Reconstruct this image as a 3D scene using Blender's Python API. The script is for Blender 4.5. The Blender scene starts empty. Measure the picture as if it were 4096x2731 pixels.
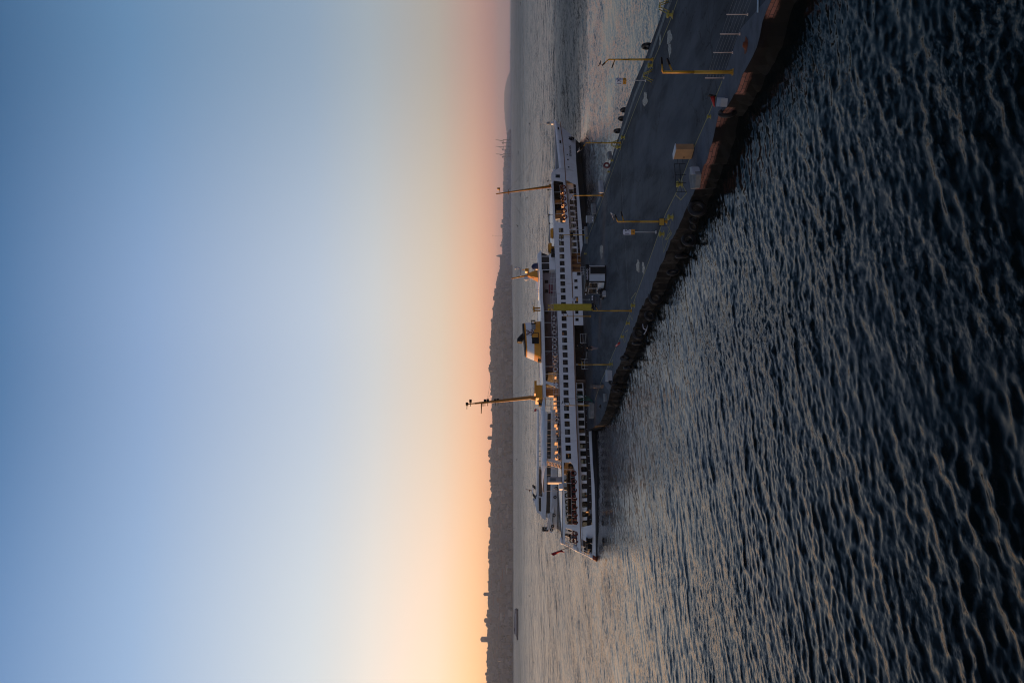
import bpy, bmesh, math, random
import numpy as np
from mathutils import Vector, Matrix
from mathutils.geometry import tessellate_polygon
R = math.radians
sc = bpy.context.scene
C = sc.collection
HAZE = 8e-5
H, F, XH, YC = 13.0, 3982.0, 2038.0, 1365.5      # eye height, focal length, horizon, middle (survey of the photograph)

# ------------------------------------------------------------------ camera (turned on its side, like the photograph)
cam = bpy.data.cameras.new('camera'); camo = bpy.data.objects.new('camera', cam); C.objects.link(camo)
cam.sensor_width = 36; cam.lens = 36 * F / 4096; cam.shift_x = 10 / 4096; cam.clip_start = .5; cam.clip_end = 60000
m = Matrix(((0, 1, 0), (0, 0, -1), (-1, 0, 0))).to_4x4()
camo.matrix_world = Matrix.Translation((0, 0, H)) @ m
sc.camera = camo

# ------------------------------------------------------------------ colour, world, sun
def lin(c):
    return tuple(((x / 255) / 12.92 if x / 255 <= .04045 else ((x / 255 + .055) / 1.055) ** 2.4) for x in c)
SUN_AZ, SUN_EL = -62.0, 3.0
w = bpy.data.worlds.new('World'); sc.world = w; w.use_nodes = True
nt = w.node_tree; N = nt.nodes; L = nt.links
for n in list(N): N.remove(n)
def mth(nt, op, a=None, b=None, c=None, clamp=False):
    n = nt.nodes.new('ShaderNodeMath'); n.operation = op; n.use_clamp = clamp
    for i, v in enumerate((a, b, c)):
        if v is None: continue
        if isinstance(v, (int, float)): n.inputs[i].default_value = v
        else: nt.links.new(v, n.inputs[i])
    return n.outputs[0]
def mrange(nt, v, a, b, c=0, d=1, smooth=True):
    n = nt.nodes.new('ShaderNodeMapRange'); n.interpolation_type = 'SMOOTHSTEP' if smooth else 'LINEAR'
    nt.links.new(v, n.inputs[0])
    for i, x in zip((1, 2, 3, 4), (a, b, c, d)): n.inputs[i].default_value = x
    return n.outputs[0]
def mixc(nt, f, a, b, mode='MIX'):
    n = nt.nodes.new('ShaderNodeMix'); n.data_type = 'RGBA'; n.blend_type = mode
    for i, v in ((0, f), (6, a), (7, b)):
        if isinstance(v, (int, float)): n.inputs[i].default_value = v
        elif isinstance(v, tuple): n.inputs[i].default_value = (*v[:3], 1)
        else: nt.links.new(v, n.inputs[i])
    return n.outputs[2]
def ramp(nt, v, stops, interp='LINEAR'):
    n = nt.nodes.new('ShaderNodeValToRGB'); n.color_ramp.interpolation = interp
    e = n.color_ramp.elements
    while len(e) < len(stops): e.new(.5)
    for q, (p, c) in zip(e, sorted(stops, key=lambda s: s[0])): q.position = p; q.color = (*c[:3], 1)
    if v is not None: nt.links.new(v, n.inputs[0])
    return n.outputs[0]
tc = N.new('ShaderNodeTexCoord'); sp = N.new('ShaderNodeSeparateXYZ'); L.new(tc.outputs['Generated'], sp.inputs[0])
el = mth(nt, 'MULTIPLY', mth(nt, 'ARCSINE', mth(nt, 'MAXIMUM', sp.outputs[2], 0.0)), 180 / math.pi / 60)
az = mth(nt, 'MULTIPLY', mth(nt, 'ARCTAN2', sp.outputs[0], sp.outputs[1]), 180 / math.pi)
EL = (0, 1, 2, 4, 7.7, 11, 20, 27, 36, 60)
def skyr(cols): return ramp(nt, el, [(e / 60, lin(c)) for e, c in zip(EL, cols)])
SKY_L = ((255, 184, 118), (255, 204, 140), (255, 214, 164), (254, 230, 208), (244, 236, 228), (222, 228, 234), (158, 186, 222), (104, 142, 190), (50, 74, 106), (12, 21, 35))
SKY_C = ((242, 160, 130), (250, 180, 144), (250, 200, 164), (236, 216, 196), (214, 216, 219), (192, 205, 224), (140, 168, 208), (82, 122, 168), (44, 66, 94), (11, 19, 32))
SKY_R = ((152, 116, 118), (172, 132, 128), (184, 152, 144), (178, 172, 166), (162, 175, 187), (140, 164, 190), (98, 138, 178), (55, 97, 140), (33, 53, 78), (10, 17, 28))
SKY_A = ((133, 127, 147), (147, 135, 153), (158, 142, 160), (167, 156, 178), (164, 167, 198), (156, 169, 207), (127, 149, 193), (95, 120, 164), (50, 68, 98), (16, 26, 44))
cl, cc, cr, ca = skyr(SKY_L), skyr(SKY_C), skyr(SKY_R), skyr(SKY_A)
col = mixc(nt, mrange(nt, az, -19, 0), cl, cc)
col = mixc(nt, mrange(nt, az, 0, 19), col, cr)
aaz = mth(nt, 'ABSOLUTE', mth(nt, 'SUBTRACT', az, SUN_AZ))
aaz = mth(nt, 'MINIMUM', aaz, mth(nt, 'SUBTRACT', 360.0, aaz))
col = mixc(nt, mrange(nt, aaz, 84, 135), col, ca)
glow = mth(nt, 'MULTIPLY', mrange(nt, aaz, 46, 8, 0, 1.3), mrange(nt, el, 0, .3, 1, 0))
col = mixc(nt, 1.0, col, mixc(nt, glow, (1., 1., 1.), (2.6, 2.1, 1.5)), 'MULTIPLY')
g2 = mth(nt, 'MULTIPLY', mrange(nt, aaz, 66, 40, 0, 1), mrange(nt, el, .02, .17, 1, 0))
col = mixc(nt, 1.0, col, mixc(nt, g2, (1., 1., 1.), (1.4, 1.22, 1.12)), 'MULTIPLY')
col = mixc(nt, 1.0, col, mixc(nt, mrange(nt, el, .0, .07, 1, 0), (1., 1., 1.), (1.2, 1.12, 1.08)), 'MULTIPLY')
sky = N.new('ShaderNodeTexSky'); sky.sky_type = 'NISHITA'; sky.sun_disc = False
sky.sun_elevation = R(SUN_EL); sky.sun_rotation = R(SUN_AZ); sky.dust_density = 1.5
bg1 = N.new('ShaderNodeBackground'); bg2 = N.new('ShaderNodeBackground'); ad = N.new('ShaderNodeAddShader'); wo = N.new('ShaderNodeOutputWorld')
L.new(col, bg1.inputs[0]); bg1.inputs[1].default_value = .93
L.new(sky.outputs[0], bg2.inputs[0]); bg2.inputs[1].default_value = .02
L.new(bg1.outputs[0], ad.inputs[0]); L.new(bg2.outputs[0], ad.inputs[1]); L.new(ad.outputs[0], wo.inputs[0])
sun = bpy.data.lights.new('sun', 'SUN'); sun.energy = 5.0; sun.angle = R(.5); sun.color = (1, .50, .2)
suno = bpy.data.objects.new('sun', sun); C.objects.link(suno)
sd = Vector((math.sin(R(SUN_AZ)) * math.cos(R(SUN_EL)), math.cos(R(SUN_AZ)) * math.cos(R(SUN_EL)), math.sin(R(SUN_EL))))
suno.rotation_euler = sd.to_track_quat('Z', 'Y').to_euler()
vs = sc.view_settings; vs.view_transform = 'Standard'; vs.look = 'None'; vs.gamma = 1; vs.exposure = 0; vs.use_curve_mapping = False
cy = sc.cycles; cy.use_denoising = True; cy.max_bounces = 8; cy.transparent_max_bounces = 12; cy.volume_bounces = 0
cy.caustics_reflective = False; cy.caustics_refractive = False; cy.sample_clamp_indirect = 4; cy.filter_width = 1.1

# ------------------------------------------------------------------ materials
MATS = {}
def mat(name, c, rough=.6, var=.12, scale=2.0, metal=0, bump=.0, grime=0, gc=(.05, .035, .025), coat=0, spec=.3, gs=.6):
    if name in MATS: return MATS[name]
    m = bpy.data.materials.new(name); m.use_nodes = True; t = m.node_tree; b = t.nodes['Principled BSDF']
    g = t.nodes.new('ShaderNodeNewGeometry')
    n = t.nodes.new('ShaderNodeTexNoise'); n.inputs['Scale'].default_value = scale; n.inputs['Detail'].default_value = 5
    t.links.new(g.outputs['Position'], n.inputs['Vector'])
    lo = tuple(x * (1 - var) for x in c); hi = tuple(min(1, x * (1 + var)) for x in c)
    r = ramp(t, n.outputs[0], [(.3, lo), (.7, hi)])
    if grime:
        n2 = t.nodes.new('ShaderNodeTexNoise'); n2.inputs['Scale'].default_value = gs; n2.inputs['Detail'].default_value = 8; n2.inputs['Roughness'].default_value = .7
        t.links.new(g.outputs['Position'], n2.inputs['Vector'])
        r = mixc(t, mrange(t, n2.outputs[0], .55, .75, 0, grime), r, gc)
    if name == 'white_paint':      # rust and dirt runs down the plating
        mp = t.nodes.new('ShaderNodeMapping'); mp.inputs['Scale'].default_value = (1.6, 1.6, .12); t.links.new(g.outputs['Position'], mp.inputs['Vector'])
        n4 = t.nodes.new('ShaderNodeTexNoise'); n4.inputs['Scale'].default_value = 1; n4.inputs['Detail'].default_value = 6; n4.inputs['Roughness'].default_value = .7; t.links.new(mp.outputs[0], n4.inputs['Vector'])
        r = mixc(t, mrange(t, n4.outputs[0], .56, .74, 0, .55), r, (.40, .30, .22))
    t.links.new(r, b.inputs['Base Color'])
    t.links.new(mrange(t, n.outputs[0], .3, .7, max(.02, rough - .08), min(1, rough + .08)), b.inputs['Roughness'])
    b.inputs['Metallic'].default_value = metal; b.inputs['Specular IOR Level'].default_value = spec
    if coat: b.inputs['Coat Weight'].default_value = coat
    if bump:
        q = t.nodes.new('ShaderNodeBump'); q.inputs['Strength'].default_value = bump; q.inputs['Distance'].default_value = .05
        n3 = t.nodes.new('ShaderNodeTexNoise'); n3.inputs['Scale'].default_value = scale * 4; n3.inputs['Detail'].default_value = 6
        t.links.new(g.outputs['Position'], n3.inputs['Vector']); t.links.new(n3.outputs[0], q.inputs['Height']); t.links.new(q.outputs[0], b.inputs['Normal'])
    MATS[name] = m; return m
WHITE = mat('white_paint', (.80, .80, .80), .42, .05, .7, grime=.28, gc=(.5, .40, .31), gs=.5)
WHITE2 = mat('boat_white', (.66, .70, .74), .4, .06, .5)
BLACK = mat('black_hull', (.008, .008, .009), .4, .3, .8)
BLK = mat('black_paint', (.012, .012, .013), .6, .3, 3, spec=.08)
RUBBER = mat('tyre_rubber', (.014, .014, .015), .5, .4, 6, bump=.3)
BROWN = mat('brown_trim', (.17, .075, .03), .5, .2, 1)
CABIN = mat('cabin_wall', (.30, .25, .25), .6, .1, 1)
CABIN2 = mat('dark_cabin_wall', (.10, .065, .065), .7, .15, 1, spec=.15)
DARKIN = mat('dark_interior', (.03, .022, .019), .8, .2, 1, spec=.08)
WOOD = mat('bench_wood', (.52, .24, .07), .35, .25, 3)
WOOD2 = mat('old_planks', (.14, .095, .07), .8, .3, 2, bump=.4)
DECKM = mat('ship_deck', (.10, .12, .12), .35, .15, 1)
ROOFM = mat('ship_roof', (.42, .45, .47), .28, .1, .5)
ORANGE = mat('orange_paint', (.66, .27, .015), .4, .08, 1)
YEL = mat('yellow_paint', (.46, .26, .03), .5, .12, 2, grime=.5, gc=(.10, .05, .02), gs=5)
YELB = mat('bollard_yellow', (.32, .26, .05), .55, .15, 6, grime=.7, gc=(.06, .045, .02), gs=7)
YELG = mat('gangway_yellow', (.44, .35, .03), .55, .12, 3)
RAIL = mat('rail_white', (.62, .62, .62), .5, .1, 2)
RINGW = mat('ring_white', (.6, .6, .58), .5, .15, 5)
RINGR = mat('ring_red', (.20, .03, .02), .5, .2, 3)
RED = mat('red_plastic', (.45, .03, .02), .45, .15, 3)
REDF = mat('red_cloth', (.42, .02, .03), .8, .15, 3)
BLUE = mat('dark_blue', (.01, .02, .07), .35, .2, 3)
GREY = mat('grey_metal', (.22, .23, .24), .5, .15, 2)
LGREY = mat('light_metal', (.48, .49, .52), .45, .1, 2)
CONC = mat('old_concrete', (.20, .195, .185), .85, .3, 2, bump=.5, grime=.6, gc=(.05, .045, .04), gs=1.5)
CONCW = mat('painted_concrete', (.34, .35, .37), .8, .12, 1.5, bump=.4, grime=.6, gc=(.12, .09, .08), gs=1.2)
LINE = mat('road_yellow', (.30, .25, .08), .7, .35, 4, grime=.9, gc=(.05, .05, .055), gs=2.5)
RUST = mat('rust', (.14, .035, .012), .8, .4, 5, bump=.4)
GREEN = mat('green_rope', (.02, .14, .08), .8, .2, 8)
ROPE = mat('pale_rope', (.3, .28, .22), .9, .2, 8)
SKIN = mat('skin', (.42, .25, .18), .6, .1, 8)
DENIM = mat('denim', (.09, .11, .16), .9, .25, 14)
JACKET = mat('dark_jacket', (.012, .012, .015), .9, .2, 8)
HAIR = mat('dark_hair', (.012, .009, .008), .7, .2, 20)
GULLW = mat('gull_white', (.62, .62, .60), .8, .1, 8)
GULLG = mat('gull_dark', (.11, .115, .13), .8, .2, 8)
BEIGE = mat('beige_panel', (.34, .19, .09), .5, .12, 2.5, grime=.4, gc=(.35, .2, .1), gs=2)
TARP = mat('tarpaulin', (.72, .74, .76), .55, .06, 1)
PANEL = mat('kiosk_panel', (.48, .53, .58), .4, .06, 1)
SIGNW = mat('sign_white', (.66, .67, .74), .5, .06, 3)
SIGNO = mat('sign_orange', (.62, .27, .03), .5, .1, 3)
LAMPG = mat('lamp_glass', (.16, .17, .18), .12, .1, 3)
GREEND = mat('wet_green', (.03, .05, .045), .4, .4, 1)

def glassmat():
    m = bpy.data.materials.new('tinted_glass'); m.use_nodes = True; t = m.node_tree
    for n in list(t.nodes): t.nodes.remove(n)
    o = t.nodes.new('ShaderNodeOutputMaterial'); tr = t.nodes.new('ShaderNodeBsdfTransparent'); gl = t.nodes.new('ShaderNodeBsdfGlossy')
    df = t.nodes.new('ShaderNodeBsdfDiffuse'); df.inputs[0].default_value = (.02, .025, .02, 1)
    tr.inputs[0].default_value = (.25, .27, .24, 1); gl.inputs[1].default_value = .03
    fr = t.nodes.new('ShaderNodeFresnel'); fr.inputs[0].default_value = 1.45
    m1 = t.nodes.new('ShaderNodeMixShader'); m1.inputs[0].default_value = .3
    m2 = t.nodes.new('ShaderNodeMixShader')
    t.links.new(tr.outputs[0], m1.inputs[1]); t.links.new(df.outputs[0], m1.inputs[2])
    t.links.new(fr.outputs[0], m2.inputs[0]); t.links.new(m1.outputs[0], m2.inputs[1]); t.links.new(gl.outputs[0], m2.inputs[2]); t.links.new(m2.outputs[0], o.inputs[0])
    return m
GLASS = glassmat()
DGLASS = mat('dark_glass', (.015, .017, .018), .08, .2, 1)

# ------------------------------------------------------------------ builders
def tag(o, label=None, cat=None, group=None, kind=None):
    if label: o['label'] = label
    if cat: o['category'] = cat
    if group: o['group'] = group
    if kind: o['kind'] = kind
    return o
def empty(name, loc=(0, 0, 0), rz=0):
    o = bpy.data.objects.new(name, None); C.objects.link(o); o.location = loc; o.rotation_euler = (0, 0, rz); o.empty_display_size = .3
    return o
class MB:
    def __init__(s): s.v = []; s.f = []; s.m = []; s.sm = []
    def add(s, vs, fs, mi=0, smooth=False):
        k = len(s.v); s.v += [tuple(v) for v in vs]
        for f in fs: s.f.append(tuple(i + k for i in f)); s.m.append(mi); s.sm.append(smooth)
        return s
    def box(s, x0, x1, y0, y1, z0, z1, mi=0):
        return s.add([(x0, y0, z0), (x1, y0, z0), (x1, y1, z0), (x0, y1, z0), (x0, y0, z1), (x1, y0, z1), (x1, y1, z1), (x0, y1, z1)],
                     [(0, 3, 2, 1), (4, 5, 6, 7), (0, 1, 5, 4), (1, 2, 6, 5), (2, 3, 7, 6), (3, 0, 4, 7)], mi)
    def hexa(s, p, mi=0):      # 8 points, bottom 4 then top 4
        return s.add(p, [(0, 3, 2, 1), (4, 5, 6, 7), (0, 1, 5, 4), (1, 2, 6, 5), (2, 3, 7, 6), (3, 0, 4, 7)], mi)
    def tube(s, p0, p1, r0, r1=None, n=8, mi=0, cap=True):
        return s.path([p0, p1], [r0, r0 if r1 is None else r1], n, mi, cap)
    def path(s, pts, rad, n=8, mi=0, cap=True):
        pts = [Vector(p) for p in pts]
        if isinstance(rad, (int, float)): rad = [rad] * len(pts)
        vs = []; up0 = None
        for i, p in enumerate(pts):
            d = (pts[min(i + 1, len(pts) - 1)] - pts[max(i - 1, 0)]).normalized()
            a = Vector((0, 0, 1)) if abs(d.z) < .9 else Vector((1, 0, 0))
            if up0 is not None: a = up0
            u = d.cross(a).normalized(); a = u.cross(d).normalized(); up0 = a
            for k in range(n):
                t = 2 * math.pi * k / n; vs.append(p + (u * math.cos(t) + a * math.sin(t)) * rad[i])
        fs = [(i * n + k, (i + 1) * n + k, (i + 1) * n + (k + 1) % n, i * n + (k + 1) % n) for i in range(len(pts) - 1) for k in range(n)]
        s.add(vs, fs, mi, n > 5)
        if cap:
            b = len(s.v) - len(vs)
            s.f += [tuple(b + k for k in range(n)), tuple(b + (len(pts) - 1) * n + k for k in reversed(range(n)))]; s.m += [mi, mi]; s.sm += [False, False]
        return s
    def lathe(s, prof, c=(0, 0, 0), n=14, mi=0, axis='Z'):
        vs = []
        for r, z in prof:
            for k in range(n):
                t = 2 * math.pi * k / n; x, y = r * math.cos(t), r * math.sin(t)
                v = {'Z': (x, y, z), 'Y': (x, z, y), 'X': (z, x, y)}[axis]
                vs.append((c[0] + v[0], c[1] + v[1], c[2] + v[2]))
        m_ = len(prof)
        fs = [(i * n + k, i * n + (k + 1) % n, (i + 1) * n + (k + 1) % n, (i + 1) * n + k) for i in range(m_ - 1) for k in range(n)]
        if axis == 'Y': fs = [f[::-1] for f in fs]
        return s.add(vs, fs, mi, True)
    def torus(s, c, r, q, axis='Y', n=20, k=8, mi=0, sq=1.0, flat=1.0):
        vs = []
        for i in range(n):
            a = 2 * math.pi * i / n
            for j in range(k):
                b = 2 * math.pi * j / k; rr = r + q * math.cos(b); h = q * math.sin(b) * flat
                x, y = rr * math.cos(a), rr * math.sin(a)
                v = {'Z': (x, y, h), 'Y': (x, h, y), 'X': (h, x, y)}[axis]
                vs.append((c[0] + v[0], c[1] + v[1], c[2] + v[2]))
        fs = [(i * k + j, ((i + 1) % n) * k + j, ((i + 1) % n) * k + (j + 1) % k, i * k + (j + 1) % k) for i in range(n) for j in range(k)]
        return s.add(vs, fs, mi, True)
    def ell(s, c, r, n=12, k=8, mi=0):
        return s.lathe([(max(.001, math.sin(math.pi * i / k)), -math.cos(math.pi * i / k)) for i in range(k + 1)], (0, 0, 0), n, mi) and s._last(n * (k + 1), c, r)
    def _last(s, cnt, c, r):
        for i in range(len(s.v) - cnt, len(s.v)):
            v = s.v[i]; s.v[i] = (c[0] + v[0] * r[0], c[1] + v[1] * r[1], c[2] + v[2] * r[2])
        return s
    def prism(s, poly, z0, z1, mi=0, mtop=None):      # poly of (x, y), any winding
        a = sum(poly[i][0] * poly[(i + 1) % len(poly)][1] - poly[(i + 1) % len(poly)][0] * poly[i][1] for i in range(len(poly)))
        if a < 0: poly = poly[::-1]
        n = len(poly); tris = tessellate_polygon([[Vector((x, y, 0)) for x, y in poly]])
        s.add([(x, y, z1) for x, y in poly], [fixw(poly, t, 1) for t in tris], mi if mtop is None else mtop)
        s.add([(x, y, z0) for x, y in poly], [fixw(poly, t, -1) for t in tris], mi)
        s.add([(x, y, z0) for x, y in poly] + [(x, y, z1) for x, y in poly], [(i, (i + 1) % n, n + (i + 1) % n, n + i) for i in range(n)], mi)
        return s
    def sheet(s, poly, z, mi=0):
        tris = tessellate_polygon([[Vector((x, y, 0)) for x, y in poly]])
        return s.add([(x, y, z) for x, y in poly], [fixw(poly, t, 1) for t in tris], mi)
    def build(s, name, mats, parent=None, loc=None, fix=False):
        me = bpy.data.meshes.new(name); me.from_pydata(s.v, [], s.f)
        for m_ in (mats if isinstance(mats, (list, tuple)) else [mats]): me.materials.append(m_)
        me.polygons.foreach_set('material_index', s.m); me.polygons.foreach_set('use_smooth', s.sm); me.update()
        if fix:
            b = bmesh.new(); b.from_mesh(me); bmesh.ops.recalc_face_normals(b, faces=b.faces); b.to_mesh(me); b.free()
        o = bpy.data.objects.new(name, me); C.objects.link(o)
        if parent is not None: o.parent = parent
        if loc is not None: o.location = loc
        return o
def fixw(poly, t, sgn):
    a, b, c = (poly[i] for i in t)
    ar = (b[0] - a[0]) * (c[1] - a[1]) - (b[1] - a[1]) * (c[0] - a[0])
    return tuple(t) if ar * sgn > 0 else tuple(reversed(t))
def dup(o, loc, rz=None, parent=None):
    c = o.copy(); C.objects.link(c); c.location = loc
    if rz is not None: c.rotation_euler = (0, 0, rz)
    if parent is not None: c.parent = parent
    for ch in o.children:
        d = ch.copy(); C.objects.link(d); d.parent = c
        for g in ch.children:
            e = g.copy(); C.objects.link(e); e.parent = d
    return c
def gp(x, y, z=0.0):          # a surveyed point of the ground (or water, or pier top) at height z
    D = F * (H - z) / (x - XH); return ((YC - y) * D / F, D)
def dp(x, y, D):              # a surveyed point at distance D
    return Vector(((YC - y) * D / F, D, H - (x - XH) * D / F))
def text_mesh(s, size, name, m, parent, loc, rot, depth=.01):
    cu = bpy.data.curves.new(name, 'FONT'); cu.body = s; cu.size = size; cu.extrude = depth; cu.align_x = 'CENTER'; cu.align_y = 'CENTER'
    t = bpy.data.objects.new('tmp', cu); C.objects.link(t)
    me = bpy.data.meshes.new_from_object(t.evaluated_get(bpy.context.evaluated_depsgraph_get()))
    bpy.data.objects.remove(t); me.name = name; me.materials.clear(); me.materials.append(m)
    o = bpy.data.objects.new(name, me); C.objects.link(o); o.parent = parent; o.location = loc; o.rotation_euler = rot
    return o
# ------------------------------------------------------------------ water
def build_water():
    rng = np.random.default_rng(5)
    r = [9.0]
    while r[-1] < 1500:
        d = r[-1]
        r.append(d + (max(.085, d * d / 25900 * .8) if d > 21 else .5))
    while r[-1] < 45000: r.append(r[-1] * 1.12)
    r = np.array(r)
    a = np.concatenate([np.linspace(-180, -26, 60)[:-1], np.linspace(-26, 26, 1150), np.linspace(26, 180, 60)[1:-1]])
    a = np.radians(a); nr, na = len(r), len(a)
    RR, AA = np.meshgrid(r, a, indexing='ij')
    X = RR * np.sin(AA); Y = RR * np.cos(AA); Z = np.zeros_like(X); DX = np.zeros_like(X); DY = np.zeros_like(X)
    sel = r < 1500; Xs, Ys, Rs = X[sel], Y[sel], RR[sel]
    spac = np.maximum(.085, Rs ** 2 / 25900 * .8) * 1.0
    edge = np.clip((28 - np.abs(np.degrees(AA[sel]))) / 2.5, 0, 1)
    # gusts: patches of rougher and calmer water; the wake behind the pier is calmer
    g = .5 + .5 * np.sin(Xs * .045 + 1.3 + .8 * np.sin(Ys * .03)) * np.sin(Ys * .037 + .7 + .9 * np.sin(Xs * .02))
    g2 = .5 + .5 * np.sin(Xs * .19 + 2.1 * np.sin(Ys * .11 + .4)) * np.sin(Ys * .23 - Xs * .07 + 1.9 * np.sin(Xs * .13))
    amp = (.36 + .38 * g + .56 * g2) * edge
    calm = np.exp(-((Xs - 26) / 16) ** 2) * (Ys > 60) * (Ys < 260)
    tq = -.459 * Xs + .888 * Ys - 140.8; sq = .888 * Xs + .459 * Ys - 38.1; calm2 = np.exp(-((tq + 3) / 9) ** 2) * (1 / (1 + np.exp(-(sq + 3) / 2.5)))
    amp = amp * (1 - .45 * calm) * (1 - .8 * calm2)
    for i in range(140):
        lam = .27 * (9.5 ** rng.random())           # 0.27 .. 2.6 m
        th = R(-52) + rng.normal() * (.62 if lam < 1.2 else .42)
        slope = .019 if lam < .7 else .019 * (.7 / lam) ** .45
        if i < 9: lam = 4 + 4 * rng.random(); slope = .016; th = R(-70) + rng.normal() * .5
        k = 2 * math.pi / lam; A = slope / k
        kx, ky = k * math.sin(th), k * math.cos(th); ph = rng.random() * 6.283
        w_ = np.clip((lam / spac - 2.6) / 2.5, 0, 1)
        arg = kx * Xs + ky * Ys + ph
        Aw = A * amp * w_
        Z[sel] += Aw * np.cos(arg)
        s_ = np.sin(arg) * Aw * .9
        DX[sel] -= s_ * math.sin(th); DY[sel] -= s_ * math.cos(th)
    X += DX; Y += DY
    co = np.stack([X, Y, Z], -1).reshape(-1, 3).astype(np.float32)
    ii, jj = np.meshgrid(np.arange(nr - 1), np.arange(na), indexing='ij'); j2 = (jj + 1) % na
    q = np.stack([ii * na + jj, (ii + 1) * na + jj, (ii + 1) * na + j2, ii * na + j2], -1).reshape(-1, 4)[:, ::-1]
    me = bpy.data.meshes.new('water'); me.vertices.add(len(co)); me.vertices.foreach_set('co', co.ravel())
    me.loops.add(q.size); me.loops.foreach_set('vertex_index', q.ravel().astype(np.int32))
    me.polygons.add(len(q)); me.polygons.foreach_set('loop_start', np.arange(0, q.size, 4, dtype=np.int32)); me.polygons.foreach_set('loop_total', np.full(len(q), 4, np.int32))
    me.polygons.foreach_set('use_smooth', np.ones(len(q), bool)); me.update(calc_edges=True)
    m = bpy.data.materials.new('sea_water'); m.use_nodes = True; t = m.node_tree; b = t.nodes['Principled BSDF']
    b.inputs['Base Color'].default_value = (.0008, .0048, .0052, 1); b.inputs['IOR'].default_value = 1.13; b.inputs['Specular IOR Level'].default_value = .32
    g = t.nodes.new('ShaderNodeNewGeometry')
    rot = t.nodes.new('ShaderNodeVectorRotate'); rot.rotation_type = 'Z_AXIS'; rot.inputs['Angle'].default_value = R(-50); t.links.new(g.outputs['Position'], rot.inputs['Vector'])
    def nz(sx, sy, s, det=4):
        mp = t.nodes.new('ShaderNodeMapping'); mp.inputs['Scale'].default_value = (sx, sy, 1); t.links.new(rot.outputs[0], mp.inputs['Vector'])
        n = t.nodes.new('ShaderNodeTexNoise'); n.inputs['Scale'].default_value = s; n.inputs['Detail'].default_value = det; n.inputs['Roughness'].default_value = .55
        t.links.new(mp.outputs[0], n.inputs['Vector']); return n.outputs[0]
    def nzc(sx, sy, s, det=3, col=True):
        mp = t.nodes.new('ShaderNodeMapping'); mp.inputs['Scale'].default_value = (sx, sy, 1); t.links.new(rot.outputs[0], mp.inputs['Vector'])
        n = t.nodes.new('ShaderNodeTexNoise'); n.inputs['Scale'].default_value = s; n.inputs['Detail'].default_value = det; n.inputs['Roughness'].default_value = .6
        t.links.new(mp.outputs[0], n.inputs['Vector']); return n.outputs[1] if col else n.outputs[0]
    ln = t.nodes.new('ShaderNodeVectorMath'); ln.operation = 'LENGTH'; t.links.new(g.outputs['Position'], ln.inputs[0]); dist = ln.outputs['Value']
    def vsc(v, f, sub=True):
        a_ = v
        if sub:
            q = t.nodes.new('ShaderNodeVectorMath'); q.operation = 'SUBTRACT'; t.links.new(v, q.inputs[0]); q.inputs[1].default_value = (.5, .5, .5); a_ = q.outputs[0]
        q = t.nodes.new('ShaderNodeVectorMath'); q.operation = 'SCALE'; t.links.new(a_, q.inputs[0])
        if isinstance(f, (int, float)): q.inputs['Scale'].default_value = f
        else: t.links.new(f, q.inputs['Scale'])
        return q.outputs[0]
    def vadd(a_, b_):
        q = t.nodes.new('ShaderNodeVectorMath'); q.operation = 'ADD'; t.links.new(a_, q.inputs[0]); t.links.new(b_, q.inputs[1]); return q.outputs[0]
    # slopes of waves too small or too far for the mesh; patches of wind roughen and calm them
    def streak(sx, sy, lo, hi):
        mp = t.nodes.new('ShaderNodeMapping'); mp.inputs['Scale'].default_value = (sx, sy, 1); t.links.new(g.outputs['Position'], mp.inputs['Vector'])
        n = t.nodes.new('ShaderNodeTexNoise'); n.inputs['Scale'].default_value = 1; n.inputs['Detail'].default_value = 6; n.inputs['Roughness'].default_value = .65; t.links.new(mp.outputs[0], n.inputs['Vector'])
        return mrange(t, n.outputs[0], .36, .66, lo, hi)
    gust = mth(t, 'MULTIPLY', mth(t, 'MULTIPLY', streak(.018, .03, .5, 1.5), streak(.0035, .0045, .55, 1.4)), streak(.13, .028, .35, 1.65))
    # lee of the ferry: flat water along its near side and off the bow
    sy_ = t.nodes.new('ShaderNodeVectorMath'); sy_.operation = 'DOT_PRODUCT'; t.links.new(g.outputs['Position'], sy_.inputs[0]); sy_.inputs[1].default_value = (-.459, .888, 0)
    sx_ = t.nodes.new('ShaderNodeVectorMath'); sx_.operation = 'DOT_PRODUCT'; t.links.new(g.outputs['Position'], sx_.inputs[0]); sx_.inputs[1].default_value = (.888, .459, 0)
    tt = mth(t, 'SUBTRACT', sy_.outputs['Value'], 140.8); ss = mth(t, 'SUBTRACT', sx_.outputs['Value'], 38.1)
    calm = mth(t, 'MULTIPLY', mth(t, 'MULTIPLY', mrange(t, tt, -19, -6), mrange(t, tt, 4, 1)), mth(t, 'MULTIPLY', mrange(t, ss, -7, 2), mrange(t, ss, 110, 70)))
    sp2 = t.nodes.new('ShaderNodeSeparateXYZ'); t.links.new(g.outputs['Position'], sp2.inputs[0]); px_, py_ = sp2.outputs[0], sp2.outputs[1]
    wob = mth(t, 'ADD', py_, mth(t, 'MULTIPLY', streak(.02, .02, -4, 4), 1.0))
    calm_b = mth(t, 'MULTIPLY', mth(t, 'MULTIPLY', mrange(t, wob, 171, 165), mrange(t, py_, 60, 80)), mrange(t, px_, 22, 34))
    rough_b = mth(t, 'MULTIPLY', mth(t, 'MULTIPLY', mrange(t, wob, 166, 171), mrange(t, py_, 330, 215)), mrange(t, px_, 30, 48))
    calm = mth(t, 'MAXIMUM', calm, mth(t, 'MULTIPLY', calm_b, .55))
    gust = mth(t, 'MULTIPLY', gust, mth(t, 'ADD', 1.0, mth(t, 'MULTIPLY', rough_b, .9)))
    keep = mth(t, 'SUBTRACT', 1.0, mth(t, 'MULTIPLY', calm, .72)); gust = mth(t, 'MULTIPLY', gust, keep)
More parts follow.
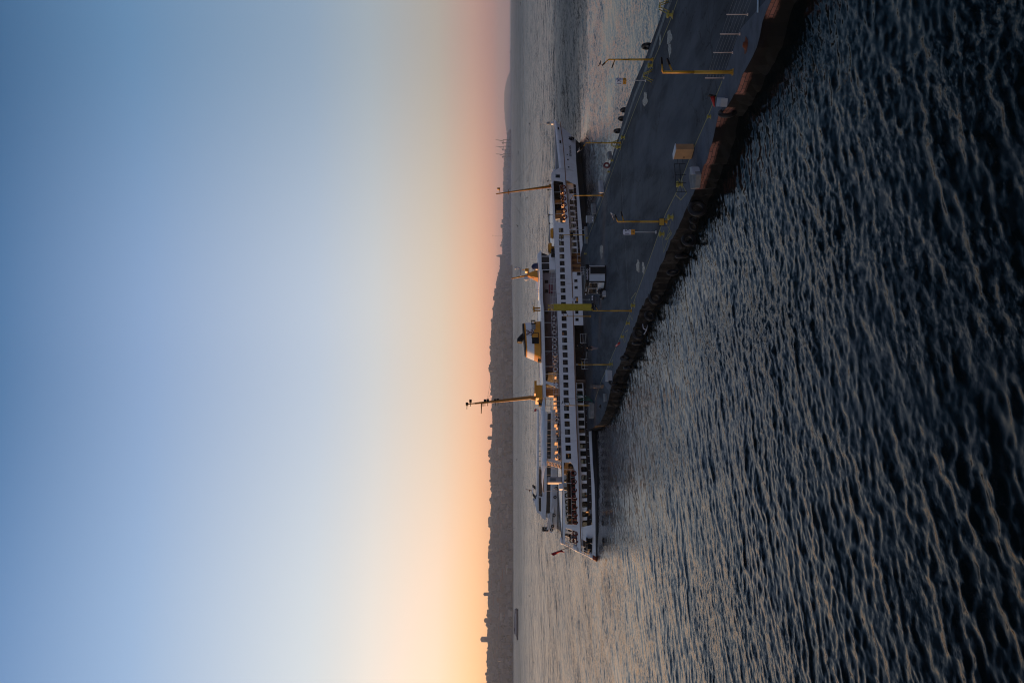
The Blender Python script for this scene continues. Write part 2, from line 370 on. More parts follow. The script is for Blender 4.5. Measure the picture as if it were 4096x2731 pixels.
    s0 = vsc(nzc(.5, 1, 4.4, 4), mrange(t, dist, 20, 120, .60, .95, False))
    s1 = vsc(nzc(.6, 1, 15.0), mrange(t, dist, 15, 120, .34, .5, False))
    s2 = vsc(nzc(.45, 1, 1.6), mrange(t, dist, 60, 220, .15, 1.5, False))
    s3 = vsc(nzc(.35, 1, .32), mrange(t, dist, 90, 350, .0, 1.4, False))
    s4 = vsc(nzc(.3, 1, .06), mrange(t, dist, 300, 1500, .0, .9, False))
    tot = vsc(vadd(vadd(s0, s1), vadd(s2, vadd(s3, s4))), gust, False)
    fl = t.nodes.new('ShaderNodeVectorMath'); fl.operation = 'MULTIPLY'; t.links.new(tot, fl.inputs[0]); fl.inputs[1].default_value = (1, 1, 0)
    rb = t.nodes.new('ShaderNodeVectorRotate'); rb.rotation_type = 'Z_AXIS'; rb.inputs['Angle'].default_value = R(50); t.links.new(fl.outputs[0], rb.inputs['Vector'])
    nn = t.nodes.new('ShaderNodeVectorMath'); nn.operation = 'NORMALIZE'; t.links.new(vadd(g.outputs['Normal'], rb.outputs[0]), nn.inputs[0])
    t.links.new(nn.outputs[0], b.inputs['Normal'])
    ra = mrange(t, dist, 40, 260, .07, .20); rb2 = mrange(t, dist, 260, 1500, 0, .13); t.links.new(mth(t, 'MULTIPLY', mth(t, 'ADD', ra, rb2), mth(t, 'ADD', mth(t, 'POWER', keep, 1.3), mth(t, 'MULTIPLY', rough_b, .9))), b.inputs['Roughness'])
    me.materials.append(m)
    o = bpy.data.objects.new('water', me); C.objects.link(o); tag(o, kind='structure')
build_water()
# ------------------------------------------------------------------ ship frame (needed for the quay edge): x = along the ferry to the bow, y = away from the eye
SHIP_O = Vector((-30.78, 142.6, 0)); SHIP_A = R(90 - 62.66)
SX = Vector((math.cos(SHIP_A), math.sin(SHIP_A), 0)); SY = Vector((-SX.y, SX.x, 0))
def sw(s, t, z=0): return SHIP_O + SX * s + SY * t + Vector((0, 0, z))
PZ = 1.2
# ------------------------------------------------------------------ pier
NEAR = [(3560, -900), (3085, 0), (3065, 46), (3050, 88), (3027, 191), (2993, 260), (2958, 337), (2924, 402), (2874, 459), (2855, 545), (2801, 714), (2759, 806), (2725, 883), (2683, 959), (2670, 1000), (2638, 1067), (2603, 1165), (2562, 1237), (2530, 1325), (2484, 1445), (2456, 1500), (2438, 1577), (2424, 1640), (2400, 1692)]
FARR = [(3000, -900), (2664, 0), (2637, 84), (2606, 168), (2583, 230), (2545, 314), (2503, 432), (2480, 528), (2457, 597), (2432, 684), (2411, 745), (2380, 806), (2356, 870)]
def subdiv(pts, step, jit, rng):
    out = []
    for a, b in zip(pts, pts[1:]):
        d = math.dist(a, b); n = max(1, int(d / step)); ux, uy = (b[0] - a[0]) / d, (b[1] - a[1]) / d
        for i in range(n):
            t = i / n; j = rng.uniform(-jit, jit) if i else 0
            out.append((a[0] + (b[0] - a[0]) * t - uy * j, a[1] + (b[1] - a[1]) * t + ux * j))
    return out + [pts[-1]]
rg = random.Random(3)
near_w = [gp(x, y, PZ) for x, y in NEAR]; far_w = [gp(x, y, PZ) for x, y in FARR]
berth = [tuple(sw(s, -.7)[:2]) for s in (50.5, 49, 22.5, 19)]
near_j = subdiv(near_w, .6, .16, rg)
deck_poly = near_j + berth[::-1] + far_w[::-1]
def asphalt():
    m = bpy.data.materials.new('asphalt'); m.use_nodes = True; t = m.node_tree; b = t.nodes['Principled BSDF']
    g = t.nodes.new('ShaderNodeNewGeometry')
    def nz(s, d, r=.6, sc_=(1, 1, 1)):
        mp = t.nodes.new('ShaderNodeMapping'); mp.inputs['Scale'].default_value = sc_; t.links.new(g.outputs['Position'], mp.inputs['Vector'])
        n = t.nodes.new('ShaderNodeTexNoise'); n.inputs['Scale'].default_value = s; n.inputs['Detail'].default_value = d; n.inputs['Roughness'].default_value = r
        t.links.new(mp.outputs[0], n.inputs['Vector']); return n.outputs[0]
    big = nz(.16, 6, .65); streak = nz(.6, 5, .6, (1, .16, 1)); fine = nz(22, 3)
    c = ramp(t, big, [(.3, (.026, .032, .041)), (.7, (.058, .068, .084))])
    c = mixc(t, mrange(t, streak, .45, .75, 0, .7), c, (.013, .015, .021))
    c = mixc(t, mrange(t, fine, .62, .78, 0, .6), c, (.09, .095, .1))
    vo = t.nodes.new('ShaderNodeTexVoronoi'); vo.feature = 'DISTANCE_TO_EDGE'; vo.inputs['Scale'].default_value = .22; wv = t.nodes.new('ShaderNodeVectorMath'); wv.operation = 'ADD'
    nn = t.nodes.new('ShaderNodeTexNoise'); nn.inputs['Scale'].default_value = .7; nn.inputs['Detail'].default_value = 5; t.links.new(g.outputs['Position'], nn.inputs['Vector'])
    ns = t.nodes.new('ShaderNodeVectorMath'); ns.operation = 'SCALE'; ns.inputs['Scale'].default_value = 3.0; t.links.new(nn.outputs[1], ns.inputs[0]); t.links.new(ns.outputs[0], wv.inputs[0]); t.links.new(g.outputs['Position'], wv.inputs[1]); t.links.new(wv.outputs[0], vo.inputs['Vector'])
    c = mixc(t, mrange(t, vo.outputs['Distance'], .02, .0, 0, .85), c, (.006, .006, .008))
    c = mixc(t, mrange(t, nz(.09, 3, .5, (1, .5, 1)), .56, .6, 0, .5), c, (.085, .097, .118))
    c = mixc(t, mrange(t, nz(.35, 7, .7), .6, .72, 0, .6), c, (.105, .118, .14))
    t.links.new(c, b.inputs['Base Color']); b.inputs['Specular IOR Level'].default_value = .14
    t.links.new(mrange(t, streak, .35, .65, .68, .85), b.inputs['Roughness'])
    q = t.nodes.new('ShaderNodeBump'); q.inputs['Strength'].default_value = .5; q.inputs['Distance'].default_value = .01; t.links.new(fine, q.inputs['Height']); t.links.new(q.outputs[0], b.inputs['Normal'])
    return m
def quay():
    m = bpy.data.materials.new('quay_stone'); m.use_nodes = True; t = m.node_tree; b = t.nodes['Principled BSDF']
    g = t.nodes.new('ShaderNodeNewGeometry'); sp = t.nodes.new('ShaderNodeSeparateXYZ'); t.links.new(g.outputs['Position'], sp.inputs[0])
    cb = t.nodes.new('ShaderNodeCombineXYZ'); t.links.new(sp.outputs[1], cb.inputs[0]); t.links.new(sp.outputs[2], cb.inputs[1])
    br = t.nodes.new('ShaderNodeTexBrick'); br.inputs['Scale'].default_value = 1.0; br.inputs['Brick Width'].default_value = .55; br.inputs['Row Height'].default_value = .2
    br.inputs['Mortar Size'].default_value = .018; br.inputs['Color1'].default_value = (.34, .15, .11, 1); br.inputs['Color2'].default_value = (.22, .095, .07, 1); br.inputs['Mortar'].default_value = (.06, .045, .04, 1)
    t.links.new(cb.outputs[0], br.inputs['Vector'])
    n = t.nodes.new('ShaderNodeTexNoise'); n.inputs['Scale'].default_value = .9; n.inputs['Detail'].default_value = 4; t.links.new(cb.outputs[0], n.inputs['Vector'])
    yy_ = mth(t, 'DIVIDE', mth(t, 'SUBTRACT', mth(t, 'ADD', sp.outputs[1], mth(t, 'MULTIPLY', mth(t, 'SUBTRACT', n.outputs[0], .5), 2.5)), 44.0), 22.0)
    W1, K0 = (1, 1, 1), (0, 0, 0)
    tarf = mth(t, 'ADD', ramp(t, yy_, [(0, K0), (.09, K0), (.10, W1), (.28, W1), (.29, K0), (.37, K0), (.38, W1), (.46, W1), (.47, K0), (.58, K0), (.59, W1), (.64, W1), (.65, K0), (.86, K0), (.88, W1)]), 0.0)
    c = mixc(t, tarf, br.outputs[0], (.008, .006, .006))
    # weed and tar line below the coping
    n2 = t.nodes.new('ShaderNodeTexNoise'); n2.inputs['Scale'].default_value = 1.2; n2.inputs['Detail'].default_value = 6; t.links.new(g.outputs['Position'], n2.inputs['Vector'])
    zz = mth(t, 'ADD', sp.outputs[2], mth(t, 'MULTIPLY', mth(t, 'SUBTRACT', n2.outputs[0], .5), .5))
    c = mixc(t, mrange(t, zz, .62, .9), (.006, .0065, .006), c)
    far = mrange(t, sp.outputs[1], 62, 72)      # towards the pier head the facing is blackened concrete
    c2 = mixc(t, mrange(t, n2.outputs[0], .52, .62), (.005, .0045, .0045), (.030, .026, .023))
    c = mixc(t, far, c, c2)
    t.links.new(c, b.inputs['Base Color']); b.inputs['Roughness'].default_value = .85; b.inputs['Specular IOR Level'].default_value = .12
    q = t.nodes.new('ShaderNodeBump'); q.inputs['Strength'].default_value = .8; q.inputs['Distance'].default_value = .05; t.links.new(n2.outputs[0], q.inputs['Height']); t.links.new(q.outputs[0], b.inputs['Normal'])
    return m
ASPH, QUAY = asphalt(), quay()
pier = empty('pier', (8, 90, 0)); tag(pier, 'long dark asphalt pier with painted yellow edge lines running out to the ferry', 'pier')
def pw(mb, name, mats):
    o = mb.build(name, mats, pier); o.location = (-8, -90, 0); return o
mb = MB(); mb.sheet(deck_poly, PZ); pw(mb, 'deck', ASPH)
# side wall, slightly battered and broken
mb = MB(); ring = deck_poly; n = len(ring); vs = []
for (x, y) in ring: vs.append((x, y, PZ))
rw = random.Random(8)
cx = sum(p[0] for p in ring) / n; cyy = sum(p[1] for p in ring) / n
lv = [(.95, .04), (.6, .07), (.25, .1), (-.2, .1), (-1.5, .1)]
rings = [[(x, y, PZ - .001) for x, y in ring]]
for z, j in lv: rings.append([(x + rw.uniform(-j, j) , y + rw.uniform(-j, j), z) for x, y in ring])
vs = [v for rr in rings for v in rr]
fs = [(k * n + i, (k + 1) * n + i, (k + 1) * n + (i + 1) % n, k * n + (i + 1) % n) for k in range(len(rings) - 1) for i in range(n)]
mb.add(vs, fs); pw(mb, 'quay_wall', QUAY)
def strip(pts, wd, z, mb):
    for a, b in zip(pts, pts[1:]):
        a = Vector(a); b = Vector(b); d = (b - a); 
        if d.length < 1e-3: continue
        d.normalize(); nrm = Vector((-d.y, d.x)) * wd / 2; a2 = a - d * wd * .1; b2 = b + d * wd * .1
        p = [(a2 + nrm), (a2 - nrm), (b2 - nrm), (b2 + nrm)]
        mb.add([(q.x, q.y, z) for q in p], [(0, 1, 2, 3)])
# near concrete edge strip (paler, pitted) between the coping and the yellow line
NL = [(3085, -330), (2960, 120), (2889, 325), (2830, 470), (2780, 582), (2707, 768), (2660, 862), (2606, 1017), (2581, 1085), (2545, 1180), (2495, 1317), (2464, 1388), (2406, 1522), (2379, 1603)]
nl_w = [gp(x, y, PZ) for x, y in NL]
mb = MB(); mb.sheet([p for p in near_j if 44 < p[1] < 117] + [(x - .0, y) for x, y in nl_w[::-1][1:-1]], PZ + .004)
PIT = mat('pitted_concrete', (.085, .098, .122), .85, .4, 1.4, bump=.6, grime=.8, gc=(.022, .023, .028), gs=1.4)
pw(mb, 'edge_slab', PIT)
mb = MB(); strip(subdiv(nl_w[2:], 1.5, .02, rg), .12, PZ + .008, mb); pw(mb, 'yellow_line', LINE)
FL = [(2860, -430), (2711, 0), (2686.5, 69), (2606, 264), (2550, 410), (2495, 555), (2423, 762), (2351, 954)]
mb = MB(); strip(subdiv([gp(x, y, PZ) for x, y in FL], 1.5, .02, rg), .12, PZ + .008, mb); pw(mb, 'yellow_line', LINE)
# dark kerb timbers along the far side
mb = MB()
fl2 = [gp(x, y, PZ) for x, y in [(2700, -40), (2664, 50), (2590, 262), (2541, 380), (2484, 548), (2412, 755), (2356, 900)]]
strip(subdiv(fl2, 2, .02, rg), .5, PZ + .006, mb); pw(mb, 'tar_strip', mat('tar', (.016, .016, .018), .5, .3, 3))
mb = MB(); strip(subdiv([gp(x, y, PZ) for x, y in [(2478, 560), (2482, 611), (2487, 737), (2497, 902), (2508, 1097), (2513, 1180), (2519, 1290)]], 1.2, .03, rg), .07, PZ + .008, mb)
pw(mb, 'drain_line', mat('drain_metal', (.16, .17, .19), .6, .4, 6))
mb = MB(); strip([gp(x, y, PZ) for x, y in [(2850, -400), (2828, 0), (2840, 134), (2852, 250), (2866, 360), (2862, 395)]], .09, PZ + .007, mb); pw(mb, 'tar_seam', BLK)
# bollard boxes painted on the edge slab
mb = MB()
for pts in ([(2703, 780), (2724, 800), (2748, 772), (2716, 716)], [(2658, 880), (2688, 935), (2666, 960), (2690, 860), (2658, 880)], [(2648, 925), (2655, 1010), (2685, 925), (2660, 960)], [(2525, 1195), (2543, 1170), (2530, 1280), (2520, 1260)], [(2500, 1330), (2512, 1318), (2500, 1370), (2488, 1345)], [(2514, 1280), (2520, 1260), (2520, 1310)], [(2436, 1470), (2452, 1437), (2440, 1500)]):
    mb = MB(); strip([gp(x, y, PZ) for x, y in pts], .09, PZ + .012, mb); pw(mb, 'bollard_marking', LINE)
# apron: black boards along the berth
ap = [tuple(sw(s, -.72)[:2]) for s in (50, 22.3)] + [gp(x, y, PZ) for x, y in [(2357, 1608), (2372, 1531), (2371, 1490), (2367, 1350), (2363, 1200), (2359, 1060), (2352, 985)]]
mb = MB(); mb.sheet(ap, PZ + .006); pw(mb, 'black_apron', mat('black_boards', (.009, .009, .010), .6, .4, 1.5, bump=.5))
# timber coping with broken lengths along the near rim
for (a, b) in [((2855, 550), (2801, 714)), ((2874, 459), (2857, 540)), ((2958, 337), (2924, 402)), ((3085, 0), (3052, 84)), ((2630, 1080), (2600, 1170)), ((2590, 1190), (2552, 1262)), ((2545, 1285), (2500, 1400)), ((2478, 1458), (2462, 1490))]:
    A = Vector(gp(*a, .95)); B = Vector(gp(*b, .95)); d = (B - A).normalized(); nn = Vector((d.y, -d.x))
    if nn.dot(-A) < 0: nn = -nn
    k = int((B - A).length / 1.6) + 1; mb = MB()
    for i in range(k):
        p = A + (B - A) * (i / k); q = A + (B - A) * ((i + .93) / k); o1, o2 = nn * .02, nn * (.24 + rw.uniform(-.03, .03))
        z0, z1 = .62 + rw.uniform(-.03, .03), .98 + rw.uniform(-.06, .03)
        mb.hexa([(*(p + o1), z0), (*(q + o1), z0), (*(q + o2), z0), (*(p + o2), z0), (*(p + o1), z1), (*(q + o1), z1), (*(q + o2), z1), (*(p + o2), z1)])
    o = mb.build('edge_timber', mat('edge_beam', (.06, .04, .032), .75, .35, 3, bump=.5, grime=.7, gc=(.01, .01, .01), gs=1.5), pier, fix=True); o.location = (-8, -90, 0)

# puddles
WET = bpy.data.materials.new('puddle_water'); WET.use_nodes = True; bb = WET.node_tree.nodes['Principled BSDF']
bb.inputs['Base Color'].default_value = (.03, .034, .04, 1); bb.inputs['Roughness'].default_value = .22; bb.inputs['IOR'].default_value = 1.5; bb.inputs['Specular IOR Level'].default_value = .3; bb.inputs['Alpha'].default_value = .42
def puddle(x0, y0, rx, ry, seed, label):
    r_ = random.Random(seed); c = Vector(gp(x0, y0, PZ)); a = Vector(gp(x0 - rx, y0, PZ)) - c; b = Vector(gp(x0, y0 + ry, PZ)) - c
    ph = [r_.random() * 6.28 for _ in range(4)]
    pts = []
    for k in range(36):
        t = 2 * math.pi * k / 36; q = 1 + .12 * math.sin(2 * t + ph[0]) + .14 * math.sin(3 * t + ph[1]) + .12 * math.sin(5 * t + ph[2]) + .07 * math.sin(9 * t + ph[3])
        p = a * math.cos(t) * q + b * math.sin(t) * q; pts.append((p.x, p.y))
    mb = MB(); mb.sheet(pts, 0); o = mb.build('puddle', WET, None, (c.x, c.y, PZ + .011)); tag(o, label, 'puddle', 'puddles on the pier', 'structure')
puddle(2678, 150, 9, 30, 1, 'long puddle near the far yellow line beside the first lamp post')
puddle(2679, 200, 6, 28, 11, 'narrow end of the long puddle near the far yellow line')
puddle(2581, 398, 9, 27, 2, 'oval puddle behind the tall sign numbered 17')
puddle(2406, 1008, 5, 32, 3, 'thin pinkish puddle between the kiosk and the ferry bow')
puddle(2552, 1065, 6, 26, 4, 'narrow pale puddle before sign 15, farther of two')
puddle(2574, 1072, 5, 22, 5, 'narrow pale puddle at the near yellow line beside sign 15')
puddle(2641, 160, 3, 22, 6, 'small thin puddle on the far edge strip')

# ------------------------------------------------------------------ things on the pier
def ph(px, y, D): return px * D / F
def lamp(base, topx, arms, label, r=.075, col=None):
    """yellow post; arms = list of (attach x, end x, end y) in survey pixels"""
    X, D = gp(*base, PZ); h = (base[0] - topx) * D / F; col = col or YEL
    o = empty('lamp_post', (X, D, PZ)); tag(o, label, 'lamp post', 'yellow lamp posts on the pier')
    mb = MB(); mb.tube((0, 0, 0), (0, 0, h * .55), r, r, 10); mb.tube((0, 0, h * .55 - .01), (0, 0, h), r * .8, r * .75, 10); mb.box(-.16, .16, -.16, .16, 0, .03); 
    for a in range(4): mb.hexa([(*(Matrix.Rotation(a * math.pi / 2, 2) @ Vector(q)), z) for z, qs in ((.03, ((.07, -.012), (.15, -.012), (.15, .012), (.07, .012))), (.25, ((.06, -.012), (.08, -.012), (.08, .012), (.06, .012)))) for q in qs])
    mb.build('pole', col, o)
    for ax, ex, ey in arms:
        z0 = (base[0] - ax) * D / F; z1 = (base[0] - ex) * D / F; x1 = (base[1] - ey) * D / F
        mb = MB(); mid = Vector((x1 * .55, 0, z0 + (z1 - z0) * .55)); mb.tube((0, 0, z0), mid, r * .55, r * .5, 8); a_ = mb.build('arm', col, o)
        d = Vector((x1, 0, z1 - z0)).normalized(); q = Vector((-d.z, 0, d.x)); e = Vector((x1, 0, z1)); L_ = (e - mid).length
        hm = MB(); wd = .09; 
        pts = [mid - q * .05 + Vector((0, s_ * wd, 0)) for s_ in (-1, 1)] + [e - q * .03 + Vector((0, s_ * wd * 1.5, 0)) for s_ in (1, -1)]
        pts2 = [mid + q * .06 + Vector((0, s_ * wd, 0)) for s_ in (-1, 1)] + [e + q * .05 + Vector((0, s_ * wd * 1.5, 0)) for s_ in (1, -1)]
        hm.hexa([pts[0], pts[1], pts[2], pts[3], pts2[0], pts2[1], pts2[2], pts2[3]])
        hd = hm.build('lamp_head', BLK, a_, fix=True)
        gm = MB(); off = -q * .006 if q.z > 0 else q * .006
        src = [p + off for p in (pts if q.z > 0 else pts2)]; c_ = sum(src, Vector()) / 4
        gm.add([c_ + (p - c_) * .82 for p in src], [(0, 1, 2, 3)]); gm.build('lamp_lens', LAMPG, hd)
    return o, X, D, h
LAMPS = [
    ((2931.5, 289), 2650, [(2651, 2645, 232), (2690, 2668, 236)], 'thick yellow lamp post on the near edge by the wire fence', .095),
    ((2612, 239), 2434, [(2434, 2409, 262), (2460, 2447, 272)], 'yellow lamp post on the far edge beside sign 17', .085),
    ((2669, 886.5), 2470, [(2471, 2460, 860), (2495, 2484, 846)], 'yellow lamp post with a gull on its head beside sign 15', .08),
    ((2483, 572), 2344, [(2344, 2325, 598), (2362, 2349, 555)], 'yellow lamp post on the far edge below the ferry bow', .075),
    ((2410, 782), 2292, [(2292, 2278, 808)], 'yellow lamp post on the far edge before the forward ferry deck', .075),
    ((2349, 940), 2252, [(2252, 2244, 962)], 'thin yellow lamp post beside the grey pole at the ferry side', .07),
    ((2527, 1243), 2371, [(2372, 2366, 1228), (2392, 2378, 1218)], 'yellow lamp post rising before the yellow upright gangway', .075),
    ((2364, 1265), 2257, [(2257, 2249, 1250), (2272, 2262, 1243)], 'yellow lamp post against the ferry just behind the upright gangway', .07),
    ((2442, 1458), 2313, [(2314, 2309, 1450), (2332, 2322, 1430)], 'yellow lamp post near the pier head beside a white boxy block', .07),
    ((2376, 1621), 2263.4, [(2264, 2258, 1612), (2281, 2272, 1600)], 'last yellow lamp post at the very end of the pier', .07)]
for b_, t_, a_, l_, r_ in LAMPS: lamp(b_, t_, a_, l_, r_)
# little sign panel at the foot of the post by sign 15
X, D = gp(2669, 890, PZ)
o = empty('notice_board', (X, D - .25, PZ)); tag(o, 'small yellow notice board in a dark frame at the lamp post foot', 'notice board')
mb = MB(); mb.box(-.24, .24, -.02, .02, .28, .62); mb.build('board', YEL, o)
mb = MB()
for x in (-.26, .26): mb.tube((x, 0, 0), (x, 0, .66), .018)
mb.tube((-.26, 0, .66), (.26, 0, .66), .018); mb.tube((-.26, 0, .24), (.26, 0, .24), .015); mb.build('frame', BLK, o)

def bollard(x, y, label, s=1.0, m=None):
    X, D = gp(x, y, PZ); o = empty('mooring_bollard', (X, D, PZ)); tag(o, label, 'bollard', 'yellow mooring bollards')
    m = m or YELB; s *= .82
    mb = MB(); mb.lathe([(.001, .0), (.17 * s, 0), (.15 * s, .06 * s), (.13 * s, .24 * s), (.15 * s, .29 * s)], n=16); mb.build('post', m, o)
    mb = MB(); mb.lathe([(.15 * s, .285 * s), (.24 * s, .31 * s), (.27 * s, .37 * s), (.25 * s, .45 * s), (.16 * s, .50 * s), (.001, .515 * s)], n=16); mb.build('cap', m, o)
    mb = MB(); mb.prism([(.0, -.42 * s), (.36 * s, 0), (0, .42 * s), (-.36 * s, 0)], 0, .025); mb.build('base_plate', m, o)
    return o
bollard(2729, 737, 'large yellow bollard inside the black handrail frame', 1.05)
bollard(2692, 869, 'yellow bollard between the ring tyre and the post by sign 15')
bollard(2656, 936, 'yellow bollard at the foot of sign 15')
bollard(2843, 467, 'worn yellow bollard stub behind the big near tyre', .55)
bollard(2540, 1222, 'yellow bollard in front of the upright gangway lamp post')
bollard(2518, 1292, 'first yellow bollard beyond the gangway lamp post on the near edge', .85)
bollard(2496, 1346, 'second yellow bollard beyond the gangway lamp post, before the red bar', .85)
bollard(2450, 1456, 'yellow bollard at the foot of the lamp post by the white block', .85)
bollard(2413, 1545, 'small yellow bollard nearest the pier head', .85)
bollard(2690, 60, 'yellow bollard on the far edge close to the corner', 1.1)
bollard(2610, 262, 'yellow bollard below the lamp post by sign 17', 1.0)
bollard(2499, 549, 'yellow bollard in front of the ferry bow lamp post')
bollard(2482, 588, 'yellow bollard just behind the ferry bow lamp post', 1.1)
bollard(2453, 642, 'small yellow bollard beside the red tyre', .7)
bollard(2440, 687, 'small yellow bollard past the red tyre', .75)
bollard(2413, 752, 'yellow bollard by the concrete block under the ferry', .9)
bollard(2382, 842, 'yellow bollard before the pale grey block', .9)
bollard(2352, 952, 'yellow bollard by the grey pole and rolled fender', .9)
bollard(2346, 1015, 'yellow bollard by the kiosk at the ferry side', .8)
X, D = gp(2985, 180, PZ); o = empty('rusty_bollard', (X, D, PZ)); tag(o, 'broken rusty bollard stump lying low on the near edge', 'bollard')
mb = MB(); mb.lathe([(.001, 0), (.3, 0), (.27, .05), (.16, .09), (.15, .16), (.001, .17)], n=12); mb.build('stump', RUST, o); mb = MB(); mb.prism([(-.35, -.2), (.1, -.4), (.42, .05), (.1, .4), (-.4, .25)], 0, .03); mb.build('base_plate', RUST, o)

# numbered signs
def number_sign(x, y, topx, wdt, s, label, arrow=True, two=False):
    X, D = gp(x, y, PZ); h = (x - topx) * D / F; W_ = wdt * D / F
    o = empty('berth_sign', (X, D, PZ)); tag(o, label, 'sign', 'numbered berth signs')
    mb = MB(); mb.tube((0, .0, 0), (0, 0, h * .99), .028, .028, 8); mb.box(-.12, .12, -.12, .12, 0, .05); mb.build('pole', RAIL, o)
    ph_ = h * .235; oh = h * .12
    faces = [(0, 0)] if not two else [(-1, R(-50)), (1, R(50))]
    for sd_, rot in faces:
        e = MB(); e.box(-W_ / 2, W_ / 2, -.015, .015, h - ph_, h - .04)
        e.add([(W_ / 2 * math.cos(a) * .93, yy, h - .04 + .05 * math.sin(a)) for yy in (-.015, .015) for a in np.linspace(0, math.pi, 7)], [tuple(range(6, -1, -1)), tuple(range(7, 14))] + [(i, i + 1, i + 8, i + 7) for i in range(6)])
        pnl = e.build('sign_panel', SIGNW, o, (sd_ * W_ * .32, -.045 + (.12 if two else 0), 0)); pnl.rotation_euler = (0, 0, rot)
        text_mesh(s, ph_ * .8, 'number', BLUE, pnl, (0, -.021, h - ph_ * .56), (math.pi / 2, 0, 0), .004)
        e = MB(); e.box(-W_ / 2, W_ / 2, -.015, .015, h - ph_ - oh, h - ph_ - .004)
        op = e.build('sign_foot', SIGNO, o, (sd_ * W_ * .32, -.045 + (.12 if two else 0), 0)); op.rotation_euler = (0, 0, rot)
        # small boat mark
        e = MB(); z = h - ph_ - oh * .55; e.add([(-.1 * W_ * 1.5, -.02, z), (.1 * W_ * 1.5, -.02, z), (.07 * W_ * 1.5, -.02, z - .04), (-.07 * W_ * 1.5, -.02, z - .04)], [(0, 3, 2, 1)]); e.box(-.012, .012, -.022, -.018, z, z + .05)
        e.build('emblem', BLK, op)
    return o
number_sign(2625, 928.6, 2492, 21, '15', 'white and orange berth sign numbered 15 on the near side')
number_sign(2583, 322.6, 2463, 19, '17', 'two-faced white and orange berth sign numbered 17 on the far edge', two=True)
number_sign(2358, 1198, 2288, 12, '16', 'small white and orange berth sign numbered 16 in front of the ferry')

# grey camera pole with dark box
X, D = gp(2348, 919, PZ); o = empty('camera_pole', (X, D, PZ)); tag(o, 'slim grey pole with a white ball top and a dark box at the ferry side', 'pole')
h = 70 * D / F
mb = MB(); mb.tube((0, 0, 0), (0, 0, h), .045, .04, 8); mb.build('pole', LGREY, o); mb = MB(); mb.ell((0, 0, h), (.13, .13, .15)); mb.build('ball', RAIL, o)
mb = MB(); mb.box(-1.1, -.35, -.1, .15, h - .55, h - .15); mb.tube((-.4, 0, h - .3), (0, 0, h - .3), .03); mb.build('dark_box', BLK, o)

# upright yellow gangway
X, D = gp(2375, 1229, PZ); o = empty('raised_gangway', (X, D, PZ)); tag(o, 'tall yellow perforated gangway hoisted upright between pier and ferry', 'gangway')
h = 161 * D / F; wd = .43
mb = MB(); mb.box(-wd, wd, -.06, .0, 0, h)
for i in range(34):
    z = .12 + i * (h - .2) / 34
    mb.box(-wd + .06, wd - .06, -.085, -.061, z, z + .035)
mb.build('tread_plate', YELG, o)
for sx in (-1, 1):
    mb = MB(); mb.box(sx * wd - .05, sx * wd + .05, -.14, .1, 0, h + .05)
    mb.build('side_rail', YELG, o)
mb = MB()
for zz in (h + .1, h + .75): mb.tube((-wd, 0, zz), (wd, 0, zz), .03)
for sx in (-1, 1): mb.tube((sx * wd, 0, h), (sx * .2, 0, h + .75), .035)
mb.tube((-wd, 0, h + .05), (wd, 0, h + .75), .03); mb.tube((wd, 0, h + .05), (-wd, 0, h + .75), .03); mb.build('hoist_frame', YELG, o)
mb = MB(); mb.box(-wd - .15, wd + .15, -.25, .35, 0, .3); mb.build('hinge_block', BLK, o)

# kiosk
A = Vector(gp(2424, 1061, PZ)); B = Vector(gp(2424.5, 1128, PZ)); Cc = Vector(gp(2416, 1176, PZ)); Dd = A + Cc - B
o = empty('kiosk', (*B, PZ)); tag(o, 'small dark ticket kiosk with white lettering on its fascia', 'kiosk')
h = 82 / 386 * 11.8; a, b, c, d = [p - B for p in (A, B, Cc, Dd)]
def quadbox(mb, P, z0, z1, mi=0):
    mb.hexa([(p.x, p.y, z0) for p in P] + [(p.x, p.y, z1) for p in P], mi)
def grow(P, k):
    cc_ = sum(P, Vector((0, 0))) / 4; return [cc_ + (p - cc_) * k for p in P]
P = [b, a, d, c]
mb = MB(); quadbox(mb, grow(P, .98), .06, h - .1); mb.build('body', BLK, o, fix=True)
mb = MB(); quadbox(mb, grow(P, 1.03), 0, .06); mb.build('plinth', BLK, o, fix=True)
mb = MB(); quadbox(mb, grow(P, 1.06), h - .42, h); mb.build('fascia', BLK, o, fix=True)
ax = (a - b).normalized(); ay = Vector((ax.y, -ax.x)); wf = (a - b).length
def fpane(name, u0, u1, z0, z1, m, off=.03, par=o, org=b, ax=ax, ay=ay, L_=wf):
    mb = MB(); p0 = org + ax * (u0 * L_) + ay * off; p1 = org + ax * (u1 * L_) + ay * off; q = ay * .03
    mb.hexa([(*(p0), z0), (*(p1), z0), (*(p1 - q * 2), z0), (*(p0 - q * 2), z0), (*(p0), z1), (*(p1), z1), (*(p1 - q * 2), z1), (*(p0 - q * 2), z1)])
    return mb.build(name, m, par, fix=True)
fpane('wall_panel', .06, .44, .14, h - .46, PANEL); fpane('door', .50, .86, .12, h - .6, DGLASS); fpane('door_post', .46, .485, .12, h - .46, LGREY); fpane('corner_post', .92, .97, .16, h - .46, LGREY); fpane('transom', .50, .86, h - .57, h - .48, LGREY)
sx_ = (b - c).normalized(); sy_ = Vector((sx_.y, -sx_.x)); ls = (b - c).length
for u0, u1 in ((.06, .48), (.52, .95)):
    f = fpane('window', u0, u1, 1.0, h - .47, LGREY, org=c, ax=sx_, ay=sy_, L_=ls); fpane('pane', u0 + .02, u1 - .02, 1.04, h - .51, DGLASS, off=.045, par=f, org=c, ax=sx_, ay=sy_, L_=ls)
    fpane('lower_panel', u0, u1, .2, .93, PANEL, org=c, ax=sx_, ay=sy_, L_=ls)
fa = math.atan2(ax.y, ax.x); pm = b + (a - b) * .45 + ay * .10
